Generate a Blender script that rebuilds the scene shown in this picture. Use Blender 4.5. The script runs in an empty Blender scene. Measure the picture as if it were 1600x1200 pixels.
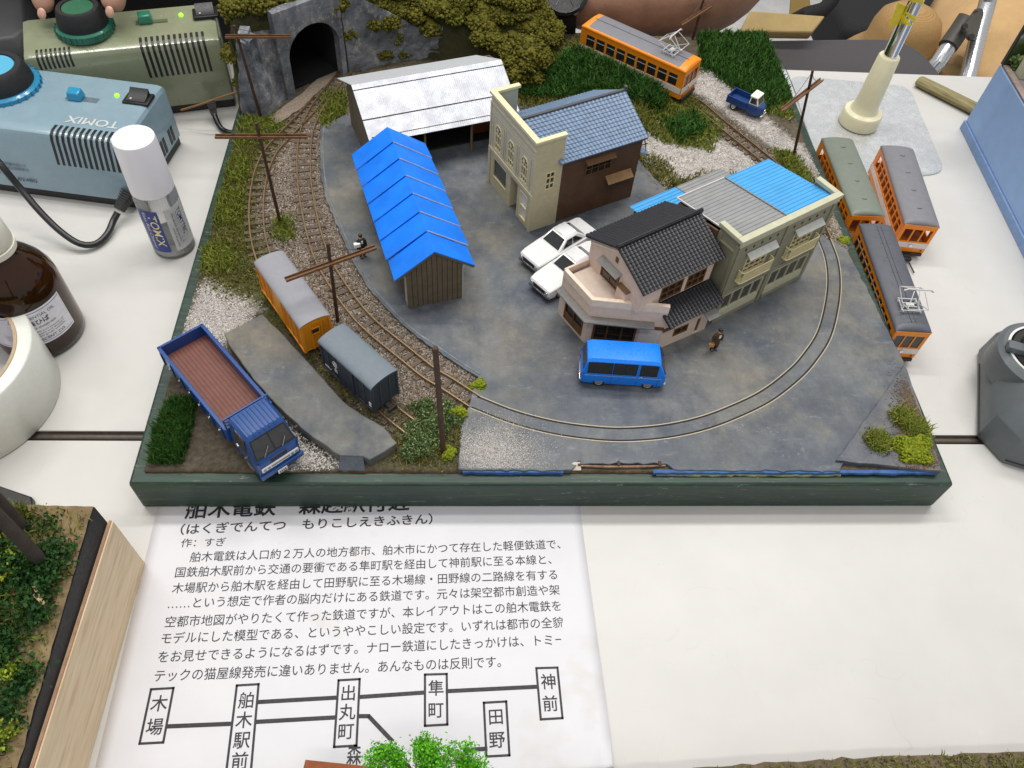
import bpy, bmesh, math, random
import numpy as np
from mathutils import Vector, Matrix
random.seed(7); rng = np.random.default_rng(7)
K = 0.01                      # lengths below are millimetres; one Blender unit is 100 mm
sc = bpy.context.scene
COL = sc.collection
PI = math.pi
def R(d): return math.radians(d)

# ---------------------------------------------------------------- camera
cam_right = Vector((0.9898, -0.0514, 0.1330)); FOCAL = 1237.5
_pit, _rol, _yaw = R(53.318), R(5.537), R(-6.261)
def _axes():
    cp, sp = math.cos(_pit), math.sin(_pit)
    f = Vector((0, cp, -sp)); r = Vector((1, 0, 0)); u = Vector((0, sp, cp))
    cr, sr = math.cos(_rol), math.sin(_rol)
    r2 = r*cr + u*sr; u2 = u*cr - r*sr
    Z = Matrix.Rotation(_yaw, 3, 'Z')
    return Z@r2, Z@u2, Z@f
CR, CU, CF = _axes()
CAM = Vector((166.337, -201.661, 385.0))
cd = bpy.data.cameras.new('camera'); cam = bpy.data.objects.new('camera', cd); COL.objects.link(cam)
cd.sensor_width = 36; cd.lens = FOCAL/1600*36; cd.clip_start = 0.02; cd.clip_end = 400
cam.matrix_world = Matrix(((CR.x, CU.x, -CF.x, CAM.x*K), (CR.y, CU.y, -CF.y, CAM.y*K), (CR.z, CU.z, -CF.z, CAM.z*K), (0, 0, 0, 1)))
sc.camera = cam
def at(px, py, z=27.0):
    """point of the horizontal plane z (mm) seen at a pixel of the 1600x1200 photograph"""
    d = CR*((px-800)/FOCAL) - CU*((py-600)/FOCAL) + CF
    return CAM + d*((z-CAM.z)/d.z)
def at2(px, py, z=27.0):
    p = at(px, py, z); return (p.x, p.y)

# ---------------------------------------------------------------- light of the exhibition hall
world = bpy.data.worlds.new('World'); sc.world = world; world.use_nodes = True
bg = world.node_tree.nodes['Background']; bg.inputs[0].default_value = (0.97, 0.985, 1.0, 1); bg.inputs[1].default_value = 0.56
def tube_lamp(name, loc, size, energy, target=None):
    l = bpy.data.lights.new(name, 'AREA'); l.shape = 'RECTANGLE'; l.size, l.size_y = size; l.energy = energy; l.color = (1.0, 0.975, 0.93)
    o = bpy.data.objects.new(name, l); COL.objects.link(o); o.location = loc
    if target: o.rotation_euler = (Vector(target)-Vector(loc)).to_track_quat('-Z', 'Y').to_euler()
    return o
tube_lamp('ceiling_tube_lamp', (-5, 8.0, 19.5), (12, 1.2), 1950)
tube_lamp('ceiling_tube_lamp', (9.5, 9.0, 19.5), (12, 1.2), 1950)
tube_lamp('ceiling_tube_lamp', (2, 4.0, 20), (12, 1.2), 1250)
tube_lamp('ceiling_tube_lamp', (2, -9, 20), (12, 1.2), 1150)
sc.view_settings.view_transform = 'Standard'; sc.view_settings.look = 'None'
sc.view_settings.exposure = -0.09; sc.view_settings.gamma = 1.0; sc.view_settings.use_curve_mapping = False
sc.render.engine = 'CYCLES'
sc.cycles.use_denoising = True
sc.cycles.max_bounces = 8; sc.cycles.transparent_max_bounces = 12
sc.cycles.use_adaptive_sampling = True; sc.cycles.adaptive_threshold = 0.015
sc.cycles.caustics_reflective = False; sc.cycles.caustics_refractive = False

# ---------------------------------------------------------------- materials
def lin(c):
    c = c/255.0
    return c/12.92 if c <= 0.04045 else ((c+0.055)/1.055)**2.4
def C(r, g, b, k=1.0): return (lin(r)*k, lin(g)*k, lin(b)*k, 1)
MATS = {}
class NT:
    def __init__(s, name):
        s.m = bpy.data.materials.new(name); s.m.use_nodes = True; s.t = s.m.node_tree; s.n = s.t.nodes
        s.b = s.n['Principled BSDF']
    def new(s, typ, **kw):
        n = s.n.new(typ)
        for k, v in kw.items(): setattr(n, k, v)
        return n
    def link(s, a, b): s.t.links.new(a, b)
    def noise(s, scale, detail=4, rough=0.6, coord='Object', stretch=None, off=None):
        tc = s.new('ShaderNodeTexCoord'); n = s.new('ShaderNodeTexNoise'); n.inputs['Scale'].default_value = scale
        n.inputs['Detail'].default_value = detail; n.inputs['Roughness'].default_value = rough
        src = tc.outputs[coord]
        if stretch or off:
            mp = s.new('ShaderNodeMapping')
            if stretch: mp.inputs['Scale'].default_value = stretch
            if off: mp.inputs['Location'].default_value = off
            s.link(src, mp.inputs[0]); src = mp.outputs[0]
        s.link(src, n.inputs['Vector']); return n.outputs['Fac']
    def ramp(s, fac, stops, interp='LINEAR'):
        r = s.new('ShaderNodeValToRGB'); r.color_ramp.interpolation = interp
        e = r.color_ramp.elements
        while len(e) < len(stops): e.new(0.5)
        for i, (p, c) in enumerate(stops): e[i].position = p; e[i].color = c if len(c) == 4 else (*c, 1)
        s.link(fac, r.inputs[0]); return r.outputs[0]
    def mix(s, fac, a, b, mode='MIX'):
        m = s.new('ShaderNodeMix', data_type='RGBA', blend_type=mode)
        for v, i in ((fac, 0), (a, 6), (b, 7)):
            if hasattr(v, 'node'): s.link(v, m.inputs[i])
            else: m.inputs[i].default_value = v
        return m.outputs[2]
    def island(s):
        return s.new('ShaderNodeNewGeometry').outputs['Random Per Island']
    def attr(s, name):
        a = s.new('ShaderNodeAttribute'); a.attribute_name = name; return a.outputs['Color']
    def math(s, op, a, b):
        m = s.new('ShaderNodeMath', operation=op)
        for v, i in ((a, 0), (b, 1)):
            if hasattr(v, 'node'): s.link(v, m.inputs[i])
            else: m.inputs[i].default_value = v
        return m.outputs[0]
    def base(s, c):
        if hasattr(c, 'node'): s.link(c, s.b.inputs['Base Color'])
        else: s.b.inputs['Base Color'].default_value = c
    def rough(s, v):
        if hasattr(v, 'node'): s.link(v, s.b.inputs['Roughness'])
        else: s.b.inputs['Roughness'].default_value = v
    def bump(s, h, strength=0.3, dist=0.005):
        b = s.new('ShaderNodeBump'); b.inputs['Strength'].default_value = strength; b.inputs['Distance'].default_value = dist
        s.link(h, b.inputs['Height']); s.link(b.outputs[0], s.b.inputs['Normal'])
    def set(s, **kw):
        for k, v in kw.items(): s.b.inputs[k.replace('_', ' ')].default_value = v
        return s
def scale_c(c, k): return (min(c[0]*k, 1), min(c[1]*k, 1), min(c[2]*k, 1), 1)
def mat(name, c, rough=0.5, metal=0.0, var=0.12, scale=30, bump=0.0, bscale=200, coat=0.0, spec=0.5, dirt=0.0):
    """painted / plastic / card surface with mottled colour, uneven gloss and a little relief"""
    if name in MATS: return MATS[name]
    t = NT(name)
    n1 = t.noise(scale, 5, 0.65)
    col = t.ramp(n1, [(0.3, scale_c(c, 1-var)), (0.7, scale_c(c, 1+var))])
    if dirt:
        n3 = t.noise(scale*0.45, 6, 0.7, off=(3.1, 1.7, 0.4))
        f = t.ramp(n3, [(0.52, (0, 0, 0, 1)), (0.75, (dirt, dirt, dirt, 1))])
        col = t.mix(f, col, (0.16, 0.14, 0.11, 1))
    t.base(col)
    n2 = t.noise(scale*2.3, 3)
    rr = t.ramp(n2, [(0.3, (max(rough-0.08, 0.02),)*3), (0.7, (min(rough+0.08, 1),)*3)])
    t.rough(rr)
    t.b.inputs['Metallic'].default_value = metal; t.b.inputs['Specular IOR Level'].default_value = spec
    if coat: t.b.inputs['Coat Weight'].default_value = coat; t.b.inputs['Coat Roughness'].default_value = 0.08
    if bump: t.bump(t.noise(bscale, 5, 0.7), bump, 0.004)
    MATS[name] = t.m
    return t.m

# ---------------------------------------------------------------- mesh building
class MB:
    def __init__(s): s.v = []; s.f = []; s.mi = []; s.cur = 0
    def add(s, vs, fs):
        o = len(s.v); s.v += [tuple(v) for v in vs]; s.f += [tuple(i+o for i in f) for f in fs]; s.mi += [s.cur]*len(fs); return s
    def box(s, x0, x1, y0, y1, z0, z1, M=None):
        vs = [Vector((x, y, z)) for z in (z0, z1) for y in (y0, y1) for x in (x0, x1)]
        if M is not None: vs = [M@v for v in vs]
        return s.add(vs, [(0, 2, 3, 1), (4, 5, 7, 6), (0, 1, 5, 4), (2, 6, 7, 3), (0, 4, 6, 2), (1, 3, 7, 5)])
    def hexa(s, p):      # 8 corners: bottom ring 0-3, top ring 4-7
        return s.add(p, [(3, 2, 1, 0), (4, 5, 6, 7), (0, 1, 5, 4), (1, 2, 6, 5), (2, 3, 7, 6), (3, 0, 4, 7)])
    def prism(s, poly, z0, z1):
        n = len(poly)
        return s.add([(x, y, z0) for x, y in poly]+[(x, y, z1) for x, y in poly],
                     [tuple(range(n-1, -1, -1)), tuple(range(n, 2*n))]+[(i, (i+1) % n, n+(i+1) % n, n+i) for i in range(n)])
    def extr(s, prof, a, b, axis='x'):
        """closed profile swept straight from a to b along an axis; profile is (y,z), (x,z) or (x,y)"""
        n = len(prof)
        def P(p, t): return (t, p[0], p[1]) if axis == 'x' else (p[0], t, p[1]) if axis == 'y' else (p[0], p[1], t)
        return s.add([P(p, a) for p in prof]+[P(p, b) for p in prof],
                     [tuple(range(n-1, -1, -1)), tuple(range(n, 2*n))]+[(i, (i+1) % n, n+(i+1) % n, n+i) for i in range(n)])
    def loft(s, rings, cap=True):
        n = len(rings[0]); vs = [p for r in rings for p in r]; fs = []
        for k in range(len(rings)-1):
            for i in range(n):
                j = (i+1) % n; fs.append((k*n+i, k*n+j, (k+1)*n+j, (k+1)*n+i))
        if cap: fs += [tuple(range(n-1, -1, -1)), tuple(range((len(rings)-1)*n, len(rings)*n))]
        return s.add(vs, fs)
    def tube(s, pts, r, n=8, cap=True):
        pts = [Vector(p) for p in pts]; rs = r if isinstance(r, (list, tuple)) else [r]*len(pts)
        rings = []; up = None
        for i, p in enumerate(pts):
            d = (pts[min(i+1, len(pts)-1)]-pts[max(i-1, 0)]).normalized()
            if up is None:
                up = Vector((0, 0, 1)) if abs(d.z) < 0.9 else Vector((1, 0, 0))
            a = d.cross(up).normalized(); b = a.cross(d).normalized(); up = b
            rings.append([p+(a*math.cos(2*PI*k/n)+b*math.sin(2*PI*k/n))*rs[i] for k in range(n)])
        return s.loft(rings, cap)
    def bar(s, p, q, w, h=None):
        """square bar from p to q"""
        p, q = Vector(p), Vector(q); h = h or w; d = (q-p).normalized()
        up = Vector((0, 0, 1)) if abs(d.z) < 0.95 else Vector((0, 1, 0))
        a = d.cross(up).normalized()*(w/2); b = a.cross(d).normalized()*(h/2)
        return s.loft([[c-a-b, c+a-b, c+a+b, c-a+b] for c in (p, q)])
    def lathe(s, prof, n=24, c=(0, 0), cap=True):
        rings = [[(c[0]+r*math.cos(2*PI*k/n), c[1]+r*math.sin(2*PI*k/n), z) for k in range(n)] for r, z in prof]
        return s.loft(rings, cap)
    def quad_slab(s, q, th):
        q = [Vector(p) for p in q]; nrm = (q[1]-q[0]).cross(q[3]-q[0]).normalized()*th
        return s.hexa([*q, *[p+nrm for p in q]])
    def build(s, name, mats, parent=None, smooth=False, bevel=0, seg=2, recalc=True, loc=None, angle=38, weld=False):
        me = bpy.data.meshes.new(name)
        me.from_pydata([(x*K, y*K, z*K) for x, y, z in s.v], [], s.f)
        if recalc or weld:
            bm = bmesh.new(); bm.from_mesh(me)
            if weld: bmesh.ops.remove_doubles(bm, verts=bm.verts, dist=1e-5)
            bmesh.ops.recalc_face_normals(bm, faces=bm.faces); bm.to_mesh(me); bm.free()
        if not isinstance(mats, (list, tuple)): mats = [mats]
        for m in mats: me.materials.append(m)
        if len(mats) > 1 and len(me.polygons) == len(s.mi): me.polygons.foreach_set('material_index', s.mi)
        if smooth:
            me.polygons.foreach_set('use_smooth', [True]*len(me.polygons))
            me.set_sharp_from_angle(angle=R(angle))
        o = bpy.data.objects.new(name, me); COL.objects.link(o)
        if loc: o.location = [c*K for c in loc]
        if parent: o.parent = parent
        if bevel:
            b = o.modifiers.new('edge', 'BEVEL'); b.width = bevel*K; b.segments = seg; b.limit_method = 'ANGLE'; b.angle_limit = R(40)
            b.harden_normals = False
            me.polygons.foreach_set('use_smooth', [True]*len(me.polygons)); me.set_sharp_from_angle(angle=R(60))
        return o
def np_mesh(name, verts, faces, m, kind=None, smooth=False, parent=None):
    """fast mesh from numpy arrays (mm); faces all with the same number of corners"""
    me = bpy.data.meshes.new(name); nf, k = faces.shape
    me.vertices.add(len(verts)); me.vertices.foreach_set('co', (np.asarray(verts, dtype=np.float32)*K).ravel())
    me.loops.add(nf*k); me.loops.foreach_set('vertex_index', faces.astype(np.int32).ravel())
    me.polygons.add(nf); me.polygons.foreach_set('loop_start', np.arange(0, nf*k, k, dtype=np.int32))
    if smooth: me.polygons.foreach_set('use_smooth', np.ones(nf, dtype=bool))
    me.update(calc_edges=True); me.validate()
    for x in (m if isinstance(m, (list, tuple)) else [m]): me.materials.append(x)
    o = bpy.data.objects.new(name, me); COL.objects.link(o)
    if kind: o['kind'] = kind
    if parent: o.parent = parent
    return o
def tag(o, label, cat, group=None, kind=None):
    if label: o['label'] = label
    if cat: o['category'] = cat
    if group: o['group'] = group
    if kind: o['kind'] = kind
    return o
def thing(name, label, cat, loc=(0, 0, 0), rot=0, group=None):
    o = bpy.data.objects.new(name, None); COL.objects.link(o); o.empty_display_size = 0.05
    o.location = [c*K for c in loc]; o.rotation_euler = (0, 0, R(rot))
    return tag(o, label, cat, group)
def copy_tree(o, parent=None):
    c = o.copy(); COL.objects.link(c)
    if parent: c.parent = parent
    for ch in list(o.children): copy_tree(ch, c)
    return c
def in_poly(pts, poly):
    """numpy point-in-polygon"""
    x, y = pts[:, 0], pts[:, 1]; ins = np.zeros(len(pts), bool); n = len(poly)
    for i in range(n):
        x0, y0 = poly[i]; x1, y1 = poly[(i+1) % n]
        c = ((y0 > y) != (y1 > y)) & (x < (x1-x0)*(y-y0)/((y1-y0) if y1 != y0 else 1e-9)+x0)
        ins ^= c
    return ins
def poly_dist(pts, poly):
    """signed distance to a polygon (positive inside)"""
    d = np.full(len(pts), 1e9); n = len(poly)
    for i in range(n):
        a = np.array(poly[i]); b = np.array(poly[(i+1) % n]); ab = b-a
        t = np.clip(((pts-a)@ab)/max(ab@ab, 1e-9), 0, 1)
        d = np.minimum(d, np.hypot(*(pts-(a+t[:, None]*ab)).T))
    return np.where(in_poly(pts, poly), d, -d)
def spline(pts, step=2.0):
    """Catmull-Rom through the points, resampled about every `step` mm"""
    P = [Vector((*p, 0)) if len(p) == 2 else Vector(p) for p in pts]; P = [P[0]*2-P[1]]+P+[P[-1]*2-P[-2]]
    out = []
    for i in range(1, len(P)-2):
        n = max(2, int((P[i+1]-P[i]).length/step))
        for k in range(n):
            t = k/n; a, b, c, d = P[i-1], P[i], P[i+1], P[i+2]
            out.append(0.5*((2*b)+(c-a)*t+(2*a-5*b+4*c-d)*t*t+(3*b-a-3*c+d)*t**3))
    out.append(P[-2]); return out
def wall_panel(mb, w, h, holes, th=1.2, M=None):
    """wall in the local xz plane (front face y=0, back y=th), width w, height h, rectangular holes (x0,x1,z0,z1)"""
    xs = sorted({0, w, *[a for q in holes for a in q[:2]]}); zs = sorted({0, h, *[a for q in holes for a in q[2:]]})
    def solid(i, j):
        if i < 0 or j < 0 or i >= len(xs)-1 or j >= len(zs)-1: return False
        cx, cz = (xs[i]+xs[i+1])/2, (zs[j]+zs[j+1])/2
        return not any(q[0] < cx < q[1] and q[2] < cz < q[3] for q in holes)
    def P(x, y, z):
        v = Vector((x, y, z)); return M@v if M is not None else v
    for i in range(len(xs)-1):
        for j in range(len(zs)-1):
            if not solid(i, j): continue
            a, b, c, d = xs[i], xs[i+1], zs[j], zs[j+1]
            mb.add([P(a, 0, c), P(b, 0, c), P(b, 0, d), P(a, 0, d)], [(0, 1, 2, 3)])
            mb.add([P(a, th, c), P(b, th, c), P(b, th, d), P(a, th, d)], [(3, 2, 1, 0)])
            for (ni, nj, q) in ((i-1, j, ((a, c), (a, d))), (i+1, j, ((b, d), (b, c))), (i, j-1, ((b, c), (a, c))), (i, j+1, ((a, d), (b, d)))):
                if not solid(ni, nj):
                    (x0, z0), (x1, z1) = q
                    mb.add([P(x0, 0, z0), P(x0, th, z0), P(x1, th, z1), P(x1, 0, z1)], [(3, 2, 1, 0)])
    return mb
def frame_mats():
    pass
# ---------------------------------------------------------------- shared materials
def glass_dark(name='dark_window_glass', c=(0.022, 0.023, 0.025, 1), rough=0.1):
    return mat(name, c, rough, var=0.25, scale=60, spec=0.6)
M_glass = glass_dark()
def clear_glass(name, c=(1, 1, 1, 1), rough=0.03, ior=1.47):
    if name in MATS: return MATS[name]
    t = NT(name); t.base(c); t.rough(rough); t.b.inputs['Transmission Weight'].default_value = 1.0; t.b.inputs['IOR'].default_value = ior
    MATS[name] = t.m; return t.m
M_black = mat('black_plastic', (0.012, 0.012, 0.013, 1), 0.45, var=0.2, bump=0.05)
M_tyre = mat('tyre_rubber', (0.014, 0.014, 0.014, 1), 0.7, var=0.2)
M_rim = mat('silver_wheel_rim', (0.55, 0.55, 0.56, 1), 0.28, metal=0.8)
M_chrome = mat('chrome_trim', (0.75, 0.75, 0.76, 1), 0.18, metal=0.9, var=0.05)
M_white = mat('white_car_paint', C(222, 222, 221), 0.28, var=0.03, coat=0.4)
M_orange = mat('orange_tram_paint', (0.88, 0.27, 0.012, 1), 0.38, var=0.06, bump=0.03)
M_band = mat('white_tram_band', C(225, 222, 220), 0.45, var=0.05, dirt=0.15)
M_roofgrey = mat('grey_tram_roof', C(118, 118, 124), 0.55, var=0.07, bump=0.05, dirt=0.15)
M_roofdark = mat('dark_grey_tram_roof', C(84, 86, 94), 0.5, var=0.08, bump=0.05, dirt=0.12)
M_roofgreen = mat('sage_grey_tram_roof', C(113, 121, 110), 0.52, var=0.06, bump=0.05, dirt=0.12)
M_silver = mat('pantograph_silver', C(205, 205, 205), 0.4, metal=0.25, var=0.05)
M_under = mat('underframe_black', (0.02, 0.019, 0.018, 1), 0.6, var=0.3)
M_rail = mat('weathered_rail', C(140, 118, 88), 0.38, metal=0.55, var=0.25, scale=80)
M_railbright = mat('polished_rail', C(172, 160, 136), 0.5, metal=0.25, var=0.12, scale=80)
M_sleeper = mat('brown_sleeper', C(92, 78, 66), 0.8, var=0.35, scale=60, bump=0.3)
M_polewood = mat('pole_dark_wood', C(66, 44, 30), 0.65, var=0.35, scale=40, bump=0.3)
M_armwood = mat('cross_arm_brown', C(110, 76, 46), 0.6, var=0.35, scale=40, bump=0.2)
M_wire = mat('thin_wire', C(70, 60, 52), 0.5, metal=0.3)

def mat_table():
    t = NT('white_table_laminate')
    n = t.noise(2.2, 3, 0.5); c = t.ramp(n, [(0.3, C(197, 195, 191)), (0.7, C(201, 199, 195))])
    sp = t.noise(150, 2, 0.5); f = t.ramp(sp, [(0.70, (0, 0, 0, 1)), (0.78, (0.35,)*3)])
    c = t.mix(f, c, C(182, 177, 170))
    # faint long scratches
    sc1 = t.noise(7, 3, 0.6, stretch=(1.0, 26, 1)); f2 = t.ramp(sc1, [(0.66, (0, 0, 0, 1)), (0.7, (0.18,)*3), (0.74, (0, 0, 0, 1))])
    c = t.mix(f2, c, C(172, 168, 163))
    sc2 = t.noise(2.6, 2, 0.4, off=(3, 1, 0)); wv = t.math('ABSOLUTE', t.math('SUBTRACT', sc2, 0.52), 0.0); f3 = t.ramp(wv, [(0.0, (0.13,)*3), (0.0012, (0.05,)*3), (0.0022, (0, 0, 0, 1))]); gate = t.ramp(t.noise(1.7, 4, .7, off=(8, 2, 5)), [(0.5, (0, 0, 0, 1)), (0.62, (1,)*3)])
    c = t.mix(t.math('MULTIPLY', f3, gate), c, C(110, 106, 102))
    vo = t.new('ShaderNodeTexVoronoi', feature='F1'); vo.inputs['Scale'].default_value = 6.5; tcv = t.new('ShaderNodeTexCoord'); t.link(tcv.outputs['Object'], vo.inputs['Vector'])
    f4 = t.ramp(vo.outputs['Distance'], [(0.0, (0.75,)*3), (0.018, (0.5,)*3), (0.035, (0, 0, 0, 1))]); g4 = t.ramp(t.noise(2.1, 3, .6, off=(1, 6, 2)), [(0.5, (0, 0, 0, 1)), (0.6, (1,)*3)])
    c = t.mix(t.math('MULTIPLY', f4, g4), c, C(90, 84, 76))
    sm = t.ramp(t.noise(1.1, 5, .7, off=(4, 4, 1)), [(0.35, (0.955,)*3), (0.65, (1.02,)*3)]); c = t.mix(1.0, c, sm, 'MULTIPLY')
    t.base(c); t.rough(t.ramp(t.noise(9, 5), [(0.3, (0.36,)*3), (0.7, (0.40,)*3)]))
    t.b.inputs['Specular IOR Level'].default_value = 0.4
    return t.m
def mat_board():
    t = NT('dark_green_board_paint')
    n = t.noise(6, 5, 0.6, stretch=(0.6, 9, 9)); c = t.ramp(n, [(0.36, C(22, 42, 36)), (0.52, C(30, 53, 44)), (0.64, C(42, 70, 54))])
    n2 = t.noise(3, 6, 0.75, stretch=(0.5, 12, 12), off=(5, 2, 1)); f = t.ramp(n2, [(0.55, (0, 0, 0, 1)), (0.68, (0.6,)*3)])
    c = t.mix(f, c, C(66, 92, 60))
    n3 = t.noise(9, 8, 0.8, stretch=(1, 5, 5), off=(1, 7, 3)); f3 = t.ramp(n3, [(0.60, (0, 0, 0, 1)), (0.66, (0.7,)*3)])
    c = t.mix(f3, c, C(150, 155, 148))
    t.base(c); t.rough(t.ramp(n, [(0.3, (0.38,)*3), (0.7, (0.55,)*3)])); t.bump(n, 0.35, 0.004)
    return t.m
def mat_road(name, stops=None, brown=0.6):
    t = NT(name)
    n = t.noise(2.1, 7, 0.62); c = t.ramp(n, stops or [(0.30, C(66, 72, 80)), (0.45, C(90, 95, 100)), (0.58, C(108, 109, 108)), (0.74, C(94, 99, 110))])
    b = t.noise(1.3, 6, 0.6, off=(4, 1, 2)); f = t.ramp(b, [(0.46, (0, 0, 0, 1)), (0.66, (brown,)*3)])
    c = t.mix(f, c, C(122, 114, 96))
    d = t.noise(3.1, 7, 0.65, off=(7, 3, 0)); f = t.ramp(d, [(0.46, (0, 0, 0, 1)), (0.64, (0.72,)*3)])
    c = t.mix(f, c, C(58, 66, 80))
    s = t.noise(5.5, 9, 0.85, off=(2, 9, 1), stretch=(0.7, 2.6, 1)); f = t.ramp(s, [(0.56, (0, 0, 0, 1)), (0.70, (0.55,)*3)])
    c = t.mix(f, c, C(142, 148, 158))
    g = t.noise(30, 7, 0.82); f = t.ramp(g, [(0.60, (0, 0, 0, 1)), (0.70, (0.7,)*3)])
    m = t.noise(1.9, 4, 0.6, off=(9, 9, 9)); f = t.math('MULTIPLY', f, t.ramp(m, [(0.46, (0.0,)*3), (0.62, (1,)*3)]))
    c = t.mix(f, c, C(176, 176, 176))
    w = t.noise(9, 7, 0.75, off=(6, 2, 8), stretch=(1.6, 0.8, 1)); f = t.ramp(w, [(0.40, (0.90,)*3), (0.6, (1.05,)*3)]); c = t.mix(1.0, c, f, 'MULTIPLY')
    h = t.noise(13, 9, 0.8, off=(1, 4, 7)); f = t.ramp(h, [(0.34, (0.80, 0.82, 0.86, 1)), (0.5, (0.97, 0.98, 1.01, 1)), (0.64, (1.15, 1.14, 1.12, 1))]); c = t.mix(1.0, c, f, 'MULTIPLY')
    t.base(c); t.rough(t.ramp(n, [(0.3, (0.42,)*3), (0.7, (0.7,)*3)]))
    t.bump(t.noise(26, 8, 0.75), 0.35, 0.006)
    return t.m
M_table = mat_table(); M_board = mat_board(); M_road = mat_road('grey_painted_road')
M_platform = mat_road('grey_platform_paint', [(0.3, C(72, 76, 78)), (0.5, C(98, 99, 97)), (0.75, C(112, 111, 104))], 0.75)
def mat_ground():
    t = NT('scenic_ground')
    c = t.attr('tint')
    n = t.noise(30, 6, 0.8); f = t.ramp(n, [(0.3, (0.45,)*3), (0.7, (1.45,)*3)])
    c = t.mix(1.0, c, f, 'MULTIPLY')
    n2 = t.noise(7, 5, 0.7, off=(2, 3, 4)); f2 = t.ramp(n2, [(0.3, (0.7,)*3), (0.7, (1.25,)*3)])
    c = t.mix(1.0, c, f2, 'MULTIPLY')
    t.base(c); t.rough(0.95); t.b.inputs['Specular IOR Level'].default_value = 0.15
    t.bump(t.noise(55, 6, 0.85), 0.8, 0.01)
    return t.m
M_ground = mat_ground()
def mat_rock():
    t = NT('painted_plaster_rock')
    n = t.noise(3.5, 8, 0.7); c = t.ramp(n, [(0.32, C(62, 66, 74)), (0.48, C(112, 116, 124)), (0.66, C(156, 159, 163))])
    n2 = t.noise(9, 9, 0.85, stretch=(1, 1, 0.6)); f = t.ramp(n2, [(0.53, (0, 0, 0, 1)), (0.62, (0.85,)*3)])
    c = t.mix(f, c, C(190, 184, 174))
    t.base(c); t.rough(0.62); t.bump(t.noise(14, 8, 0.75), 0.9, 0.03)
    return t.m
M_rock = mat_rock()
def island_mat(name, cols, rough=0.8, spec=0.2, trans=0.0):
    t = NT(name); k = len(cols)
    c = t.ramp(t.island(), [(i/max(k-1, 1), q) for i, q in enumerate(cols)])
    t.base(c); t.rough(rough); t.b.inputs['Specular IOR Level'].default_value = spec
    return t.m
M_foam = island_mat('olive_foam_foliage', [C(66, 66, 24), C(92, 88, 34), C(112, 106, 46), C(78, 82, 30), C(104, 98, 38)], 0.95, 0.1)
M_grassdark = island_mat('dark_green_grass_fibre', [C(34, 68, 24), C(52, 94, 34), C(72, 112, 44), C(40, 78, 28), C(92, 122, 56)], 0.7)
M_turf = island_mat('olive_turf_fibre', [C(100, 98, 46), C(128, 122, 62), C(88, 100, 40), C(146, 138, 80), C(112, 116, 46)], 0.85)
M_turfgreen = island_mat('bright_green_turf_fibre', [C(106, 118, 42), C(134, 140, 54), C(90, 106, 38), C(152, 154, 74)], 0.85)
M_leafdark = island_mat('dark_bush_leaf', [C(62, 84, 42), C(90, 112, 62), C(54, 74, 36), C(146, 162, 112), C(76, 100, 48)], 0.6)
M_leafyel = island_mat('yellow_green_bush', [C(110, 124, 24), C(140, 148, 36), C(90, 106, 22), C(126, 134, 40)], 0.9)
M_gravel = island_mat('ballast_stone', [C(96, 86, 76), C(142, 132, 122), C(118, 106, 94), C(176, 168, 160), C(104, 92, 78), C(150, 128, 108), C(128, 122, 116)], 0.85)
M_whitegravel = island_mat('pale_sand_grain', [C(176, 170, 164), C(206, 202, 198), C(150, 142, 134), C(220, 217, 214)], 0.9)
# ================================================================ SETTING
G = 27.0           # top of the scenic ground, RT = top of the grey road sheet
RT = 28.6
# ---- hall floor and the two tables
f = MB(); f.box(-6000, 7000, -2500, 9000, -740, -720)
def mat_floor():
    t = NT('hall_floor'); n = t.noise(1.5, 6, 0.7); t.base(t.ramp(n, [(0.3, C(176, 174, 172)), (0.7, C(206, 204, 201))])); t.rough(0.5); return t.m
fl = f.build('floor', mat_floor()); fl['kind'] = 'structure'
M_edge = mat('table_edge_trim', C(96, 86, 78), 0.45, var=0.2)
def table(y0, y1, label):
    t = thing('table', label, 'table', (250, (y0+y1)/2, 0))
    h = (y1-y0)/2
    m = MB(); m.box(-900, 900, -h, h, -1.2, 0); m.build('table_top', M_table, t)
    m = MB(); m.box(-899, 899, -h-3.2 if y0 > 0 else -h+0.4, h-0.4, -28, -1.6 if y0 < 0 else -3.0); m.build('edge_trim', M_edge, t, bevel=1.5)
    for sx in (-1, 1):
        for sy in (-1, 1):
            m = MB(); m.tube([(sx*820, sy*(h-40), -28.1), (sx*820, sy*(h-40), -719.5)], 14, 12); m.build('leg', M_chrome, t, smooth=True)
table(-395, 41.6, 'white table with the printed sheet of paper lying on it')
table(48.2, 434, 'white table with the power units and spare tram cars on it')

# ---- green baseboard
bb = thing('baseboard', 'dark green painted wooden board carrying the whole railway scene', 'board', (216, 219, 0))
m = MB(); m.box(-216, 216, -219, 219, 0.05, 24.9); m.build('frame', M_board, bb, bevel=1.6, seg=2)
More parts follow.
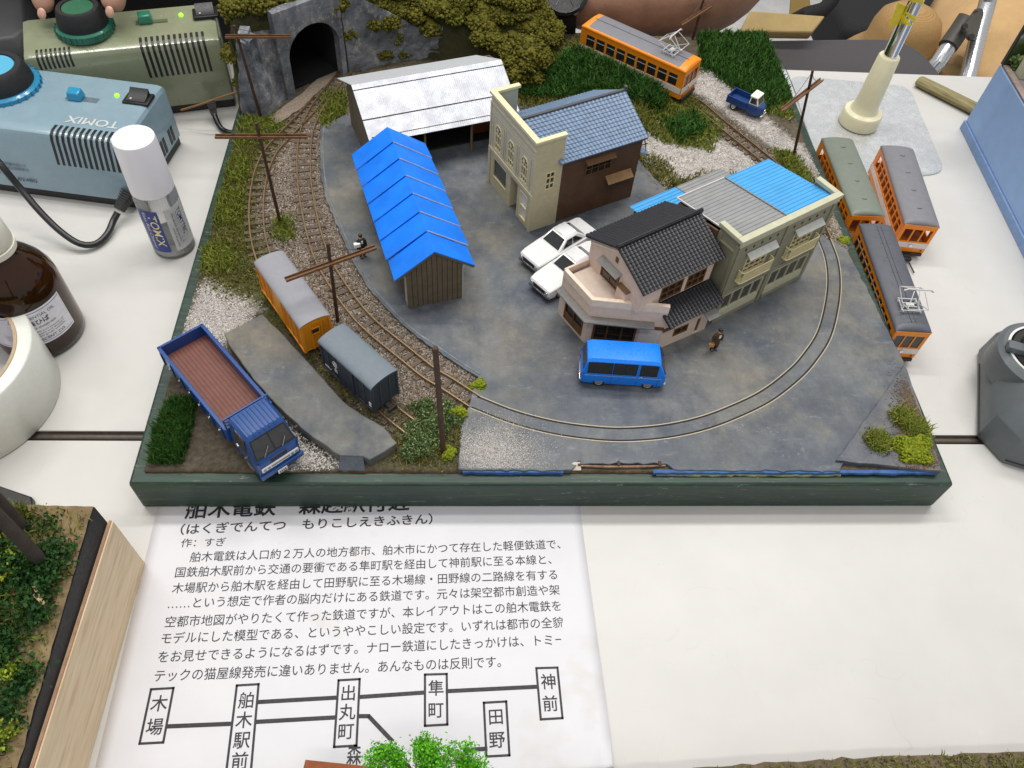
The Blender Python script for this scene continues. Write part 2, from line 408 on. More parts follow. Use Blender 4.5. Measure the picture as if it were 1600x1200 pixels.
# ---- scenic ground: a modelled sheet with coloured regions
def P(*px): return [at2(x, y, G) for x, y in px]
BASEC = (0.115, 0.095, 0.066)
regs = [   # polygon, colour, softness
 (P((392,180),(445,175),(462,205),(440,225),(424,260),(408,300),(404,350),(412,395),(440,440),(470,520),(440,520),(400,500),(365,470),(325,445),(310,430),(335,330),(350,250)), (0.085,0.085,0.03), 6),
 (P((325,440),(305,480),(280,530),(330,560),(385,505),(402,485),(368,466)), (0.42,0.38,0.34), 7),
 (P((285,540),(250,600),(228,733),(420,735),(380,680),(330,590)), (0.115,0.095,0.07), 6),
 (P((430,640),(470,690),(540,728),(440,733),(415,700)), (0.34,0.31,0.28), 6),
 (P((330,540),(440,640),(520,712),(530,728),(500,725),(430,660),(330,570)), (0.055,0.047,0.037), 4),
 (P((1000,180),(1045,200),(1100,205),(1150,230),(1195,262),(1170,275),(1110,272),(1040,290),(1010,255)), (0.52,0.48,0.44), 7),
 (P((1092,118),(1120,108),(1165,150),(1205,195),(1262,240),(1285,275),(1262,280),(1225,245),(1175,205),(1120,165),(1088,145)), (0.50,0.46,0.42), 5),
 (P((905,150),(1000,170),(1060,200),(1000,215),(960,190),(900,170)), (0.10,0.085,0.045), 6),
 (P((790,150),(870,95),(920,60),(1000,90),(1075,150),(1100,230),(1000,200),(850,180)), (0.11,0.10,0.035), 6),
 (P((1075,150),(1095,150),(1150,195),(1225,255),(1290,330),(1320,380),(1285,372),(1240,300),(1170,240),(1110,200)), (0.10,0.085,0.058), 4),
 (P((1095,55),(1207,55),(1236,160),(1195,178),(1150,142),(1095,112)), (0.035,0.06,0.02), 4),
 (P((1270,250),(1325,385),(1285,372),(1255,300)), (0.30,0.26,0.21), 5),
 (P((620,670),(735,630),(722,670),(717,735),(560,735),(585,715)), (0.10,0.088,0.05), 5),
]
gx = np.arange(7, 426.1, 2.0); gy = np.arange(7, 435.1, 2.0); NX, NY = len(gx), len(gy)
XX, YY = np.meshgrid(gx, gy); pts = np.stack([XX.ravel(), YY.ravel()], 1)
tint = np.tile(np.array(BASEC), (len(pts), 1))
def smooth(x, a, b):
    t = np.clip((x-a)/(b-a), 0, 1); return t*t*(3-2*t)
wob = rng.normal(0, 2.0, len(pts))
for poly, c, soft in regs:
    d = poly_dist(pts, poly)+wob; w = smooth(d, -soft, soft*0.6)[:, None]; tint = tint*(1-w)+np.array(c)*w
TA = np.array([350., 332.]); TD = np.array([-0.774, 0.633]); TN = np.array([-0.633, -0.774])
def bank(p):
    s = (p-TA)@TD; t = (p-TA)@TN
    b = smooth(s, 2, 40)*np.clip(1-(t-17)/48, 0, 1)*smooth(t, 11.5, 16.5)*11.5*(1-smooth(s, 130, 150))
    return b
def lowfreq(p, a=1.0):
    x, y = p[:, 0], p[:, 1]
    return a*(np.sin(x*0.13+1.3)*np.cos(y*0.17+0.4)+0.6*np.sin(x*0.31+y*0.23)+0.4*np.cos(x*0.43-y*0.37))
ROAD = P((502,200),(500,230),(503,280),(511,317),(528,357),(550,408),(575,450),(604,484),(640,520),(680,548),(720,575),(746,591),(738,612),(735,632),(724,655),(722,668),(716,736),(893,737),(903,728),(960,726),(1040,727),(1052,737),(1310,739),(1412,572),(1322,392),(1285,372),(1262,325),(1240,305),(1150,300),(1040,300),(1005,262),(960,215),(800,160),(700,150),(600,160),(548,178))
def ground_h(p):
    h = G+lowfreq(p, 0.22)
    flat = smooth(poly_dist(p, ROAD), -8, 2)
    return h*(1-flat)+(G-0.4)*flat+bank(p)
zz = ground_h(pts)+rng.normal(0, 0.12, len(pts))
edge = np.minimum.reduce([pts[:, 0]-7, 426-pts[:, 0], pts[:, 1]-7, 435-pts[:, 1]])
zz = np.where(edge < 1.5, np.minimum(zz, G-0.5)+rng.normal(0, 0.2, len(pts)), zz)
idx = np.arange(NX*NY).reshape(NY, NX)
fq = np.stack([idx[:-1, :-1], idx[:-1, 1:], idx[1:, 1:], idx[1:, :-1]], -1).reshape(-1, 4)
# skirt down to the board
ring = np.concatenate([idx[0, :], idx[1:, -1], idx[-1, -2::-1], idx[-2:0:-1, 0]])
sv = np.stack([pts[ring, 0], pts[ring, 1], np.full(len(ring), 24.95)], 1); so = NX*NY+np.arange(len(ring))
sk = np.stack([ring, so, np.roll(so, -1), np.roll(ring, -1)], -1)
gv = np.concatenate([np.concatenate([pts, zz[:, None]], 1), sv]); gt = np.concatenate([tint, np.tile([0.30, 0.15, 0.06], (len(ring), 1))])
gr = np_mesh('ground', gv, np.concatenate([fq, sk]), M_ground, 'structure', smooth=True)
ca = gr.data.color_attributes.new('tint', 'FLOAT_COLOR', 'POINT')
ca.data.foreach_set('color', np.concatenate([gt, np.ones((len(gt), 1))], 1).astype(np.float32).ravel())

# ---- road sheet with a rough broken rim
def ragged(poly, step=3.0, amp=0.45, skip=lambda x, y: False):
    out = []; n = len(poly)
    for i in range(n):
        a, b = Vector(poly[i]), Vector(poly[(i+1) % n]); k = max(1, int((b-a).length/step))
        nr = Vector((-(b-a).y, (b-a).x)).normalized()
        for j in range(k):
            p = a+(b-a)*(j/k)+nr*random.gauss(0, amp)
            out.append((p.x, p.y))
    return out
roadpoly = ragged([p[:] for p in ROAD[:16]], 3, 0.35)
roadpoly = ragged([(p.x, p.y) for p in spline(ROAD[:12], 6)]+list(ROAD[12:]), 3.0, 0.3)
m = MB(); m.prism(roadpoly, 25.0, RT)
road = m.build('road', M_road, bevel=0.35); road['kind'] = 'structure'
# pale kerb line along the curved rim of the road
M_kerb = mat('pale_kerb_paint', C(104, 110, 116), 0.65, var=0.35, scale=14, bump=0.3, dirt=0.6)
kc = spline(ROAD[:12], 3); m = MB(); rings = []
for i, p in enumerate(kc):
    d = (kc[min(i+1, len(kc)-1)]-kc[max(i-1, 0)]).normalized(); nr = Vector((-d.y, d.x, 0)); q = p+nr*2.2
    w = 0.7+random.uniform(-.25, .25)
    rings.append([(q-nr*w).to_tuple()[:2]+(RT-0.2,), (q+nr*w).to_tuple()[:2]+(RT-0.2,), (q+nr*w*0.7).to_tuple()[:2]+(RT+0.32,), (q-nr*w*0.7).to_tuple()[:2]+(RT+0.32,)])
m.loft(rings); kb = m.build('kerb', M_kerb, smooth=True, angle=50); kb['kind'] = 'structure'
# blue and yellow-green foam layers showing at the front rim
M_blue = mat('blue_foam_edge', C(52, 92, 150), 0.7, var=0.35, scale=20, bump=0.4, dirt=0.4)
M_lime = mat('yellow_green_foam_edge', C(140, 150, 96), 0.75, var=0.3, scale=20, bump=0.4, dirt=0.4)
def foam_strip(name, x0, x1, y0, z0, z1, mt, am=0.25):
    m = MB(); rings = []; x = x0
    while x <= x1+0.01:
        j = random.gauss(0, am)
        rings.append([(x, y0+j, z0), (x, y0+2.2, z0), (x, y0+2.2, z1+random.gauss(0, .1)), (x, y0+j*0.6+0.2, z1+random.gauss(0, .1))]); x += 2.5
    m.loft(rings); o = m.build(name, mt, bevel=0.15); o['kind'] = 'structure'; return o
foam_strip('blue_road_edge', 168, 222, 5.6, 25.2, 27.6, M_blue)
foam_strip('blue_road_edge', 268, 423, 5.4, 26.2, 27.9, M_blue)
foam_strip('lime_road_edge', 270, 372, 5.0, 25.0, 26.15, M_lime, 0.3)
# raised triangular plot
TRI = [at2(1412, 572, RT), at2(1305, 722, RT), at2(1467, 737, RT)]
TRI[2] = (424.5, 5.8)
m = MB(); m.prism(ragged(TRI, 4, 0.15), 26.5, RT+1.6); o = m.build('side_plot', mat_road('grey_plot_paint', [(0.3, C(78, 82, 90)), (0.5, C(98, 100, 104)), (0.74, C(108, 106, 104))], 0.8), bevel=0.2); o['kind'] = 'structure'
# ---- platform slab
PL = [at2(x, y, 33.5) for x, y in ((350,521),(410,490),(440,520),(470,553),(505,592),(545,635),(600,668),(621,692),(577,719),(567,713),(531,712),(470,668),(425,625),(390,585),(362,545))]
pf = MB(); pf.prism(ragged(PL, 4, 0.2), 26.6, 33.5)
platform = pf.build('loading_platform', M_platform, bevel=0.5)
tag(platform, 'low grey concrete loading platform slab beside the wagons', 'platform')
pr_ = MB()
q = [at(531, 712, 33.4), at(567, 713, 33.4)]
pr_.add([(q[0].x, q[0].y+.4, 33.2), (q[1].x, q[1].y+.4, 33.2), (q[1].x+1, q[1].y-5, 27.2), (q[0].x-1, q[0].y-5, 27.2), (q[0].x, q[0].y+.4, 26.6), (q[1].x, q[1].y+.4, 26.6)], [(0, 1, 2, 3), (0, 3, 4), (1, 5, 2), (4, 3, 2, 5), (0, 4, 5, 1)])
pr_.build('ramp', mat('dark_ramp_paint', C(74, 80, 90), 0.7, var=0.25, bump=0.3), platform)

# ---- scattering helpers
def ico(sub=0):
    bm = bmesh.new(); bmesh.ops.create_icosphere(bm, subdivisions=max(sub, 1), radius=1)
    v = np.array([x.co[:] for x in bm.verts]); f_ = np.array([[q.index for q in x.verts] for x in bm.faces]); bm.free(); return v, f_
t_ = (1+5**.5)/2
ICOV = np.array([(-1,t_,0),(1,t_,0),(-1,-t_,0),(1,-t_,0),(0,-1,t_),(0,1,t_),(0,-1,-t_),(0,1,-t_),(t_,0,-1),(t_,0,1),(-t_,0,-1),(-t_,0,1)])/math.hypot(1, t_)
ICOF = np.array([(0,11,5),(0,5,1),(0,1,7),(0,7,10),(0,10,11),(1,5,9),(5,11,4),(11,10,2),(10,7,6),(7,1,8),(3,9,4),(3,4,2),(3,2,6),(3,6,8),(3,8,9),(4,9,5),(2,4,11),(6,2,10),(8,6,7),(9,8,1)])
CUBV = np.array([(-1,-1,-1),(1,-1,-1),(1,1,-1),(-1,1,-1),(-1,-1,1),(1,-1,1),(1,1,1),(-1,1,1)])*0.75
CUBF = np.array([(3,2,1,0),(4,5,6,7),(0,1,5,4),(1,2,6,5),(2,3,7,6),(3,0,4,7)])
def rand_rot(n):
    q = rng.normal(size=(n, 4)); q /= np.linalg.norm(q, axis=1)[:, None]; w, x, y, z = q.T
    return np.stack([1-2*(y*y+z*z), 2*(x*y-z*w), 2*(x*z+y*w), 2*(x*y+z*w), 1-2*(x*x+z*z), 2*(y*z-x*w), 2*(x*z-y*w), 2*(y*z+x*w), 1-2*(x*x+y*y)], 1).reshape(n, 3, 3)
def instances(bv, bf, pos, sc_, jit=0.25, rot=True):
    n = len(pos); v = np.repeat(bv[None], n, 0)*np.asarray(sc_).reshape(n, 1, -1)
    if rot: v = np.einsum('nij,nkj->nki', rand_rot(n), v)
    if jit: v = v*(1+rng.normal(0, jit, (n, len(bv), 1)))
    v = v+pos[:, None, :]
    f_ = bf[None]+(np.arange(n)*len(bv))[:, None, None]
    return v.reshape(-1, 3), f_.reshape(-1, bf.shape[1])
def sample(poly, n, soft=0):
    p = np.array(poly); lo, hi = p.min(0)-2*soft, p.max(0)+2*soft; out = []
    got = 0
    while got < n:
        q = rng.uniform(lo, hi, (n*2, 2))
        if soft: q2 = q+rng.normal(0, soft, q.shape); k = in_poly(q2, poly)
        else: k = in_poly(q, poly)
        out.append(q[k]); got += k.sum()
    return np.concatenate(out)[:n]
def stones(name, poly, n, size, m, avoid=None, soft=3, z=None, label=None):
    p = sample(poly, n, soft)
    p = p[(p[:, 0] > 7) & (p[:, 0] < 425.5) & (p[:, 1] > 7)]
    if avoid is not None: p = p[~avoid(p)]
    h = ground_h(p) if z is None else np.full(len(p), z)
    s = rng.uniform(size[0], size[1], len(p))
    v, f_ = instances(CUBV, CUBF, np.concatenate([p, (h+s*0.2)[:, None]], 1), s[:, None]*rng.uniform(.6, 1.2, (len(p), 3)), 0.2)
    return np_mesh(name, v, f_, m, 'stuff')
def blades(p, h0, h1, hts, w=0.45, lean=0.45):
    n = len(p); a = rng.uniform(0, 2*PI, n); hh = rng.uniform(h0, h1, n)
    d = rng.normal(0, lean, (n, 2))*hh[:, None]
    ww = w*rng.uniform(.6, 1.3, n); ex = np.stack([np.cos(a)*ww, np.sin(a)*ww], 1)
    b = np.concatenate([p, hts[:, None]-0.3], 1)
    v0 = b.copy(); v0[:, :2] -= ex; v1 = b.copy(); v1[:, :2] += ex
    mid = b.copy(); mid[:, :2] += d*0.35; mid[:, 2] += hh*0.6
    v2 = mid.copy(); v2[:, :2] += ex*0.8; v3 = mid.copy(); v3[:, :2] -= ex*0.8
    tip = b.copy(); tip[:, :2] += d; tip[:, 2] += hh
    v = np.stack([v0, v1, v2, v3, tip], 1).reshape(-1, 3); o = np.arange(n)*5
    f_ = np.concatenate([np.stack([o, o+1, o+2], 1), np.stack([o, o+2, o+3], 1), np.stack([o+3, o+2, o+4], 1)])
    return v, f_
def grass(name, poly, n, h0, h1, m, soft=2, w=0.45, lean=0.45, z=None, avoid=None):
    p = sample(poly, n, soft)
    p = p[(p[:, 0] > 5.5) & (p[:, 0] < 426.5) & (p[:, 1] > 6)] if z is None else p
    if avoid is not None: p = p[~avoid(p)]
    v, f_ = blades(p, h0, h1, ground_h(p) if z is None else np.full(len(p), z), w, lean)
    return np_mesh(name, v, f_, m, 'stuff')
# ================================================================ TRACKS
def W(*px): return [at2(x, y, 28.5) for x, y in px]
PT_MAIN_A = W((540,112),(526,129),(511,148),(497,167),(485,190),(478,212),(475,240),(475,268),(477,296),(487,350),(502,400),(525,442),(556,485),(585,515),(628,550),(668,582),(698,600),(741,628))
PT_MAIN_A = [(101, 396), (86, 378)]+PT_MAIN_A
PT_ROAD = W((741,628),(800,651),(860,667),(920,676),(975,679),(1040,674),(1100,661),(1155,640),(1200,617),(1240,586),(1264,560),(1287,524),(1299,480),(1303,440),(1299,405),(1287,372))
PT_UP = W((1287,372),(1272,338),(1252,308),(1225,276),(1190,245),(1124,192))+[(349, 334), (339, 342), (303, 371), (262, 404), (232, 429)]
PT_SIDE = W((500,152),(484,172),(462,195),(441,217),(424,236),(413,258),(406,280),(401,317),(402,360),(411,400),(428,440),(452,480),(490,528),(540,578),(605,639),(662,684))
def offset_path(P, d):
    out = []
    for i, p in enumerate(P):
        t = (P[min(i+1, len(P)-1)]-P[max(i-1, 0)]).normalized(); out.append(p+Vector((-t.y, t.x, 0))*d)
    return out
def ribbon(mb, P, w, z0, z1):
    rings = []
    for i, p in enumerate(P):
        t = (P[min(i+1, len(P)-1)]-P[max(i-1, 0)]).normalized(); n = Vector((-t.y, t.x, 0))*w/2
        rings.append([(p.x-n.x, p.y-n.y, z0), (p.x+n.x, p.y+n.y, z0), (p.x+n.x, p.y+n.y, z1), (p.x-n.x, p.y-n.y, z1)])
    mb.loft(rings)
def railway(name, label, pts, mrail=M_rail, sleepers=True, zr=29.7, gauge=9.0):
    P_ = spline(pts, 2.0)
    c = P_[len(P_)//2]; t = thing(name, label, 'track', (c.x, c.y, G))
    rel = [p-Vector((c.x, c.y, 0)) for p in P_]
    for s in (-1, 1):
        m = MB(); o = offset_path(rel, s*gauge/2)
        ribbon(m, o, 0.75, zr-G-0.45, zr-G); ribbon(m, o, 0.3, zr-G-1.3, zr-G-0.45); ribbon(m, o, 1.0, zr-G-1.6, zr-G-1.3)
        m.build('rail', mrail, t)
    if sleepers:
        acc = 0; last = P_[0]; cnt = 0; pitch = 6.2
        for i in range(1, len(P_)-1):
            acc += (P_[i]-P_[i-1]).length
            if acc >= pitch and cnt < 95:
                acc = 0; cnt += 1
                d = (P_[i+1]-P_[i-1]).normalized(); n = Vector((-d.y, d.x, 0)); q = rel[i]
                hl = 8.0+random.uniform(-.5, .5); hw = 1.35+random.uniform(-.15, .15); a = random.gauss(0, 0.02); n = Matrix.Rotation(a, 3, 'Z')@n; d = Matrix.Rotation(a, 3, 'Z')@d
                m = MB(); z0, z1 = -0.6, zr-G-1.62
                pp = [q-n*hl-d*hw, q+n*hl-d*hw, q+n*hl+d*hw, q-n*hl+d*hw]
                m.hexa([(v.x, v.y, z0) for v in pp]+[(v.x, v.y, z1+random.gauss(0, .05)) for v in pp])
                m.build('sleeper', M_sleeper, t)
    return t
railway('railway_track', 'ballasted track curving from the tunnel mouth past the blue roofed shed', PT_MAIN_A)
railway('railway_track', 'track running behind the shops to under the orange tram', PT_UP)
railway('railway_track', 'siding under the yellow wagon and the grey boxcar', PT_SIDE)
# street track sunk in the road: bright rails with dark grooves
P_ = spline(PT_ROAD, 2.0); c = P_[len(P_)//2]; st = thing('street_track', 'curved bright rails set into the grey painted road', 'track', (c.x, c.y, RT))
rel = [p-Vector((c.x, c.y, 0)) for p in P_]
M_groove = mat('dark_rail_groove', (0.012, 0.011, 0.010, 1), 0.8, var=0.3)
for s in (-1, 1):
    m = MB(); ribbon(m, offset_path(rel, s*4.7), 0.5, -0.3, 0.12); m.build('rail', M_railbright, st)
    m = MB(); ribbon(m, offset_path(rel, s*3.85), 0.95, -0.3, 0.05); m.build('groove', M_groove, st)
# ---- ballast
near_track = lambda p: np.zeros(len(p), bool)
BAL = P((505,150),(535,118),(542,125),(520,170),(502,200),(500,230),(503,280),(511,317),(528,357),(550,408),(575,450),(604,484),(640,520),(680,548),(720,575),(746,591),(735,625),(680,640),(662,700),(600,665),(545,610),(510,560),(440,455),(412,400),(400,330),(408,290),(425,240),(470,190))
ON_BAL = np.array(BAL)
def sleepers_top(p):   # keep most sleepers showing
    return rng.uniform(0, 1, len(p)) < 0.0
stones('ballast', BAL, 30000, (0.28, 0.7), M_gravel, soft=2.5)
BAL2 = P((1287,372),(1262,325),(1190,258),(1112,200),(1085,170),(1100,155),(1130,188),(1205,240),(1285,325),(1322,390))
stones('ballast', BAL2, 3500, (0.3, 0.75), M_gravel, soft=2)
stones('pale_sand', P((325,440),(305,480),(280,530),(330,560),(385,505),(402,485),(368,466)), 6000, (0.2, 0.5), M_whitegravel, soft=3)
stones('pale_sand', P((1000,180),(1045,200),(1100,205),(1150,230),(1195,262),(1170,275),(1110,272),(1040,290),(1010,255)), 7000, (0.2, 0.5), M_whitegravel, soft=3)
stones('pale_sand', P((1092,118),(1120,108),(1165,150),(1205,195),(1262,240),(1285,275),(1262,280),(1225,245),(1175,205),(1120,165),(1088,145)), 6000, (0.2, 0.5), M_whitegravel, soft=3)
stones('pale_sand', P((430,640),(470,690),(540,728),(440,733),(415,700)), 2500, (0.2, 0.5), M_whitegravel, soft=3)
stones('pale_sand', [at2(x, y, RT) for x, y in ((722,700),(760,682),(800,694),(825,714),(830,728),(726,731))], 16000, (0.09, 0.25), M_whitegravel, soft=9, z=RT, avoid=lambda p: (p[:, 1] < 7.6) | (p[:, 0] < at2(722, 700, RT)[0]-1))
# ================================================================ HILL, ROCK, TUNNEL, PLANTS
HILL = [(3, 312), (36, 334), (76, 368), (124, 391), (170, 384), (198, 358), (212, 342), (226, 352), (236, 380), (244, 404), (236, 436), (3, 436)]
def hill_h(p):
    d = poly_dist(p, HILL)
    h = np.clip(d*1.9, -4, 84)
    top = np.interp(p[:, 0], [0, 78, 100, 124, 160, 200], [56, 58, 44, 26, 24, 12])
    cliff = smooth(d, -1, 4)*(top+1.1*np.clip(d, 0, 60))
    return G+np.maximum(h*(p[:, 0] > 150), cliff)
hx = np.arange(2, 250, 4.0); hy = np.arange(306, 437, 4.0); HX, HY = np.meshgrid(hx, hy); hp = np.stack([HX.ravel(), HY.ravel()], 1)
hz = np.maximum(hill_h(hp), 20)
keep = poly_dist(hp, HILL) > -5
# hollow the tunnel out of the hill body
U = Vector((0.757, 0.653, 0)); N = Vector((0.653, -0.757, 0)); O = Vector((41.5, 330.5, G))
loc_u = (hp[:, 0]-O.x)*U.x+(hp[:, 1]-O.y)*U.y; loc_n = -((hp[:, 0]-O.x)*N.x+(hp[:, 1]-O.y)*N.y)
keep &= ~((loc_u > -4) & (loc_u < 48) & (loc_n < 6))
cor = (loc_u > -8) & (loc_u < 52) & (loc_n < 82); hz = np.where(cor, np.maximum(hz, G+57), hz)
ids = -np.ones(len(hp), int); ids[keep] = np.arange(keep.sum())
g2 = np.arange(len(hp)).reshape(len(hy), len(hx)); q4 = np.stack([g2[:-1, :-1], g2[:-1, 1:], g2[1:, 1:], g2[1:, :-1]], -1).reshape(-1, 4)
q4 = q4[keep[q4].all(1)]
M_hill = mat('dark_hill_soil', C(58, 56, 30), 0.95, var=0.3, bump=0.4)
np_mesh('hill', np.concatenate([hp[keep], hz[keep][:, None]], 1), ids[q4], M_hill, 'structure', smooth=True)
# tunnel portal: plate with an arched opening and a bore painted black for its darkness
tp = thing('tunnel_portal', 'grey plaster tunnel portal with a black arched mouth', 'tunnel', O, math.degrees(math.atan2(U.y, U.x)))
Wd, Sp = 43.0, 29.0; rad = Wd/2
arch = [(0, 0), (0, Sp)]+[(rad-rad*math.cos(a), Sp+rad*0.95*math.sin(a)) for a in np.linspace(0.12, PI-0.12, 15)]+[(Wd, Sp), (Wd, 0)]
outer = [(-7, 0), (-7, Sp)]+[(-7+(Wd+11)*k/14, 66) for k in range(15)]+[(Wd+4, Sp), (Wd+4, 0)]
def plate(mb, y0, y1):
    n = len(arch)
    for (A_, y, rev) in ((0, y0, 0), (0, y1, 1)):
        vs = [(x, y, z) for x, z in arch]+[(x, y, z) for x, z in outer]
        mb.add(vs, [(i, i+1, n+i+1, n+i) for i in range(n-1)])
    for prof in (arch, outer):
        mb.add([(x, y0, z) for x, z in prof]+[(x, y1, z) for x, z in prof], [(i, i+1, n+i+1, n+i) for i in range(n-1)])
m = MB(); plate(m, 0, 7); m.build('portal_face', M_rock, tp, weld=True)
m = MB(); n = len(arch)
M_bore = mat('painted_tunnel_darkness', (0.006, 0.006, 0.006, 1), 0.95)  # near-black colour stands in for the darkness inside the tunnel
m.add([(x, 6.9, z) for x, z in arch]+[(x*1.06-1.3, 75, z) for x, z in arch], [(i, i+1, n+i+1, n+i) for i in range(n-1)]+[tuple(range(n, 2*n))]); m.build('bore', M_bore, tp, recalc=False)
m = MB(); m.add([(0.3, 7.2, 1.6), (Wd-.3, 7.2, 1.6), (Wd*1.06-1.6, 74, 1.6), (-1, 74, 1.6)], [(0, 1, 2, 3)]); m.build('bore_dark_sheet', M_bore, tp)  # black sheet added over the lit ground to darken the tunnel inside
def rocky(name, label, corners, zt, back, parent=None, nx=26, nz=16, amp=1.6, lean=0.16, seed=1):
    """plaster cliff along a base polyline, its face broken up, with a top and a back"""
    base = spline(corners, 2.5); r2 = np.random.default_rng(seed); vs = []; fs = []
    ph = r2.uniform(0, 6, 8)
    def disp(u, z): return amp*(math.sin(u*0.21+ph[0]+z*0.07)+0.7*math.sin(u*0.5+z*0.33+ph[1])+0.5*math.sin(z*0.6-u*0.15+ph[2]))+r2.normal(0, 0.35)
    NZ = nz
    for i, p in enumerate(base):
        t = (base[min(i+1, len(base)-1)]-base[max(i-1, 0)]).normalized(); nr = Vector((t.y, -t.x, 0))
        top = zt(i/(len(base)-1))
        for k in range(NZ+1):
            z = top*k/NZ; q = p-nr*(z*lean)+nr*disp(i*2.5, z)*(0.4+0.6*min(1, k/3))
            vs.append((q.x, q.y, G-0.5+z))
        q = p-nr*back; vs.append((q.x, q.y, G-0.5+top)); vs.append((q.x, q.y, G-0.5))
    L = NZ+3
    for i in range(len(base)-1):
        for k in range(L-1): fs.append((i*L+k, (i+1)*L+k, (i+1)*L+k+1, i*L+k+1))
    fs.append(tuple(range(L))); fs.append(tuple(range((len(base)-1)*L+L-1, (len(base)-1)*L-1, -1)))
    m = MB(); m.add(vs, fs); o = m.build(name, M_rock, parent, smooth=True, angle=60)
    return tag(o, label, 'rock')
rocky('rock_face', 'streaked grey plaster rock buttress under the brown utility pole', [(5, 322), at2(378, 174)]+[at2(392, 180), at2(417, 186), at2(440, 163), at2(462, 146)], lambda u: 60-10*u, 16, amp=0.9, lean=0.14, seed=4)
rocky('rock_face', 'dark grey plaster rock wall behind the silver roofed shed', [(78.5, 362), (100, 374), (124, 384), (150, 388), (185, 392), (205, 394), (228, 390)], lambda u: max(66-112*u, 26), 7, amp=0.5, lean=0.08, seed=9)
# low plaster tunnel approach strip between rock and track
m = MB(); m.prism(ragged([at2(x, y, G) for x, y in ((420, 186), (432, 196), (470, 172), (512, 132), (528, 112), (510, 112), (470, 150))], 4, .3), 26.4, 28.3)
tag(m.build('gravel_strip', mat('pale_gravel_strip', C(138, 124, 110), 0.95, var=0.35, scale=60, bump=0.9, bscale=120)), None, None, kind='structure')

# foam foliage over the hill
def foam(poly, n, r0, r1, hfun, seed=0, centres=None):
    c = sample(poly, n*6) if centres is None else []; keepc = []
    for q in c:
        if all((q[0]-k[0])**2+(q[1]-k[1])**2 > 5.6**2 for k in keepc): keepc.append(q)
        if len(keepc) >= n: break
    c = np.array(keepc) if centres is None else np.array(centres)[:, :2]; hz_ = hfun(c) if centres is None else np.array(centres)[:, 2]; V, F, o = [], [], 0
    iv, iff = ico(1)
    for (x, y), z in zip(c, hz_):
        r = rng.uniform(r0, r1); k = int(r*r*2.6)
        d = rng.normal(size=(k, 3)); d /= np.linalg.norm(d, axis=1)[:, None]; d[:, 2] = np.abs(d[:, 2])*1.0-0.25
        s_ = rng.uniform(0.7, 1.45, k)
        pos = np.array([x, y, z+r*0.25])+d*np.array([r, r, r*0.9])*rng.uniform(0.78, 1.08, (k, 1))
        v, f_ = instances(iv, iff, pos, s_[:, None]*rng.uniform(.7, 1.3, (k, 3)), 0.16); V.append(v); F.append(f_+o); o += len(v)
        v, f_ = instances(iv, iff, np.array([[x, y, z+r*0.2]]), np.array([[r*.9, r*.9, r*.8]]), 0.05); V.append(v); F.append(f_+o); o += len(v)
    return np.concatenate(V), np.concatenate(F)
FOL = [(2, 322), (14, 330), (38, 342), (77, 369), (100, 379), (124, 390), (165, 391), (190, 372), (208, 345), (222, 350), (234, 376), (246, 404), (240, 437), (2, 437)]
V, F = foam(FOL, 420, 6.5, 10.5, hill_h)
np_mesh('hill_foliage', V, F, M_foam, 'stuff')
line_ = spline([(66, 368, 62), (84, 377, 62), (97, 384, 49), (108, 389, 39), (122, 394, 31), (138, 398, 29), (155, 400, 29), (172, 402, 28), (190, 404, 27), (206, 404, 20)], 5.0)
cen = [(p.x+random.gauss(0, 1), p.y+1+random.gauss(0, 1), G+p.z+random.gauss(0, 1.5)) for p in line_]+[(p.x+random.gauss(0, 2), p.y+10, G+p.z+10+random.gauss(0, 2)) for p in line_]+[(p.x+random.gauss(0, 2), p.y+19, G+p.z+21+random.gauss(0, 2)) for p in line_]
V, F = foam(None, 0, 5.5, 8.5, None, centres=cen)
np_mesh('hill_foliage', V, F, M_foam, 'stuff')
# trailing clumps over the top edge of the rock
tr = np.array([(10, 324), (20, 327), (34, 340), (60, 362), (80, 374), (95, 380), (110, 388), (130, 393), (150, 392)]); iv, iff = ico(1)
pos = []
for q in tr:
    for _ in range(25):
        pos.append((q[0]+rng.normal(0, 4.5), q[1]+4+abs(rng.normal(0, 4)), G+float(np.interp(q[0], [0, 78, 100, 124, 160, 200], [56, 60, 44, 24, 16, 6]))+rng.normal(0, 4)))
pos = np.array(pos); v, f_ = instances(iv, iff, pos, rng.uniform(.9, 1.8, (len(pos), 1))*np.ones((1, 3)), 0.15)
np_mesh('hill_foliage', v, f_, M_foam, 'stuff')

# ---- grass
FIELD1 = P((838,125),(872,108),(905,99),(955,114),(1010,140),(1038,165),(1028,182),(985,170),(930,156),(850,156),(815,152))
grass('tall_grass', FIELD1, 9000, 4, 9, M_grassdark, w=0.7, lean=0.4)
FIELD2 = P((1092,57),(1207,57),(1236,155),(1192,175),(1150,140),(1098,104))
grass('tall_grass', FIELD2, 10000, 4, 8, M_grassdark, w=0.7, lean=0.35)
grass('tall_grass', P((1040,195),(1085,180),(1100,205),(1060,225)), 1100, 4, 8, M_grassdark, w=.7)
BANK = P((850,90),(905,60),(1000,95),(1078,150),(1092,172),(1060,190),(1040,150),(960,100),(900,78),(860,100))
grass('turf', BANK, 14000, 1.6, 3.8, M_turf, w=.45)
grass('turf', P((1000,150),(1075,150),(1130,200),(1110,235),(1040,225),(990,195)), 5500, 2, 4.5, M_turfgreen, w=.5)
grass('turf', P((790,150),(845,110),(850,150),(1000,165),(1030,210),(900,180),(800,175)), 5500, 2, 5, M_turf, w=.5)
LT = P((392,180),(430,178),(445,205),(430,235),(412,270),(402,320),(406,370),(415,400),(400,430),(365,470),(325,445),(320,430),(340,320),(355,250))
grass('turf', LT, 10000, 0.9, 2.5, M_turf, w=.4, soft=4)
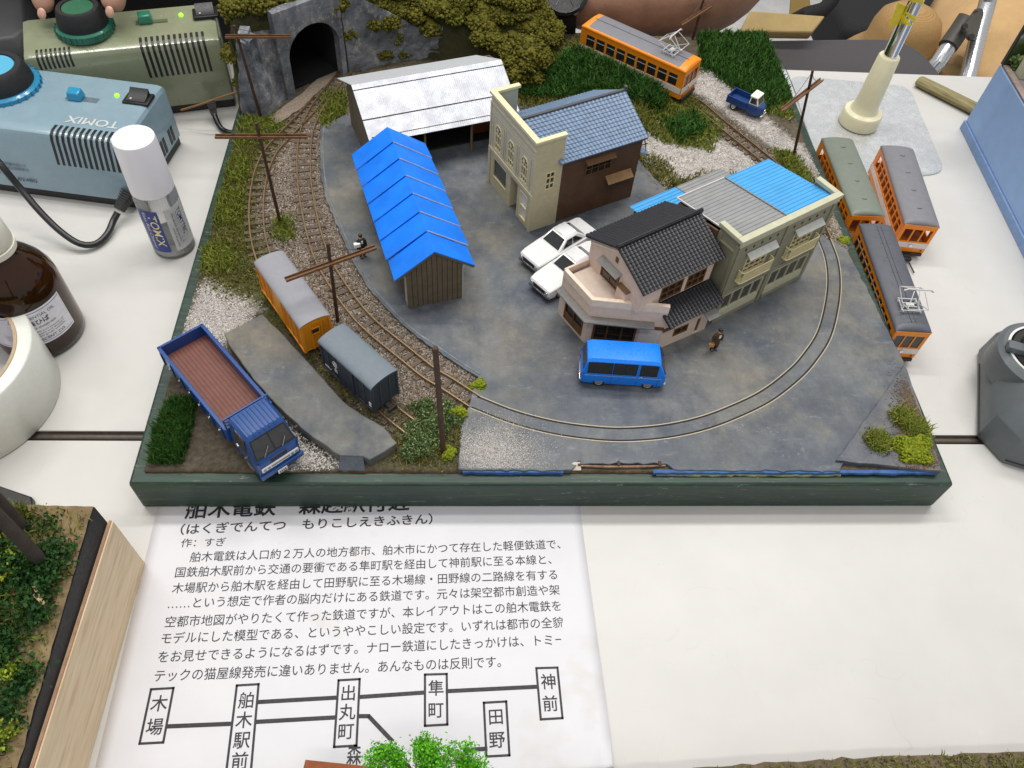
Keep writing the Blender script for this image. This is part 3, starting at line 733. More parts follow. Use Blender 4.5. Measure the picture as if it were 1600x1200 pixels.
for poly, n in ((((375,185),(425,180),(440,205),(400,225),(360,230)), 2200), (((352,250),(385,240),(390,280),(350,290)), 800), (((340,300),(375,300),(372,350),(338,350)), 1600), (((322,385),(365,390),(362,425),(318,415)), 1500), (((410,330),(440,325),(445,345),(425,362),(408,350)), 0), (((428,345),(452,340),(458,372),(432,378)), 700), (((508,150),(530,140),(540,165),(515,205),(500,190)), 1700), (((440,290),(470,300),(470,330),(450,330)), 0)):
    if n: grass('bright_turf', P(*poly), n, 1.8, 4.6, M_turfgreen, soft=3, w=.42)
grass('turf', P((395,400),(430,430),(520,560),(560,610),(600,660),(580,660),(500,575),(420,470)), 3600, 1, 2.6, M_turf, w=.4, soft=3)
grass('turf', P((600,640),(700,625),(735,640),(725,690),(700,730),(600,720),(620,690)), 2600, 1.2, 3, M_turf, w=.4, soft=3)
grass('turf', P((995,240),(1040,255),(1060,285),(1100,275),(1180,275),(1240,300),(1050,300),(1000,262)), 3600, 1.5, 4, M_turf, w=.45, soft=3)
grass('turf', P((1190,255),(1240,245),(1275,290),(1295,340),(1280,330),(1240,295)), 1800, 1.5, 4, M_turf, w=.45, soft=3)
grass('bright_turf', P((1205,235),(1235,240),(1255,265),(1268,290),(1245,285)), 1200, 2, 5, M_turfgreen, w=.45, soft=2)
grass('bright_turf', P((1165,150),(1232,155),(1236,185),(1205,180)), 900, 2, 5, M_turfgreen, w=.45, soft=2)
hedge = P((268,630),(302,628),(298,665),(285,722),(238,724),(248,672))
v, f_ = blades(sample(hedge, 6500, 0.8), 4, 8, np.full(6500, 27.0), .55, .28)
tag(np_mesh('clipped_hedge', v, f_, M_grassdark), 'dense green strip of upright grass beside the blue truck', 'hedge')
def bush(px, py, r, h, m, label, name='bush', n=None, z=G, kind='leaf'):
    x, y = at2(px, py, z)
    n = n or int(r*r*26); t = thing(name, label, 'bush', (x, y, z))
    d = rng.normal(size=(n, 3)); d /= np.linalg.norm(d, axis=1)[:, None]; d[:, 2] = np.abs(d[:, 2])
    lump = 1+0.22*np.sin(d[:, 0]*4+px)+0.18*np.cos(d[:, 1]*5+py)
    pos = d*np.array([r, r, h])*(rng.uniform(0.45, 1.0, (n, 1))**0.5)*lump[:, None]
    if kind == 'leaf':
        s_ = rng.uniform(.3, .62, n); qv = np.array([(-1, -.6, 0), (1, -.6, 0.1), (1, .6, 0), (-1, .6, 0.15)]); qf = np.array([(0, 1, 2, 3)])
        v, f_ = instances(qv, qf, pos, s_[:, None]*np.ones((1, 3)), 0.15)
    else:
        v, f_ = instances(*ico(1), pos, rng.uniform(.5, .95, (n, 1))*np.ones((1, 3)), 0.15)
    np_mesh('foliage', v, f_, m, parent=t)
    mb = MB()
    for a in range(5):
        an = a*2*PI/5; mb.tube([(0, 0, 0), (math.cos(an)*r*.35, math.sin(an)*r*.35, h*.45), (math.cos(an+.3)*r*.6, math.sin(an+.3)*r*.6, h*.8)], [.3, .22, .1], 5)
    mb.build('stem', M_polewood, t)
    return t
bush(672, 672, 11, 6.5, M_leafdark, 'dark leafy bush at the foot of the pole without a cross arm')
bush(650, 700, 9, 7, M_leafdark, 'low dark leafy bush between the platform end and the bare pole')
bush(700, 655, 9, 6, M_leafdark, 'leafy bush between the siding end and the road')
bush(660, 640, 7, 5.5, M_leafdark, 'small leafy bush beside the ballast at the siding end')
bush(748, 604, 4.5, 3.5, M_leafyel, 'yellow green moss clump where the kerb ends at the track', 'moss_clump', kind='foam')
bush(715, 648, 4.5, 4.5, M_leafyel, 'yellow green moss clump between the leafy bush and the road', 'moss_clump', kind='foam')
bush(700, 708, 4, 3.5, M_leafyel, 'yellow green moss clump at the base of the bare pole', 'moss_clump', kind='foam')
bush(1318, 376, 3.2, 2.2, M_leafyel, 'tiny yellow green moss clump beside the spare trams', 'moss_clump', kind='foam')
bush(1425, 702, 9, 6, M_leafyel, 'rounded yellow green foam bush at the board corner', 'moss_clump', kind='foam', z=RT+1.6)
for (x, y, r, lab) in ((1412, 655, 7, 'spiky green grass tuft farther up the triangular plot'), (1372, 690, 7, 'spiky green grass tuft on the grey edge of the triangular plot'), (1432, 672, 7, 'spiky green grass tuft just behind the yellow green foam bush')):
    c2 = at2(x, y, RT+1.6); n = 1500
    p = np.array(c2)+rng.normal(0, r*.42, (n, 2)); v, f_ = blades(p, 1.5, 4.6, np.full(n, RT+1.7), .35, .6)
    tag(np_mesh('grass_tuft', v, f_, M_turfgreen), lab, 'grass tuft')
stones('brown_soil', [(398+8, 10), (421, 8), (427, 62), (424, 66), (412, 30)], 5000, (0.2, 0.45), island_mat('brown_soil_grain', [C(104, 84, 66), C(128, 106, 84), C(84, 68, 54)], .95), soft=4, z=RT+1.55)
p = sample([(400, 8), (422, 7.5), (426, 60), (418, 40)], 0) if False else None
# ================================================================ BUILDINGS
def rotM(loc, deg): return Matrix.Translation(Vector(loc)) @ Matrix.Rotation(R(deg), 4, 'Z')
def card(name, c, **kw):
    kw.setdefault('rough', 0.6); kw.setdefault('var', 0.08); kw.setdefault('bump', 0.08); return mat(name, c, **kw)
M_cream = card('cream_card_wall', C(200, 190, 156), dirt=0.12)
M_creamlight = card('pale_cream_card_trim', C(222, 210, 170))
M_olivewall = card('olive_grey_wall', C(136, 133, 112), dirt=0.25, scale=20)
M_olivetrim = card('pale_olive_trim', C(186, 184, 158))
M_ivory = card('ivory_window_frame', C(226, 214, 170))
M_brownwall = mat('brown_board_wall', C(92, 66, 46), 0.55, var=0.2, scale=12, bump=0.2, dirt=0.2)
M_pink = card('pale_pink_plaster', C(216, 194, 178), dirt=0.1)
M_pinklight = card('pale_pink_coping', C(228, 210, 190))
M_brownframe = mat('brown_timber_frame', C(104, 72, 42), 0.55, var=0.2, scale=25)
M_greyledge = mat('grey_ledge', C(128, 126, 124), 0.85, var=0.12, scale=60, bump=0.4)
M_tileblue = mat('blue_grey_roof_tile', C(104, 126, 154), 0.38, var=0.22, scale=24, bump=0.08, dirt=0.15)
M_tileblack = mat('black_glazed_roof_tile', (0.012, 0.013, 0.017, 1), 0.42, var=0.3, scale=40, bump=0.05, spec=0.5)
M_corrgrey = mat('grey_corrugated_sheet', C(140, 141, 142), 0.5, var=0.1, scale=10, dirt=0.2)
M_corrblue = mat('sky_blue_corrugated_sheet', C(72, 158, 214), 0.45, var=0.08, scale=10, dirt=0.12)
M_blueroof = mat('bright_blue_card_roof', (0.0, 0.19, 0.86, 1), 0.6, var=0.16, scale=7, bump=0.08)
M_greywhite = mat('raw_card_edge', C(190, 190, 192), 0.7, var=0.15)
M_shedwood = mat('grey_brown_plank_wall', C(100, 88, 70), 0.75, var=0.22, scale=18, bump=0.3)
M_plankgap = mat('dark_plank_gap', C(40, 34, 26), 0.9)
M_silverroof = mat('white_silver_sheet_roof', C(166, 168, 175), 0.45, metal=0.45, var=0.07, scale=5, dirt=0.12)
M_roofseam = mat('dark_roof_seam', C(70, 72, 78), 0.7)
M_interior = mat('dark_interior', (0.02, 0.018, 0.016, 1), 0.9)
M_pane = mat('dark_pane', C(70, 68, 62), 0.2, var=0.35, scale=25, spec=0.6)
M_panedark = mat('deep_dark_pane', C(36, 33, 30), 0.16, var=0.4, scale=25, spec=0.6)

def tile_roof(mb, A, B, Cc, D, cols, rows, bulge=0.55, step=0.35, seg=5):
    """tiled slope: A-B eave, D-C ridge; rounded tile columns and stepped rows"""
    A, B, Cc, D = map(Vector, (A, B, Cc, D)); nrm = (B-A).cross(D-A).normalized()
    if nrm.z < 0: nrm = -nrm
    nu = cols*seg; vs = []; ids = {}
    for j in range(rows):
        for e in (0, 1):
            t = (j+e)/rows; h = step*(1-e)
            for i in range(nu+1):
                u = i/nu; ph = (i % seg)/seg
                p = (A*(1-u)+B*u)*(1-t)+(D*(1-u)+Cc*u)*t
                w = bulge*abs(math.sin(PI*ph))**0.8
                ids[(j, e, i)] = len(vs); vs.append(p+nrm*(h+w))
    fs = []
    for j in range(rows):
        for i in range(nu):
            fs.append((ids[j, 0, i], ids[j, 0, i+1], ids[j, 1, i+1], ids[j, 1, i]))
            if j+1 < rows: fs.append((ids[j, 1, i], ids[j, 1, i+1], ids[j+1, 0, i+1], ids[j+1, 0, i]))
    # underside and rim
    o = len(vs); th = nrm*-0.9
    vs += [A+th, B+th, Cc+th, D+th]; fs.append((o+3, o+2, o+1, o))
    fs.append(tuple([o, o+1]+[ids[0, 0, i] for i in range(nu, -1, -1)]))
    fs.append(tuple([o+2, o+3]+[ids[rows-1, 1, i] for i in range(0, nu+1)]))
    fs.append(tuple([o+3, o]+[ids[j, e, 0] for j in range(rows) for e in (0, 1)]))
    fs.append(tuple([o+1, o+2]+[ids[j, e, nu] for j in range(rows-1, -1, -1) for e in (1, 0)]))
    return mb.add(vs, fs)
def corrugated(mb, A, B, Cc, D, ribs, amp=0.35, th=0.6, flat=0.0, sharp=False):
    """ribs run from the A-B edge to the D-C edge"""
    A, B, Cc, D = map(Vector, (A, B, Cc, D)); nrm = (B-A).cross(D-A).normalized()
    if nrm.z < 0: nrm = -nrm
    prof = []
    for i in range(ribs):
        if sharp: prof += [(i/ribs, 0), ((i+0.72)/ribs, 0), ((i+0.80)/ribs, amp), ((i+0.92)/ribs, amp)]
        else: prof += [((i+k/6)/ribs, amp*0.5*(1-math.cos(2*PI*k/6))) for k in range(6)]
    prof.append((1, 0)); n = len(prof); vs = []
    for (E0, E1) in ((A, B), (D, Cc)):
        for u, h in prof: vs.append(E0.lerp(E1, u)+nrm*h)
    for (E0, E1) in ((A, B), (D, Cc)):
        for u, h in prof: vs.append(E0.lerp(E1, u)+nrm*(h*0-th))
    fs = []
    for i in range(n-1):
        fs += [(i, i+1, n+i+1, n+i), (2*n+i, 3*n+i, 3*n+i+1, 2*n+i+1), (i, 2*n+i, 2*n+i+1, i+1), (n+i, n+i+1, 3*n+i+1, 3*n+i)]
    fs += [(0, n, 3*n, 2*n), (n-1, 3*n-1, 4*n-1, 2*n-1)]
    return mb.add(vs, fs)
def frame_rect(mb, w, h, bw, d0, d1, cols=1, rows=1, x0=0, z0=0, mw=None, M=None):
    """window frame with glazing bars in local xz plane between y=d0 and d1"""
    mw = mw or bw*0.7
    for (a, b, c, d) in ((0, w, 0, bw), (0, w, h-bw, h), (0, bw, bw, h-bw), (w-bw, w, bw, h-bw)):
        mb.box(x0+a, x0+b, d0, d1, z0+c, z0+d, M)
    for i in range(1, cols): x = w*i/cols; mb.box(x0+x-mw/2, x0+x+mw/2, d0+.05, d1-.05, z0+bw, z0+h-bw, M)
    for i in range(1, rows): z = h*i/rows; mb.box(x0+bw, x0+w-bw, d0+.08, d1-.08, z0+z-mw/2, z0+z+mw/2, M)
    return mb
def window(parent, M, x0, z0, w, h, cols, rows, mframe, bw=0.55, depth=1.3, name='window', mpane=None, sill=None, front=-0.25):
    mb = MB(); frame_rect(mb, w, h, bw, front, depth-0.2, cols, rows, x0, z0, None, M)
    if sill: mb.box(x0-0.6, x0+w+0.6, -1.2, -0.26, z0-0.5, z0+0.25, M)
    o = mb.build(name, mframe, parent)
    p = MB(); p.box(x0+0.05, x0+w-0.05, depth-0.75, depth-0.45, z0+0.05, z0+h-0.05, M); p.build('pane', mpane or M_pane, o)
    return o
I4 = Matrix.Identity(4)

# ---------------------------------------------------------------- olive shop row
shop = thing('shop_building', 'olive grey two storey shop row with parapet, twin balconies and grey and blue sheet roofs', 'building', (317.5, 109.8, RT), 31.5)
W_, H_ = 77.0, 66.5
holes = [(2.5, 35.5, 8.2, 22.5), (41.5, 74.5, 8.2, 22.5), (10.5, 28.5, 36, 51), (48.5, 66.5, 36, 51)]
m = MB(); wall_panel(m, W_, H_, holes, 1.4); m.build('front_wall', M_olivewall, shop, weld=True)
m = MB()
m.box(-0.05, 1.35, 1.45, 16, 0, H_); m.build('return_wall', M_olivewall, shop)
m = MB(); m.box(W_-1.35, W_+0.05, 1.45, 16, 0, H_); m.build('return_wall', M_olivewall, shop)
m = MB()   # pilasters, string course, panels
for x in (-0.4, 37.3, 75.0): m.box(x, x+2.4, -0.75, -0.02, 23.6, H_-4.2)
for x in (-0.4, 37.0, 74.8): m.box(x, x+2.6, -0.9, -0.02, 0, 23.4)
m.box(-0.4, W_+0.4, -0.6, -0.03, 23.45, 26.2)
m.box(-1.0, -0.1, 0.1, 16.2, 0.02, 2); m.box(-0.9, -0.1, 0.1, 2.2, 2.1, H_-4); m.box(-0.9, -0.1, 13.6, 16.0, 2.1, H_-4); m.box(-0.9, -0.1, 2.3, 13.5, H_-10, H_-8.6)
m.box(W_+0.1, W_+0.9, 0.1, 2.2, 2.1, H_-4); m.box(W_+0.1, W_+0.9, 13.6, 16.0, 2.1, H_-4)
m.build('pilaster', M_olivewall, shop, bevel=0.12)
m = MB(); m.box(-1.4, W_+1.4, -1.6, 2.4, H_-1.2, H_+1.3); m.box(-1.4, 2.2, 2.45, 17, H_-1.2, H_+1.3); m.box(W_-2.2, W_+1.4, 2.45, 17, H_-1.2, H_+1.3)
m.box(-0.9, W_+0.9, -1.1, -0.03, H_-4, H_-1.25)
m.build('parapet_coping', M_olivetrim, shop, bevel=0.2)
m = MB()
for bx in (3.2, 41.2):
    for k in range(5):
        x = bx+3.2+k*6.2
        m.box(x-0.7, x+0.7, -0.22, 0.1, H_-9.4, H_-8.7); m.box(x-0.35, x+0.35, -0.2, 0.1, H_-10, H_-8.1)
m.build('wall_ornament', M_plankgap, shop)
for x0 in (2.5, 41.5):
    window(shop, I4, x0, 8.2, 33, 14.3, 4, 1, M_olivetrim, 0.9, 1.4, 'shop_window', M_pane)
    m = MB(); m.box(x0, x0+33, -0.5, 0.8, 3.2, 8.1); m.build('stall_board', M_olivetrim, shop)
    m = MB(); m.box(x0-0.2, x0+33.2, -0.9, 0.7, 0.02, 3.1); m.build('plinth', M_olivewall, shop)
for x0 in (10.5, 48.5):
    window(shop, I4, x0, 36, 18, 15, 4, 4, M_ivory, 0.7, 1.4, 'upper_window', M_panedark)
    m = MB(); m.quad_slab([(x0-2.2, -4.2, 51.3), (x0+20.2, -4.2, 51.3), (x0+20.2, -0.2, 53.8), (x0-2.2, -0.2, 53.8)], 0.5)
    m.build('window_hood', mat('pale_grey_hood', C(186, 186, 182), 0.6, var=0.1, dirt=0.2), shop)
    m = MB(); fx = [(x0-3.5, -0.1), (x0-3.5, -3.1), (x0-2.4, -4.0), (x0+20.4, -4.0), (x0+21.5, -3.1), (x0+21.5, -0.1)]
    for z in (33.6, 41.6): m.tube([(x, y, z) for x, y in fx], 0.36, 6)
    bal = m.build('balcony', M_ivory, shop)
    m = MB(); m.prism([(x0-3.5, -0.1), (x0-3.5, -3.1), (x0-2.4, -4.0), (x0+20.4, -4.0), (x0+21.5, -3.1), (x0+21.5, -0.1)], 32.6, 33.3); m.build('balcony_floor', M_ivory, bal)
    m = MB()
    for k in range(22): x = x0-2.3+k*22.6/21; m.box(x-0.22, x+0.22, -4.15, -3.85, 33.5, 41.6)
    for y in (-0.9, -1.7, -2.5):
        for x in (x0-3.5, x0+21.5): m.box(x-0.2, x+0.2, y-0.2, y+0.2, 33.5, 41.6)
    m.build('balcony_railing', M_ivory, bal)
m = MB(); m.box(0.4, W_-0.4, 16.1, 50, 0, 56); m.build('rear_wall', M_brownwall, shop)
roofz0, roofz1 = H_-1.6, H_-9.5
m = MB(); m.quad_slab([(-0.8, 49, 50), (-0.8, 16.3, 50), (-0.8, 16.3, roofz0-2.6), (-0.8, 49, roofz1-0.6)], 1.0); m.build('side_gable', M_brownwall, shop)
m = MB(); corrugated(m, (38.4, 2.5, roofz0), (38.4, 52, roofz1), (1.4, 52, roofz1), (1.4, 2.5, roofz0), 1, 0, 0.6); 
# ribs run along the facade direction, so the sheet is built from the back edge to the front in bands
def ribbed(x0, x1, n, mt, nm, y0=2.5, y1=52.5, za=roofz0, zb=roofz1, par=shop):
    m = MB(); corrugated(m, (x0, y0, za), (x0, y1, zb), (x1, y1, zb), (x1, y0, za), n, 0.42, 0.5, sharp=True); return m.build(nm, mt, par)
ribbed(1.5, 38.6, 17, M_corrgrey, 'grey_sheet_roof'); ribbed(38.9, 75.5, 17, M_corrblue, 'blue_sheet_roof')
m = MB(); m.bar((38.75, 2.5, roofz0+0.5), (38.75, 52.5, roofz1+0.5), 0.8, 0.6); m.build('roof_ridge_strip', M_greyledge, shop)
m = MB(); m.bar((1.3, 17, roofz0-2.0), (1.3, 52.7, roofz1+0.2), 0.5, 0.9); m.bar((1.3, 52.8, roofz1+0.2), (38.6, 52.8, roofz1+0.2), 0.4, 0.8); m.build('white_roof_edge', M_band, shop)
ribbed(38, 77, 11, M_corrgrey, 'rear_grey_roof', 53.2, 86, 31.5, 26.5); ribbed(-1, 37.4, 11, M_corrblue, 'rear_blue_roof', 53.2, 86, 31.5, 26.5)
m = MB(); m.box(1, 75, 52, 83, 0, 26); m.build('lean_to_wall', M_brownwall, shop)

# ---------------------------------------------------------------- cream building with tiled roof
cb = thing('corner_shop_building', 'cream fronted building with three arched windows and a blue grey tiled roof', 'building', (184.5, 237.0, RT), -62.9)
CW, CH, CDp = 56.7, 69.0, 18.5
def arch_hole(cx, w, z0, h): return (cx-w/2, cx+w/2, z0, z0+h)
AW = [(10.5, 8.0), (27.5, 8.0), (44.5, 8.0)]
holes = [arch_hole(c, w, 32, 15) for c, w in AW]+[(5.5, 24.5, 8.5, 24.5), (29, 38.5, 0, 25), (42, 51.5, 3, 24)]
m = MB(); wall_panel(m, CW, CH, holes, 1.5); m.build('front_wall', M_cream, cb, weld=True)
MS = Matrix.Translation((CW, 0, 0)) @ Matrix.Rotation(R(90), 4, 'Z')      # right return: runs back along +y
m = MB(); wall_panel(m, CDp, CH, [(7.0, 13.6, 31, 44.5)], 1.5, MS@Matrix.Translation((1.55, 0, 0))); m.build('side_wall', M_cream, cb, weld=True)
m = MB(); m.box(0, 1.5, 1.55, 18, 0, CH); m.build('return_wall', card('pale_sage_back', C(176, 180, 166)), cb)
m = MB(); m.box(-0.9, CW+0.9, -1.3, 2.6, CH-0.9, CH+1.0); m.box(-0.9, 2.4, 2.65, 19.4, CH-0.9, CH+1.0); m.box(CW-2.4, CW+0.9, 2.65, 20.6, CH-0.9, CH+1.0)
m.build('parapet_coping', M_creamlight, cb, bevel=0.15)
m = MB()
m.box(-0.5, CW+0.5, -0.6, -0.03, CH-7, CH-5.8); m.box(-0.5, CW+0.5, -0.75, -0.03, 27.2, 29.6); m.box(-0.5, 1.6, -0.8, -0.04, 0.02, 27.1); m.box(CW-1.8, CW+0.5, -0.8, -0.04, 0.02, 27.1)
m.box(-0.4, 1.0, -0.5, -0.02, 29.8, CH-7.1); m.box(CW-1.2, CW+0.4, -0.5, -0.02, 29.8, CH-7.1)
for xx in (3.5, 17.9, 20.1, 34.9, 37.1, 51.5): m.box(xx-0.35, xx+0.35, -0.55, -0.02, 32, 54)
for z in (31, 56, 58.2): m.box(1.6, CW-1.8, -0.28, -0.02, z, z+0.35)
m.build('facade_moulding', M_cream, cb, bevel=0.08)
m = MB()
for z in (24, 28, 49, 53, 57, 61): m.box(CW+0.02, CW+0.2, 1.7, 19.5, z, z+0.22)
m.build('side_course', M_cream, cb)
for c, w in AW:
    m = MB(); frame_rect(m, w, 15, 0.55, -0.2, 1.2, 3, 1, c-w/2, 32, 0.5); m.box(c-w/2+.5, c+w/2-.5, -0.1, 1.1, 36, 36.5); m.box(c-w/2+.5, c+w/2-.5, -0.1, 1.1, 43.0, 43.5)
    o = m.build('arched_window', M_ivory, cb)
    # round head in front of the wall: arch ring with fan bars over a dark lunette
    m = MB(); n = 12; r0, r1 = w/2-0.5, w/2+0.1
    rg = [[(c+r*math.cos(a), y, 46.9+r*math.sin(a)) for r, y in ((r0, -0.45), (r1, -0.45), (r1, -0.03), (r0, -0.03))] for a in np.linspace(0, PI, n)]
    m.loft(rg)
    for a in (PI*.25, PI*.5, PI*.75): m.bar((c, -0.3, 47), (c+r0*math.cos(a), -0.3, 47+r0*math.sin(a)), 0.4, 0.25)
    m.build('fan_light', M_ivory, o)
    m = MB(); m.extr([(c+r0*math.cos(a), 46.9+r0*math.sin(a)) for a in np.linspace(0, PI, n)], -0.12, -0.02, 'y'); m.build('lunette_pane', M_panedark, o)
    p = MB(); p.box(c-w/2+.1, c+w/2-.1, 0.7, 0.95, 32.1, 46.9); p.build('pane', M_panedark, o)
window(cb, I4, 5.5, 8.5, 19, 16, 1, 1, M_cream, 0.8, 1.5, 'shop_window', M_pane)
m = MB(); m.box(29.1, 38.4, 10, 10.5, 0, 25); m.build('porch_wall', M_interior, cb)
m = MB(); m.box(28.2, 28.95, 1.55, 9.9, 0, 25); m.box(38.6, 39.3, 1.55, 9.9, 0, 25); m.build('porch_side', M_cream, cb)
window(cb, I4, 42, 3, 9.5, 21, 1, 2, M_creamlight, 0.9, 1.5, 'door', M_band)
window(cb, MS@Matrix.Translation((1.55, 0, 0)), 7.0, 31, 6.6, 13.5, 2, 3, M_ivory, 0.6, 1.5, 'side_window', M_panedark)
# brown rear house under the tiled roof
zE, zR, xR, yF, yB = 50.0, 65.0, 28.0, 20.2, 81.0
m = MB(); m.extr([(1.0, 0), (CW-0.6, 0), (CW-0.6, zE-0.5), (xR, zR-2.0), (1.0, 46)], yF, yB, 'y'); m.build('rear_wall', M_brownwall, cb)
m = MB(); tile_roof(m, (CW+2.6, 17.5, zE), (CW+2.6, yB+1.2, zE), (xR, yB+1.2, zR), (xR, 4.0, zR), 26, 13, 0.55, 0.4)
tile_roof(m, (-3.6, yB+1.2, 45.6), (-3.6, 20, 45.6), (xR-0.05, 4.0, zR), (xR-0.05, yB+1.2, zR), 26, 14, 0.55, 0.4)
m.build('tiled_roof', M_tileblue, cb, smooth=True, angle=50)
m = MB(); m.bar((xR, 4.2, zR+0.6), (xR, yB+1.4, zR+0.6), 2.0, 1.7); m.box(xR-1.2, xR+1.2, yB+0.2, yB+2.0, zR+0.2, zR+3.4); m.build('ridge', mat('dark_grey_ridge', C(76, 78, 82), 0.6, var=0.2), cb, bevel=0.35)
MW = Matrix.Translation((CW-0.6, yF, 0)) @ Matrix.Rotation(R(90), 4, 'Z')
window(cb, MW, 18, 32, 20, 9.5, 4, 2, M_brownframe, 0.7, 0.42, 'rear_window', M_panedark, front=-.7)
m = MB(); m.quad_slab([tuple(MW@Vector(q)) for q in ((17, -3.6, 42.2), (39, -3.6, 42.2), (39, 0.2, 44.2), (17, 0.2, 44.2))], 0.5); m.build('window_hood', M_brownframe, cb)
m = MB(); m.quad_slab([tuple(MW@Vector(q)) for q in ((35, -5.2, 22.5), (55, -5.2, 22.5), (55, -0.02, 26), (35, -0.02, 26))], 0.6); m.build('door_hood', mat('tan_board_hood', C(142, 106, 66), 0.55, var=0.2), cb)
m = MB(); m.quad_slab([(CW-9, yB+0.1, 36), (CW+0.6, yB+0.1, 36), (CW+0.6, yB+7, 33.5), (CW-9, yB+7, 33.5)], 0.6); m.build('rear_canopy', M_tileblue, cb)
m = MB()
for a, b in (((CW-1, yB+5, 36), (CW-1, yB+1, 48)), ((CW-1, yB+0.2, 42), (CW-1, yB+5, 42)), ((CW-1, yB+.2, 46), (CW-1, yB+4, 46))): m.bar(a, b, 0.45)
m.build('rear_bracket', M_polewood, cb)

# ---------------------------------------------------------------- shed with the bright blue roof
bs = thing('storage_shed', 'plank shed under a bright blue stepped roof', 'shed', (151.0, 122.6, RT), 16.5)
hw, ln, ze, zr = 16.6, 114.0, 29.5, 43.6
m = MB(); m.extr([(-hw, 0), (hw, 0), (hw, ze), (0, zr-1.6), (-hw, ze)], 0, ln, 'y'); m.build('wall', M_shedwood, bs)
m = MB()
for k in range(1, 11):
    x = -hw+k*2*hw/11; m.box(x-0.14, x+0.14, -0.12, 0.02, 0.3, ze+(zr-1.8-ze)*(1-abs(x)/hw))
m.build('plank_gap', M_plankgap, bs)
m = MB(); m.box(-hw-0.25, -hw-0.05, 1.0, 6, 1, 26); m.box(hw+0.02, hw+0.4, -0.5, 0.6, 0, 27.5); m.build('corner_post', M_greywhite, bs)
rf = None
def roofpanel(y0, y1, lift, taper=0.0):
    m = MB(); ex = 24.0
    for s in (-1, 1):
        e = ex+lift*0.8
        A_, B_ = (s*e, y0, 26.6+lift*0.6), (s*e, y1, 26.6)
        m.hexa([(0, y0, zr-0.7+lift), (s*e, y0, 26.0+lift*.7), (s*e*0.985, y1, 26.0), (0, y1, zr-0.7), (0, y0, zr+0.1+lift), (s*e, y0, 26.8+lift*.7), (s*e*0.985, y1, 26.8), (0, y1, zr+0.1)])
    return m
npan = 7
roof0 = MB()
for k in range(npan):
    y0 = -1.4+k*(ln+3)/npan; y1 = y0+(ln+3)/npan
    m = roofpanel(y0, y1, 0.0 if k == 0 else 1.1); roof0.add(m.v, m.f)
rf = roof0.build('roof', M_blueroof, bs, bevel=0.12)
m = MB()
for k in range(1, npan):
    y0 = -1.4+k*(ln+3)/npan; m.bar((0, y0-0.15, zr+0.75), (24.6, y0-0.15, 27.15), 0.28, 0.7)
m.build('roof_joint_edge', M_greywhite, rf)
m = MB()
for s in (-1, 1): m.bar((0, -1.0, zr-1.2), (s*23.4, -1.0, 25.6), 0.6, 1.5)
m.build('barge_board', M_shedwood, bs)

# ---------------------------------------------------------------- engine shed with silver roof
es = thing('engine_shed', 'long open fronted shed with a pale silver sheet roof', 'shed', (93.0, 271.1, RT), 20)
z_ = 27-RT
rdg, brk, eav, far = (6.5, 44.0), (-18.0, 33.0), (-33.5, 25.5), (27.5, 37.0)      # (y, height)
x0, x1 = 1.0, 109.0
m = MB(); m.quad_slab([(0.2, 26.5, 0), (0.2, -28, 0), (0.2, -28, 24), (0.2, 26.5, 34)], -1.0)
m.v, m.f, m.mi = [], [], []
gp = [(26.5, 0), (-30, 0), (-30, 26), (brk[0], brk[1]-1.2), (rdg[0], rdg[1]-1.2), (26.5, far[1]-1.0)]
m.extr(gp, 1.6, 2.9, 'x'); m.build('gable_wall', M_shedwood, es); m = MB(); m.extr(gp, 106.5, 107.8, 'x'); m.build('gable_wall', M_shedwood, es)
m = MB(); m.box(3, 106.4, 25.2, 26.4, 0, 36); m.build('back_wall', M_shedwood, es)
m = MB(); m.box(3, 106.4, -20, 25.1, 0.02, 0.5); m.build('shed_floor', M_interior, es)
for x in (40, 74, 104.5):
    m = MB(); m.box(x-0.7, x+0.7, -30, -28.6, 0.02, 25.6); m.build('post', mat('pale_post_timber', C(120, 98, 70), 0.7, var=0.2), es)
m = MB(); m.box(3, 106.4, -30.2, -28.4, 25.7, 27.4); m.build('eave_beam', M_shedwood, es)
m = MB()
def strip(a, b, nm=None):
    corrugated(m, (x0, a[0], a[1]), (x1, a[0], a[1]), (x1, b[0], b[1]), (x0, b[0], b[1]), 72, 0.12, 0.6)
strip(brk, rdg); strip((eav[0], eav[1]), (brk[0]-0.1, brk[1]-0.25))
rf = m.build('roof', M_silverroof, es, smooth=True, angle=60)
m = MB(); m.hexa([(x0, rdg[0]+.05, rdg[1]-.5), (x1, rdg[0]+.05, rdg[1]-.5), (x1-11, far[0], far[1]-.5), (x0-5, far[0], far[1]-.5), (x0, rdg[0]+.05, rdg[1]+.1), (x1, rdg[0]+.05, rdg[1]+.1), (x1-11, far[0], far[1]+.1), (x0-5, far[0], far[1]+.1)]); m.build('rear_roof', mat('pale_grey_card_roof', C(176, 178, 182), 0.5, var=0.06, dirt=0.1), es)
m = MB(); m.bar((x0, brk[0]-.1, brk[1]+0.1), (x1, brk[0]-.1, brk[1]+0.1), 0.5, 0.4); m.bar((x0, rdg[0]-4.2, rdg[1]-1.55), (x1, rdg[0]-4.2, rdg[1]-1.55), 0.25, 0.5); m.build('roof_seam', M_roofseam, rf)
# wooden door leaf standing inside
m = MB(); m.box(80, 95, -12, -11, 0.6, 20); dd = m.build('inner_door', mat('red_brown_door', C(118, 62, 30), 0.6, var=0.2), es)
m = MB(); frame_rect(m, 11, 8, 0.8, -12.5, -12.05, 3, 2, 82, 10.5); m.build('door_window', M_interior, dd)

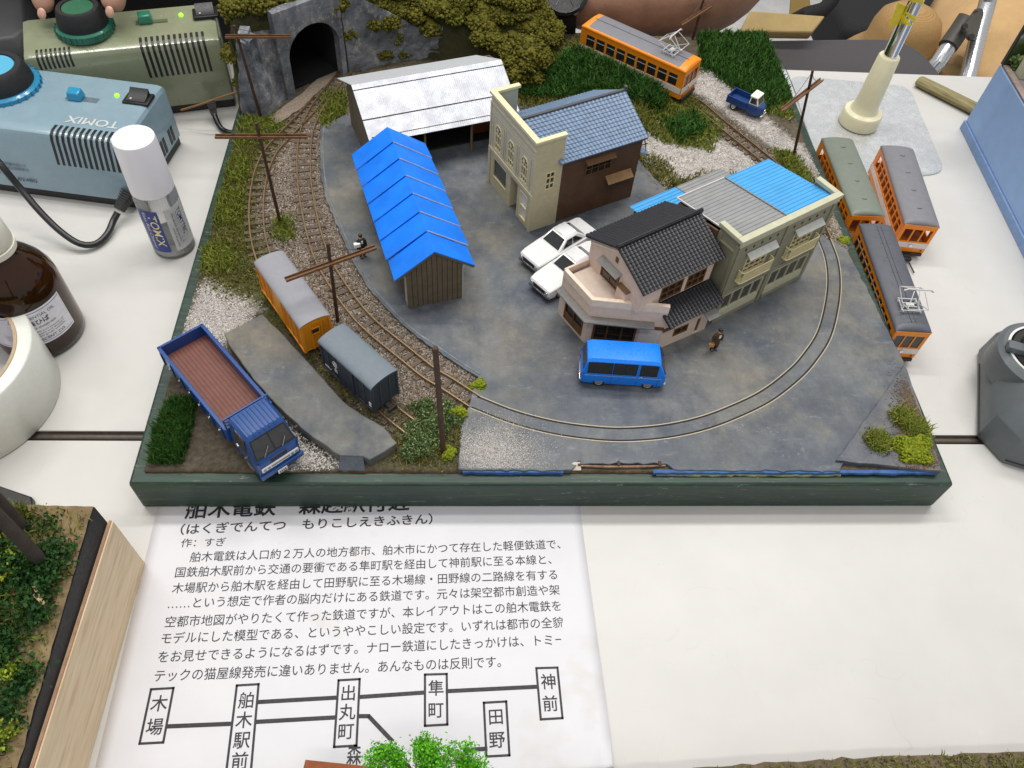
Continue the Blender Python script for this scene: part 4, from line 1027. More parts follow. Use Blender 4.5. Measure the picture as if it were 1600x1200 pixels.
# ---------------------------------------------------------------- pale pink corner house
ph = thing('corner_house', 'pale pink corner house with a roof terrace and black tiled roofs', 'building', (283.2, 88.8, RT), 31)
A_, B_, C_, D_ = (-36.2, 52.5), (-36.2, 26.6), (-2.0, 0.6), (33.5, -1.6)
TH = 36.5
def edgeM(p, q):
    d = Vector((q[0]-p[0], q[1]-p[1])); return Matrix.Translation((p[0], p[1], 0)) @ Matrix.Rotation(math.atan2(d.y, d.x), 4, 'Z'), d.length
MA, LA = edgeM(A_, B_); MBm, LB = edgeM(B_, C_); MC, LC = edgeM(C_, D_)
m = MB(); wall_panel(m, LA, TH, [(4.5, LA-3.5, 2.2, 20.5)], 1.4, MA); wall_panel(m, LB, TH, [(3.5, 28.5, 0.4, 20.5)], 1.4, MBm)
m.build('shop_wall', M_pink, ph, weld=True)
m = MB(); wall_panel(m, LC, 24.5, [(9.5, 20, 7, 13.5), (25.5, 30, 1, 15)], 1.3, MC); m.build('front_wall', M_pink, ph, weld=True)
# coping and cornice bands round the parapet
def band(mb, z0, z1, out, inn, path):
    pts = [Vector((*p, 0)) for p in path]; rings = []
    for i, p in enumerate(pts):
        a = (p-pts[i-1]).normalized() if i else (pts[1]-p).normalized(); b = (pts[i+1]-p).normalized() if i < len(pts)-1 else a
        na, nb = Vector((a.y, -a.x, 0)), Vector((b.y, -b.x, 0)); n = (na+nb).normalized(); n /= max(n.dot(na), .3)
        o, i2 = p+n*out, p-n*inn
        rings.append([(o.x, o.y, z0), (i2.x, i2.y, z0), (i2.x, i2.y, z1), (o.x, o.y, z1)])
    mb.loft(rings)
m = MB(); band(m, TH+0.02, TH+0.9, 0.5, 1.9, [A_, B_, C_]); band(m, TH-4.4, TH-0.0, 0.45, -0.03, [A_, B_, C_]); m.build('parapet_coping', M_pinklight, ph)
m = MB(); band(m, 22.6, 23.8, 5.2, -0.03, [A_, B_, (B_[0]+(C_[0]-B_[0])*.86, B_[1]+(C_[1]-B_[1])*.86)]); m.build('awning_ledge', M_greyledge, ph, bevel=0.3)
m = MB(); m.prism([(-34.6, 51.0), (-34.6, 27.5), (-2.6, 2.3), (-2.6, 9), (-19, 20), (-19, 51.0)], TH-4.0, TH-3.3); m.build('terrace_floor', card('pale_pink_floor', C(206, 188, 174)), ph)
m = MB(); m.box(-36.0, -19.2, 52.6, 53.9, 0, TH+0.8); m.build('terrace_side_wall', M_pink, ph)
window(ph, MA, 4.5, 2.2, LA-8, 18.3, 2, 1, M_brownframe, 1.0, 1.4, 'shop_window', M_panedark)
m = MB(); m.box(5.6, LA-4.6, 0.0, 0.5, 3.2, 8.2, MA); m.build('stall_board', M_brownframe, ph)
window(ph, MBm, 3.5, 0.4, 25, 20.1, 3, 1, M_brownframe, 1.2, 1.4, 'shop_door', M_panedark)
m = MB(); m.box(4.8, 27.3, 0.0, 0.5, 1.7, 5.5, MBm)
for k in range(3):
    for z in (9, 12.5, 16): m.box(4.9+k*7.8, 11.6+k*7.8, 0.25, 0.55, z, z+.25, MBm)
m.build('door_panel', mat('dark_timber_panel', C(70, 46, 28), 0.55, var=0.2), ph)
m = MB(); m.box(30, LB-1, -0.4, -0.03, 2, 17, MBm); m.build('notice_board', card('white_board', C(214, 206, 200)), ph)
m = MB(); m.box(29.4, LB+0.3, -0.9, -0.03, 18.2, 20, MBm); m.box(0.1, 8.5, -0.9, -0.03, 16, 18, MC); m.build('timber_band', M_brownframe, ph)
window(ph, MC, 9.5, 7, 10.5, 6.5, 2, 1, M_brownframe, 0.8, 1.3, 'ground_window', M_panedark)
window(ph, MC, 25.5, 1, 4.5, 14, 1, 1, M_pinklight, 0.7, 1.3, 'side_door', M_brownwall)
# main block
zE2, zR2, yR2 = 52.5, 65.2, 31.0
gable = [(17, 24.6), (17, 34.0), (8.5, 34.0), (8.5, zE2-0.6), (yR2, zR2-1.6), (54, zE2-0.8), (54, 0), (20, 0)]
m = MB(); m.extr(gable, -19.0, -17.6, 'x'); m.build('gable_wall', M_pink, ph)
m = MB(); m.box(-17.5, 34.4, 17, 53, 24.6, 50.5); m.box(-17.5, 34.0, 20, 53, 0, 24.5); m.build('rear_wall', M_brownwall, ph)
MU = Matrix.Translation((-17.5, 8.5, 0))
m = MB(); wall_panel(m, 52, 18.3, [(14, 30, .8, 11.8), (33, 47, .8, 11.8)], 1.3, MU@Matrix.Translation((0, 0, 33.8))); m.build('upper_wall', M_pink, ph, weld=True)
m = MB(); m.extr([(9.9, 24.6), (9.9, zE2-0.6), (yR2, zR2-1.8), (54, zE2-0.8), (54, 0), (20, 0)], 34.5, 35.4, 'x'); m.build('far_gable', M_brownwall, ph)
for x, w in ((14, 16), (33, 14)): window(ph, MU, x, 34.6, w, 11, 3, 2, M_brownframe, 0.8, 1.3, 'upper_window', M_panedark)
m = MB(); tile_roof(m, (-21, 4.6, zE2), (37.6, 4.6, zE2), (37.6, yR2, zR2), (-21, yR2, zR2), 24, 14, 0.6, 0.45)
tile_roof(m, (37.6, 57.4, zE2), (-21, 57.4, zE2), (-21, yR2+.05, zR2), (37.6, yR2+.05, zR2), 24, 14, 0.6, 0.45)
m.build('tiled_roof', M_tileblack, ph, smooth=True, angle=50)
m = MB(); m.bar((-21.6, yR2, zR2+0.9), (38.4, yR2, zR2+0.9), 2.4, 2.2); m.bar((-21.6, yR2-0.05, zR2+2.3), (38.4, yR2-.05, zR2+2.3), 1.3, 0.7); m.build('ridge', M_tileblack, ph, bevel=0.35)
m = MB(); tile_roof(m, (-4.0, -6.0, 26.4), (36.6, -6.0, 26.4), (36.6, 8.4, 32.6), (-4.0, 8.4, 32.6), 17, 8, 0.6, 0.4); m.build('lower_tiled_roof', M_tileblack, ph, smooth=True, angle=50)
m = MB(); m.quad_slab([(24, -9.0, 19.5), (33, -9.0, 19.5), (33, -2.4, 21.6), (24, -2.4, 21.6)], 0.6); m.build('door_canopy', M_greyledge, ph)
MG = Matrix.Translation((-19.0, 44, 0)) @ Matrix.Rotation(R(-90), 4, 'Z')      # gable face: x runs toward the front
window(ph, MG, 2.5, 35.5, 15, 10.5, 2, 2, M_brownframe, 0.9, 0.42, 'gable_window', M_pane, front=-.8)
m = MB(); m.quad_slab([tuple(MG@Vector(q)) for q in ((1.2, -4.4, 47.2), (18.8, -4.4, 47.2), (18.8, -0.05, 49), (1.2, -0.05, 49))], 0.5); m.build('gable_hood', M_greyledge, ph)
m = MB(); m.box(19.5, 27.5, -2.8, -0.02, TH-3.2, 43, MG); bx = m.build('terrace_cupboard', M_pink, ph)
m = MB(); m.box(19.2, 27.8, -3.2, -0.02, 43.05, 43.9, MG); m.build('cupboard_top', M_brownframe, bx)
m = MB(); m.box(11.8, 13.8, -0.5, -0.02, 53.5, 57, MG); m.build('attic_vent', M_brownframe, ph)
m = MB(); m.quad_slab([tuple(MG@Vector(q)) for q in ((-9.8, -0.5, 50.6), (13, -0.5, 62), (13, -0.5, 60.6), (-9.8, -0.5, 49.2))], 0.45); m.build('gable_trim', M_pinklight, ph)
# ================================================================ TRAMS, WAGONS
def wheelset(par, x, r, w, z, mt=None):
    m = MB()
    for s in (-1, 1): m.tube([(x, s*(w/2), z), (x, s*(w/2-1.6), z)], r, 16)
    m.tube([(x, -w/2, z), (x, w/2, z)], 0.5, 6); return m.build('wheelset', mt or M_under, par, smooth=True)
def roof_arc(mb, L, hw, ze, rise, droop=2.2, nseg=12, th=0.7, endr=4.0, over=0.5):
    """arched roof with rounded down ends"""
    rings = []; xs = [-L/2-over]+[-L/2-over+endr*(1-math.cos(a)) for a in np.linspace(0.25, PI/2, 4)]
    xs += [-x for x in reversed(xs)]
    for x in xs:
        e = max(0, endr-(L/2+over-abs(x)))/endr; k = math.sqrt(max(0, 1-e*e)) if endr > 0 else 1
        top = [(x, (hw+over)*math.sin(a), ze-droop*0*e+rise*math.cos(a)*(0.35+0.65*k)-rise*0.0-(1-k)*droop*0.3*math.cos(a)) for a in np.linspace(-PI/2, PI/2, nseg)]
        rings.append(top+[(x, hw+over, ze-th), (x, -hw-over, ze-th)])
    return mb.loft(rings)
def pantograph(par, x, z):
    base = MB()
    for y in (-5.5, 5.5): base.bar((x-6, y, z+1.6), (x+6, y, z+1.6), 0.7)
    for dx in (-5, -1.5, 1.5, 5): base.bar((x+dx, -6, z+2.0), (x+dx, 6, z+2.0), 0.6)
    for dx in (-4, 4):
        for y in (-5.5, 5.5): base.tube([(x+dx, y, z-0.3), (x+dx, y, z+1.4)], 0.75, 8)
    base.box(x-1.2, x+1.2, -2.5, 2.5, z+1.3, z+2.8)
    o = base.build('pantograph', M_silver, par)
    arms = MB()
    kn = [(x-9.5, z+8), (x+9.5, z+8)]; topx = [(x-0.8, z+15), (x+0.8, z+15)]
    for s in (-1, 1):
        y0, y1, y2 = s*4.6, s*6.5, s*3.2
        arms.tube([(x+3, y0, z+2), (kn[0][0], y1, kn[0][1])], 0.28, 6); arms.tube([(x-3, y0, z+2), (kn[1][0], y1, kn[1][1])], 0.28, 6)
        arms.tube([(kn[0][0], y1, kn[0][1]), (topx[0][0], y2, topx[0][1])], 0.28, 6); arms.tube([(kn[1][0], y1, kn[1][1]), (topx[1][0], y2, topx[1][1])], 0.28, 6)
    for kx, kz in kn: arms.tube([(kx, -6.5, kz), (kx, 6.5, kz)], 0.3, 6)
    arms.tube([(kn[0][0], -6.5, kn[0][1]), (topx[0][0], 3.2, topx[0][1])], 0.22, 5)
    arms.build('pantograph_arm', M_silver, o)
    sh = MB(); sh.tube([(x, -9, z+14.2), (x, -7, z+15.6), (x, 7, z+15.6), (x, 9, z+14.2)], 0.55, 8); sh.build('collector_shoe', M_silver, o)
    return o
def tram(name, label, loc, rot, L, Wd, mroof, zbody=5.0, ze=29.0, rise=3.2, nwin=9, doors=(), pant=None, orange_ends=False, vents=3, group=None, dark=True, winz=(15.0, 25.0), bright_end=False):
    t = thing(name, label, 'tram car', loc, rot, group); h = ze-zbody; hw = Wd/2
    # side walls with real window openings
    pit = (L-8)/nwin
    for s in (-1, 1):
        holes = [(4+k*pit+0.9, 4+(k+1)*pit-0.9, winz[0]-zbody, winz[1]-zbody) for k in range(nwin)]
        M = Matrix.Translation((-L/2, s*hw, zbody)) if s < 0 else Matrix.Translation((L/2, hw, zbody))@Matrix.Rotation(PI, 4, 'Z')
        m = MB(); wall_panel(m, L, h, holes, 0.8, M); o = m.build('side_panel', M_orange, t, weld=True)
        m = MB(); m.box(0.1, L-0.1, -0.14, -0.01, 4.0, 8.6, M); m.build('white_band', M_band, o)
        m = MB()
        for q in holes: m.box(q[0], q[1], 0.3, 0.5, (q[2]+q[3])/2+1.2, (q[2]+q[3])/2+1.75, M)
        m.build('window_bar', M_silver if dark else M_orange, o)
        if dark:
            m = MB()
            for q in holes: m.box(q[0], q[1], 0.55, 0.7, q[2], q[3], M)
            m.build('window_glass', M_glass, o)
    for s in (-1, 1):
        M = Matrix.Translation((s*L/2, -hw if s > 0 else hw, zbody))@Matrix.Rotation(R(90 if s > 0 else -90), 4, 'Z')
        w3 = (Wd-3.2)/3; hs = [(1.6+k*w3+0.5, 1.6+(k+1)*w3-0.5, winz[0]-zbody-0.5, winz[1]-zbody+0.3) for k in range(3)]
        m = MB(); wall_panel(m, Wd, h, hs, 0.8, M@Matrix.Translation((0, -0.82, 0))); o = m.build('end_panel', M_orange, t, weld=True)
        m = MB(); m.box(-0.1, Wd+0.1, -1.0, -0.83, 4.0, 8.6, M); m.build('white_band', M_band, o)
        m = MB(); m.tube([tuple(M@Vector((Wd/2, -1.9, 6.3))), tuple(M@Vector((Wd/2, -1.0, 6.3)))], 1.15, 14); m.build('headlight', M_chrome, o, smooth=True)
        m = MB()
        for k in (0, 1): m.tube([tuple(M@Vector((2.6+k*(Wd-5.2), -1.4, 2.2))), tuple(M@Vector((2.6+k*(Wd-5.2), -0.9, 2.2)))], 0.6, 10); 
        m.build('tail_light', mat('red_tail_light', (0.35, 0.01, 0.008, 1), 0.3), o)
        m = MB(); m.box(1, Wd-1, -2.2, -0.85, -2.0, 0.2, M); m.build('bumper_step', M_under, o)
        if dark:
            m = MB()
            for q in hs: m.box(q[0], q[1], -0.35, -0.2, q[2], q[3], M)
            m.build('window_glass', M_glass, o)
    m = MB(); m.box(-L/2+0.9, L/2-0.9, -hw+0.9, hw-0.9, zbody+0.2, zbody+(6 if not dark else 8)); m.build('floor', M_interior if dark else mat('orange_inner_floor', (0.35, 0.09, 0.01, 1), .6), t)
    m = MB(); roof_arc(m, L, hw, ze+0.05, rise)
    r = m.build('roof', M_orange if orange_ends else mroof, t, smooth=True, angle=50)
    if orange_ends:
        m = MB(); g = []
        for x in (-L/2+5.5, L/2-5.5):
            g.append([(x, (hw+.5)*math.sin(a), ze+0.12+rise*math.cos(a)) for a in np.linspace(-1.12, 1.12, 10)]+[(x, (hw+.5)*math.sin(1.12), ze+rise*math.cos(1.12)-.3), (x, -(hw+.5)*math.sin(1.12), ze+rise*math.cos(1.12)-.3)])
        m.loft(g); m.build('roof_sheet', mroof, r, smooth=True, angle=50)
    zt = ze+rise
    for k in range(vents):
        x = -L/2+L*(k+0.7)/(vents+0.4); m = MB()
        if pant is None: m.tube([(x-0.4, -1.6, zt-.1), (x-.1, -1.5, zt+.35), (x+.5, 0, zt+.45), (x-.1, 1.5, zt+.35), (x-0.4, 1.6, zt-.1)], 0.24, 6)
        else:
            if abs(x-pant) < 9: continue
            for y in (-5.2, 5.2): m.tube([(x-1.4, y, zt-1.1), (x-1.2, y*.93, zt-.35), (x+1.2, y*.93, zt-.35), (x+1.4, y, zt-1.1)], 0.26, 6)
        m.build('ventilator', mroof if pant is None else M_roofdark, r)
    if pant is not None:
        m = MB(); 
        for y in ((-1.4, 1.4) if not orange_ends else (0.0,)): m.bar((-L/2+4, y, zt+.15), (L/2-4, y, zt+.15), 0.35, 0.45)
        for k in range(7): x = -L/2+8+k*(L-16)/6; m.bar((x, -3.4, zt-.1), (x, 3.4, zt-.1), 0.3, 0.35)
        m.build('roof_conduit', M_roofdark, r); pantograph(t, pant, zt-0.2)
    m = MB(); m.box(-L/2+3, L/2-3, -hw+3, hw-3, zbody-1.6, zbody-0.05); m.box(-8, 8, -hw+2, hw-2, zbody-3.2, zbody-1.7); m.build('underframe', M_under, t)
    for x in (-L*0.33, L*0.33):
        for d in (-5.5, 5.5): wheelset(t, x+d, 2.6, 10.5, 2.65)
        m = MB()
        for y in (-6.6, 6.6): m.box(x-8, x+8, y-.6, y+.6, 1.8, 3.6)
        m.build('bogie_frame', M_under, t)
    return t
tram('orange_tram', 'orange tram with grey roof and raised pantograph between the two grass fields', (303, 370.3, 29.75), -39.3, 93, 23.5, M_roofgrey, zbody=4.5, ze=27.6, rise=2.8, nwin=9, pant=27, orange_ends=True, vents=3, winz=(13.2, 22.6))
tram('tram_car', 'orange tram car with a plain sage grey roof', (447.8, 252, 0.1), -91.3, 85, 23, M_roofgreen, nwin=10, vents=4, dark=False, group='spare tram cars beside the board')
tram('tram_car', 'orange tram car with a plain purplish grey roof and a coupler showing', (487.6, 243.5, 0.1), -97, 86, 23.5, M_roofgrey, nwin=10, vents=4, dark=False, group='spare tram cars beside the board')
tram('tram_car', 'orange tram car with a dark grey roof carrying a silver pantograph', (446.0, 152, 0.1), -93.4, 95, 21.8, M_roofdark, nwin=12, vents=4, pant=30, dark=True, group='spare tram cars beside the board')
# loose coupler under the purplish grey car
cp = [o for o in bpy.data.objects if o.get('label', '').startswith('orange tram car with a plain purplish')][0]
m = MB(); m.box(43.2, 48, -2.4, 2.4, 2.2, 4.6); m.box(48, 50.5, -3.2, 3.2, 1.8, 4.2); m.build('coupler', M_under, cp, bevel=0.4)
m = MB(); m.tube([(50, 1.0, 2.6), (61, 3.5, 1.6)], 0.5, 8); m.build('coupler_rod', M_under, cp)

M_yellow = mat('amber_yellow_planks', C(232, 150, 22), 0.5, var=0.1, scale=20, bump=0.1, dirt=0.1)
M_yellowdark = mat('amber_plank_gap', C(150, 88, 14), 0.7)
M_boxgrey = mat('dark_slate_wagon_side', C(56, 63, 72), 0.55, var=0.15, bump=0.15)
M_boxroof = mat('slate_grey_wagon_roof', C(108, 118, 126), 0.6, var=0.06, bump=0.05)
M_wagroof = mat('plain_grey_wagon_roof', C(140, 140, 146), 0.6, var=0.04, bump=0.04)
def van_wagon(name, label, loc, rot, L, Wd, ze, rise, mside, mgap, mroof, yellow):
    t = thing(name, label, 'wagon', loc, rot); hw = Wd/2; zb = 4.6
    arc = [(hw*math.sin(a), ze-0.2+(rise-0.4)*math.cos(a)) for a in np.linspace(-PI/2, PI/2, 13)]
    m = MB(); m.extr([(-hw, zb)]+arc+[(hw, zb)], -L/2, L/2, 'x'); body = m.build('body', mside, t)
    m = MB(); nr = 8 if yellow else 7
    for s in (-1, 1):
        for k in range(nr+1):
            x = -L/2+0.5+k*(L-1)/nr; m.box(x-0.45, x+0.45, s*hw-(0.45 if s < 0 else -0.02), s*hw+(0.45 if s > 0 else -0.02), zb-0.3, ze-0.3)
        m.box(-L/2, L/2, min(s*hw+s*.02, s*hw+s*.6), max(s*hw+s*.02, s*hw+s*.6), zb-0.8, zb+0.5)
    for s in (-1, 1):
        for y in (-hw+.5, -hw*0.36, hw*0.36, hw-.5): m.box(min(s*(L/2+.02), s*(L/2+.5)), max(s*(L/2+.02), s*(L/2+.5)), y-.45, y+.45, zb-0.3, ze-0.3+(rise*0.75 if abs(y) < hw*.5 else 0))
    m.build('side_rib', mside, body)
    m = MB()
    for s in (-1, 1):
        for k in range(1, 16): z = zb+0.6+k*(ze-zb-1)/16; m.box(-L/2+.2, L/2-.2, s*hw-.03 if s > 0 else s*hw-.1, s*hw+.1 if s > 0 else s*hw+.03, z-.08, z+.08)
        for k in range(1, 16): z = zb+0.6+k*(ze-zb-1)/16; m.box(s*L/2-.1, s*L/2+.1, -hw+.2, hw-.2, z-.08, z+.08)
    m.build('plank_line', mgap, body)
    m = MB()
    for s in (-1, 1): m.box(-6.5 if not yellow else -5, 6.5 if not yellow else 5, min(s*(hw+.05), s*(hw+.75)), max(s*(hw+.05), s*(hw+.75)), zb+.8, ze-.8)
    d = m.build('sliding_door', mside if yellow else mat('navy_slate_door', C(46, 52, 66), .5, var=.15), t)
    if yellow:
        for s in (-1, 1):
            m = MB(); M = Matrix.Translation((s*(L/2+.05), 0, 15))@Matrix.Rotation(R(90 if s > 0 else -90), 4, 'Z'); frame_rect(m, 5.5, 5, .7, -.45, 0.05, 1, 1, -3.4, 1, M=M); o = m.build('end_window', M_yellow, t)
            p = MB(); p.box(-2.8, 1.5, -.12, -.02, 1.6, 5.5, M); p.build('pane', M_interior, o)
    else:
        m = MB(); y = -hw-.78
        rg = [[(-8.6+r*math.cos(a), yy, 17.2+r*math.sin(a)*1.1) for r, yy in ((1.7, y+.1), (2.1, y+.1), (2.1, y+.32), (1.7, y+.32))] for a in np.linspace(0, 2*PI, 15)]
        m.loft(rg, cap=False); m.box(-8.8, -8.4, y+.1, y+.3, 15.4, 19); m.box(-10, -7.2, y+.1, y+.3, 16.9, 17.3); m.box(-9.8, -7.4, y+.1, y+.3, 12.6, 13); m.box(-8.8, -8.4, y+.1, y+.3, 11, 14.2); m.box(-9.8, -7.4, y+.1, y+.3, 10.9, 11.3)
        m.v = [(x+17.5 if False else x, yy, z) for x, yy, z in m.v]
        m.build('white_emblem', M_band, t)
        m = MB()
        for k in range(4): m.box(18.2+k*.0, 20.2, -hw-.5, -hw-.12, 7.4+k*.9, 7.8+k*.9)
        for k in range(5): m.box(-19+k*1.1, -18.2+k*1.1, -hw-.5, -hw-.12, 7.6, 8.3)
        m.build('white_stencil', M_band, t)
    m = MB(); rings = []
    for x in (-L/2-.7, L/2+.7):
        rings.append([(x, (hw+.6)*math.sin(a), ze+rise*math.cos(a)) for a in np.linspace(-PI/2, PI/2, 15)]+[(x, (hw+.6)*math.sin(a), ze-.5+(rise)*math.cos(a)) for a in np.linspace(PI/2, -PI/2, 15)])
    m.loft(rings); m.build('roof', mroof, t, smooth=True, angle=45)
    m = MB(); m.box(-L/2+1, L/2-1, -hw+2.5, hw-2.5, 3.0, zb-.05); m.build('underframe', M_under, t)
    for x in (-L*.3, L*.3): wheelset(t, x, 2.5, 10.5, 2.5)
    for s in (-1, 1):
        m = MB(); m.box(s*L/2 if s > 0 else -L/2-4, L/2+4 if s > 0 else -L/2, -1.6, 1.6, 2.6, 4.4); m.box(s*(L/2+4) if s > 0 else -L/2-5.4, L/2+5.4 if s > 0 else -L/2-4, -3, 3, 2.2, 4.8); m.build('coupler', M_under, t, bevel=.3)
    return t
van_wagon('goods_wagon', 'amber yellow plank wagon with a plain grey arched roof', (71.8, 107.3, 29.75), -56.9, 57, 17.4, 25.0, 3.0, M_yellow, M_yellowdark, M_wagroof, True)
van_wagon('goods_wagon', 'dark slate boxcar with white stencil marks and a slate grey arched roof', (112.2, 60.5, 29.75), -46, 42.4, 17.4, 24.5, 2.8, M_boxgrey, mat('slate_plank_gap', C(38, 43, 50), .7), M_boxroof, False)
# ================================================================ ROAD VEHICLES
def wheel(par, x, y, r, w, mrim=None):
    """tyre and rim lying in the xz plane at side y"""
    s = 1 if y > 0 else -1
    m = MB(); rings = []
    for rr, yy in ((r*.62, y-s*w), (r*.93, y-s*w), (r, y-s*w*.8), (r, y-s*w*.2), (r*.93, y), (r*.62, y)):
        rings.append([(x+rr*math.cos(a), yy, r+rr*math.sin(a)) for a in np.linspace(0, 2*PI, 20, endpoint=False)])
    m.loft(rings, cap=True); o = m.build('wheel', M_tyre, par, smooth=True, angle=40)
    m = MB(); rings = []
    for rr, yy in ((r*.64, y+s*.04), (r*.6, y+s*.12), (r*.5, y-s*.3), (r*.3, y-s*.15), (r*.1, y+s*.05)):
        rings.append([(x+rr*math.cos(a), yy, r+rr*math.sin(a)) for a in np.linspace(0, 2*PI, 20, endpoint=False)])
    m.loft(rings); m.build('rim', mrim or M_rim, o, smooth=True, angle=30)
    return o
def face_panel(mb, q, u0, u1, v0, v1, off=0.12, th=0.14, uv=None):
    """slab lying on a four-cornered face q = (bottom near, bottom far, top far, top near)"""
    a, b, c, d = map(Vector, q)
    def p(u, v): return (a*(1-u)+b*u)*(1-v)+(d*(1-u)+c*u)*v
    n = (b-a).cross(d-a).normalized()
    pts = [p(*w) for w in (uv or ((u0, v0), (u1, v0), (u1, v1), (u0, v1)))]
    k = len(pts); lo = [x+n*(off-th) for x in pts]; hi = [x+n*off for x in pts]
    mb.add(lo+hi, [tuple(range(k-1, -1, -1)), tuple(range(k, 2*k))]+[(i, (i+1) % k, k+(i+1) % k, k+i) for i in range(k)])
    return mb
def sec(x, w, zb, zt, r=0.8, tuck=0.5):
    return [(x, -w+tuck, zb), (x, w-tuck, zb), (x, w-.05, zb+(zt-zb)*.28), (x, w, zb+(zt-zb)*.62), (x, w-.15, zt-r*.6), (x, w-r, zt), (x, -w+r, zt), (x, -w+.15, zt-r*.6), (x, -w, zb+(zt-zb)*.62), (x, -w+.05, zb+(zt-zb)*.28)]
def sedan(label, loc, rot, L=52, Wd=19.2, group=None):
    t = thing('saloon_car', label, 'car', loc, rot, group); w = Wd/2; h = L/2
    m = MB(); m.loft([sec(h-.2, w-1.6, 3.2, 8.4), sec(h-1.0, w-.9, 2.6, 9.2), sec(h-5, w-.3, 2.4, 9.9), sec(h-17.5, w, 2.3, 10.7), sec(0, w, 2.2, 10.9), sec(-h+13, w, 2.3, 10.9), sec(-h+3, w-.4, 2.6, 10.5), sec(-h+.4, w-1.2, 3.2, 10.0)])
    body = m.build('body', M_white, t, smooth=True, angle=32)
    # greenhouse
    zb, zt = 10.6, 16.6; xf, xr, tf, tr = h-17.5, -h+9.0, h-25.5, -h+16.5; yb, yt = w-.9, w-3.1
    g = [(xr, -yb, zb), (xf, -yb, zb), (xf, yb, zb), (xr, yb, zb), (tr, -yt, zt-.5), (tf, -yt, zt-.4), (tf, yt, zt-.4), (tr, yt, zt-.5)]
    m = MB(); m.hexa(g); m.build('cabin', M_white, t, bevel=0.5, seg=3)
    m = MB(); m.loft([[(x, -yt+.2, zt-.8), (x, yt-.2, zt-.8), (x, yt-.7, zt-.05), (x, 0, zt+.35), (x, -yt+.7, zt-.05)] for x in (tr+.2, (tr+tf)/2, tf-.2)]); m.build('roof', M_white, t, smooth=True, angle=60)
    ws = MB(); face_panel(ws, (g[1], g[2], g[6], g[5]), .09, .91, .1, .9); ws.build('windscreen', M_glass, t)
    m = MB(); face_panel(m, (g[3], g[0], g[4], g[7]), .1, .9, .14, .88); m.build('rear_window', M_glass, t)
    for q, nm in (((g[0], g[1], g[5], g[4]), 1), ((g[2], g[3], g[7], g[6]), -1)):
        f_ = (lambda u: u) if nm == 1 else (lambda u: 1-u)
        m = MB()
        for u0, u1, s0, s1 in ((.14, .5, .16, 0), (.54, .9, 0, 0)):
            uv = [(f_(u0), .16), (f_(u1), .16), (f_(u1 if u1 < .8 else .88), .86), (f_(u0+s0 if u0 < .2 else u0), .86)]
            if nm == -1: uv = uv[::-1]
            face_panel(m, q, 0, 0, 0, 0, .2, .2, uv)
        m.build('side_window', M_glass, t)
    m = MB(); m.box(h-1.6, h+.55, -w+1.0, w-1.0, 3.6, 5.2); m.build('bumper', mat('dull_chrome_bumper', C(110, 112, 116), .3, metal=.6), t, bevel=.4)
    m = MB(); m.box(-h-.4, -h+1.6, -w+1.0, w-1.0, 4.0, 5.6); m.build('bumper', MATS['dull_chrome_bumper'], t, bevel=.4)
    m = MB(); m.box(h-.6, h+.12, -w+4.6, w-4.6, 5.6, 8.0); m.build('grille', M_black, t, bevel=.1)
    for y in (-w+3, w-3):
        m = MB(); m.tube([(h-.8, y, 6.9), (h+.25, y, 6.9)], 1.1, 14); m.build('headlight', M_chrome, t, smooth=True)
        m = MB(); m.box(-h-.1, -h+.8, y-1.4, y+1.4, 6.4, 8.4); m.build('tail_light', mat('red_tail_light', (0.35, 0.01, 0.008, 1), 0.3), t)
    m = MB()
    for s in (-1, 1):
        pass
        m.box(-4.4, -4.25, s*w-.12 if s > 0 else s*w-.05, s*w+.05 if s > 0 else s*w+.12, 4, 10)
    m.build('crease', mat('pale_grey_crease', C(205, 205, 205), .35), body)
    for x in (h-9.5, -h+11): 
        for y in (-w+.1, w-.1): wheel(t, x, y, 3.6, 2.4)
    m = MB(); m.box(-h+4, h-4, -w+1.5, w-1.5, 1.5, 2.6); m.build('chassis', M_under, t)
    return t
sedan('white two door saloon car standing alone between the cream building and the pink house', (228.0, 168.0, RT), 219.8, group='white saloon cars on the grey road')
sedan('white saloon car close against the pink house, mostly hidden by its terrace', (233.3, 146.4, RT), 219.8, group='white saloon cars on the grey road')

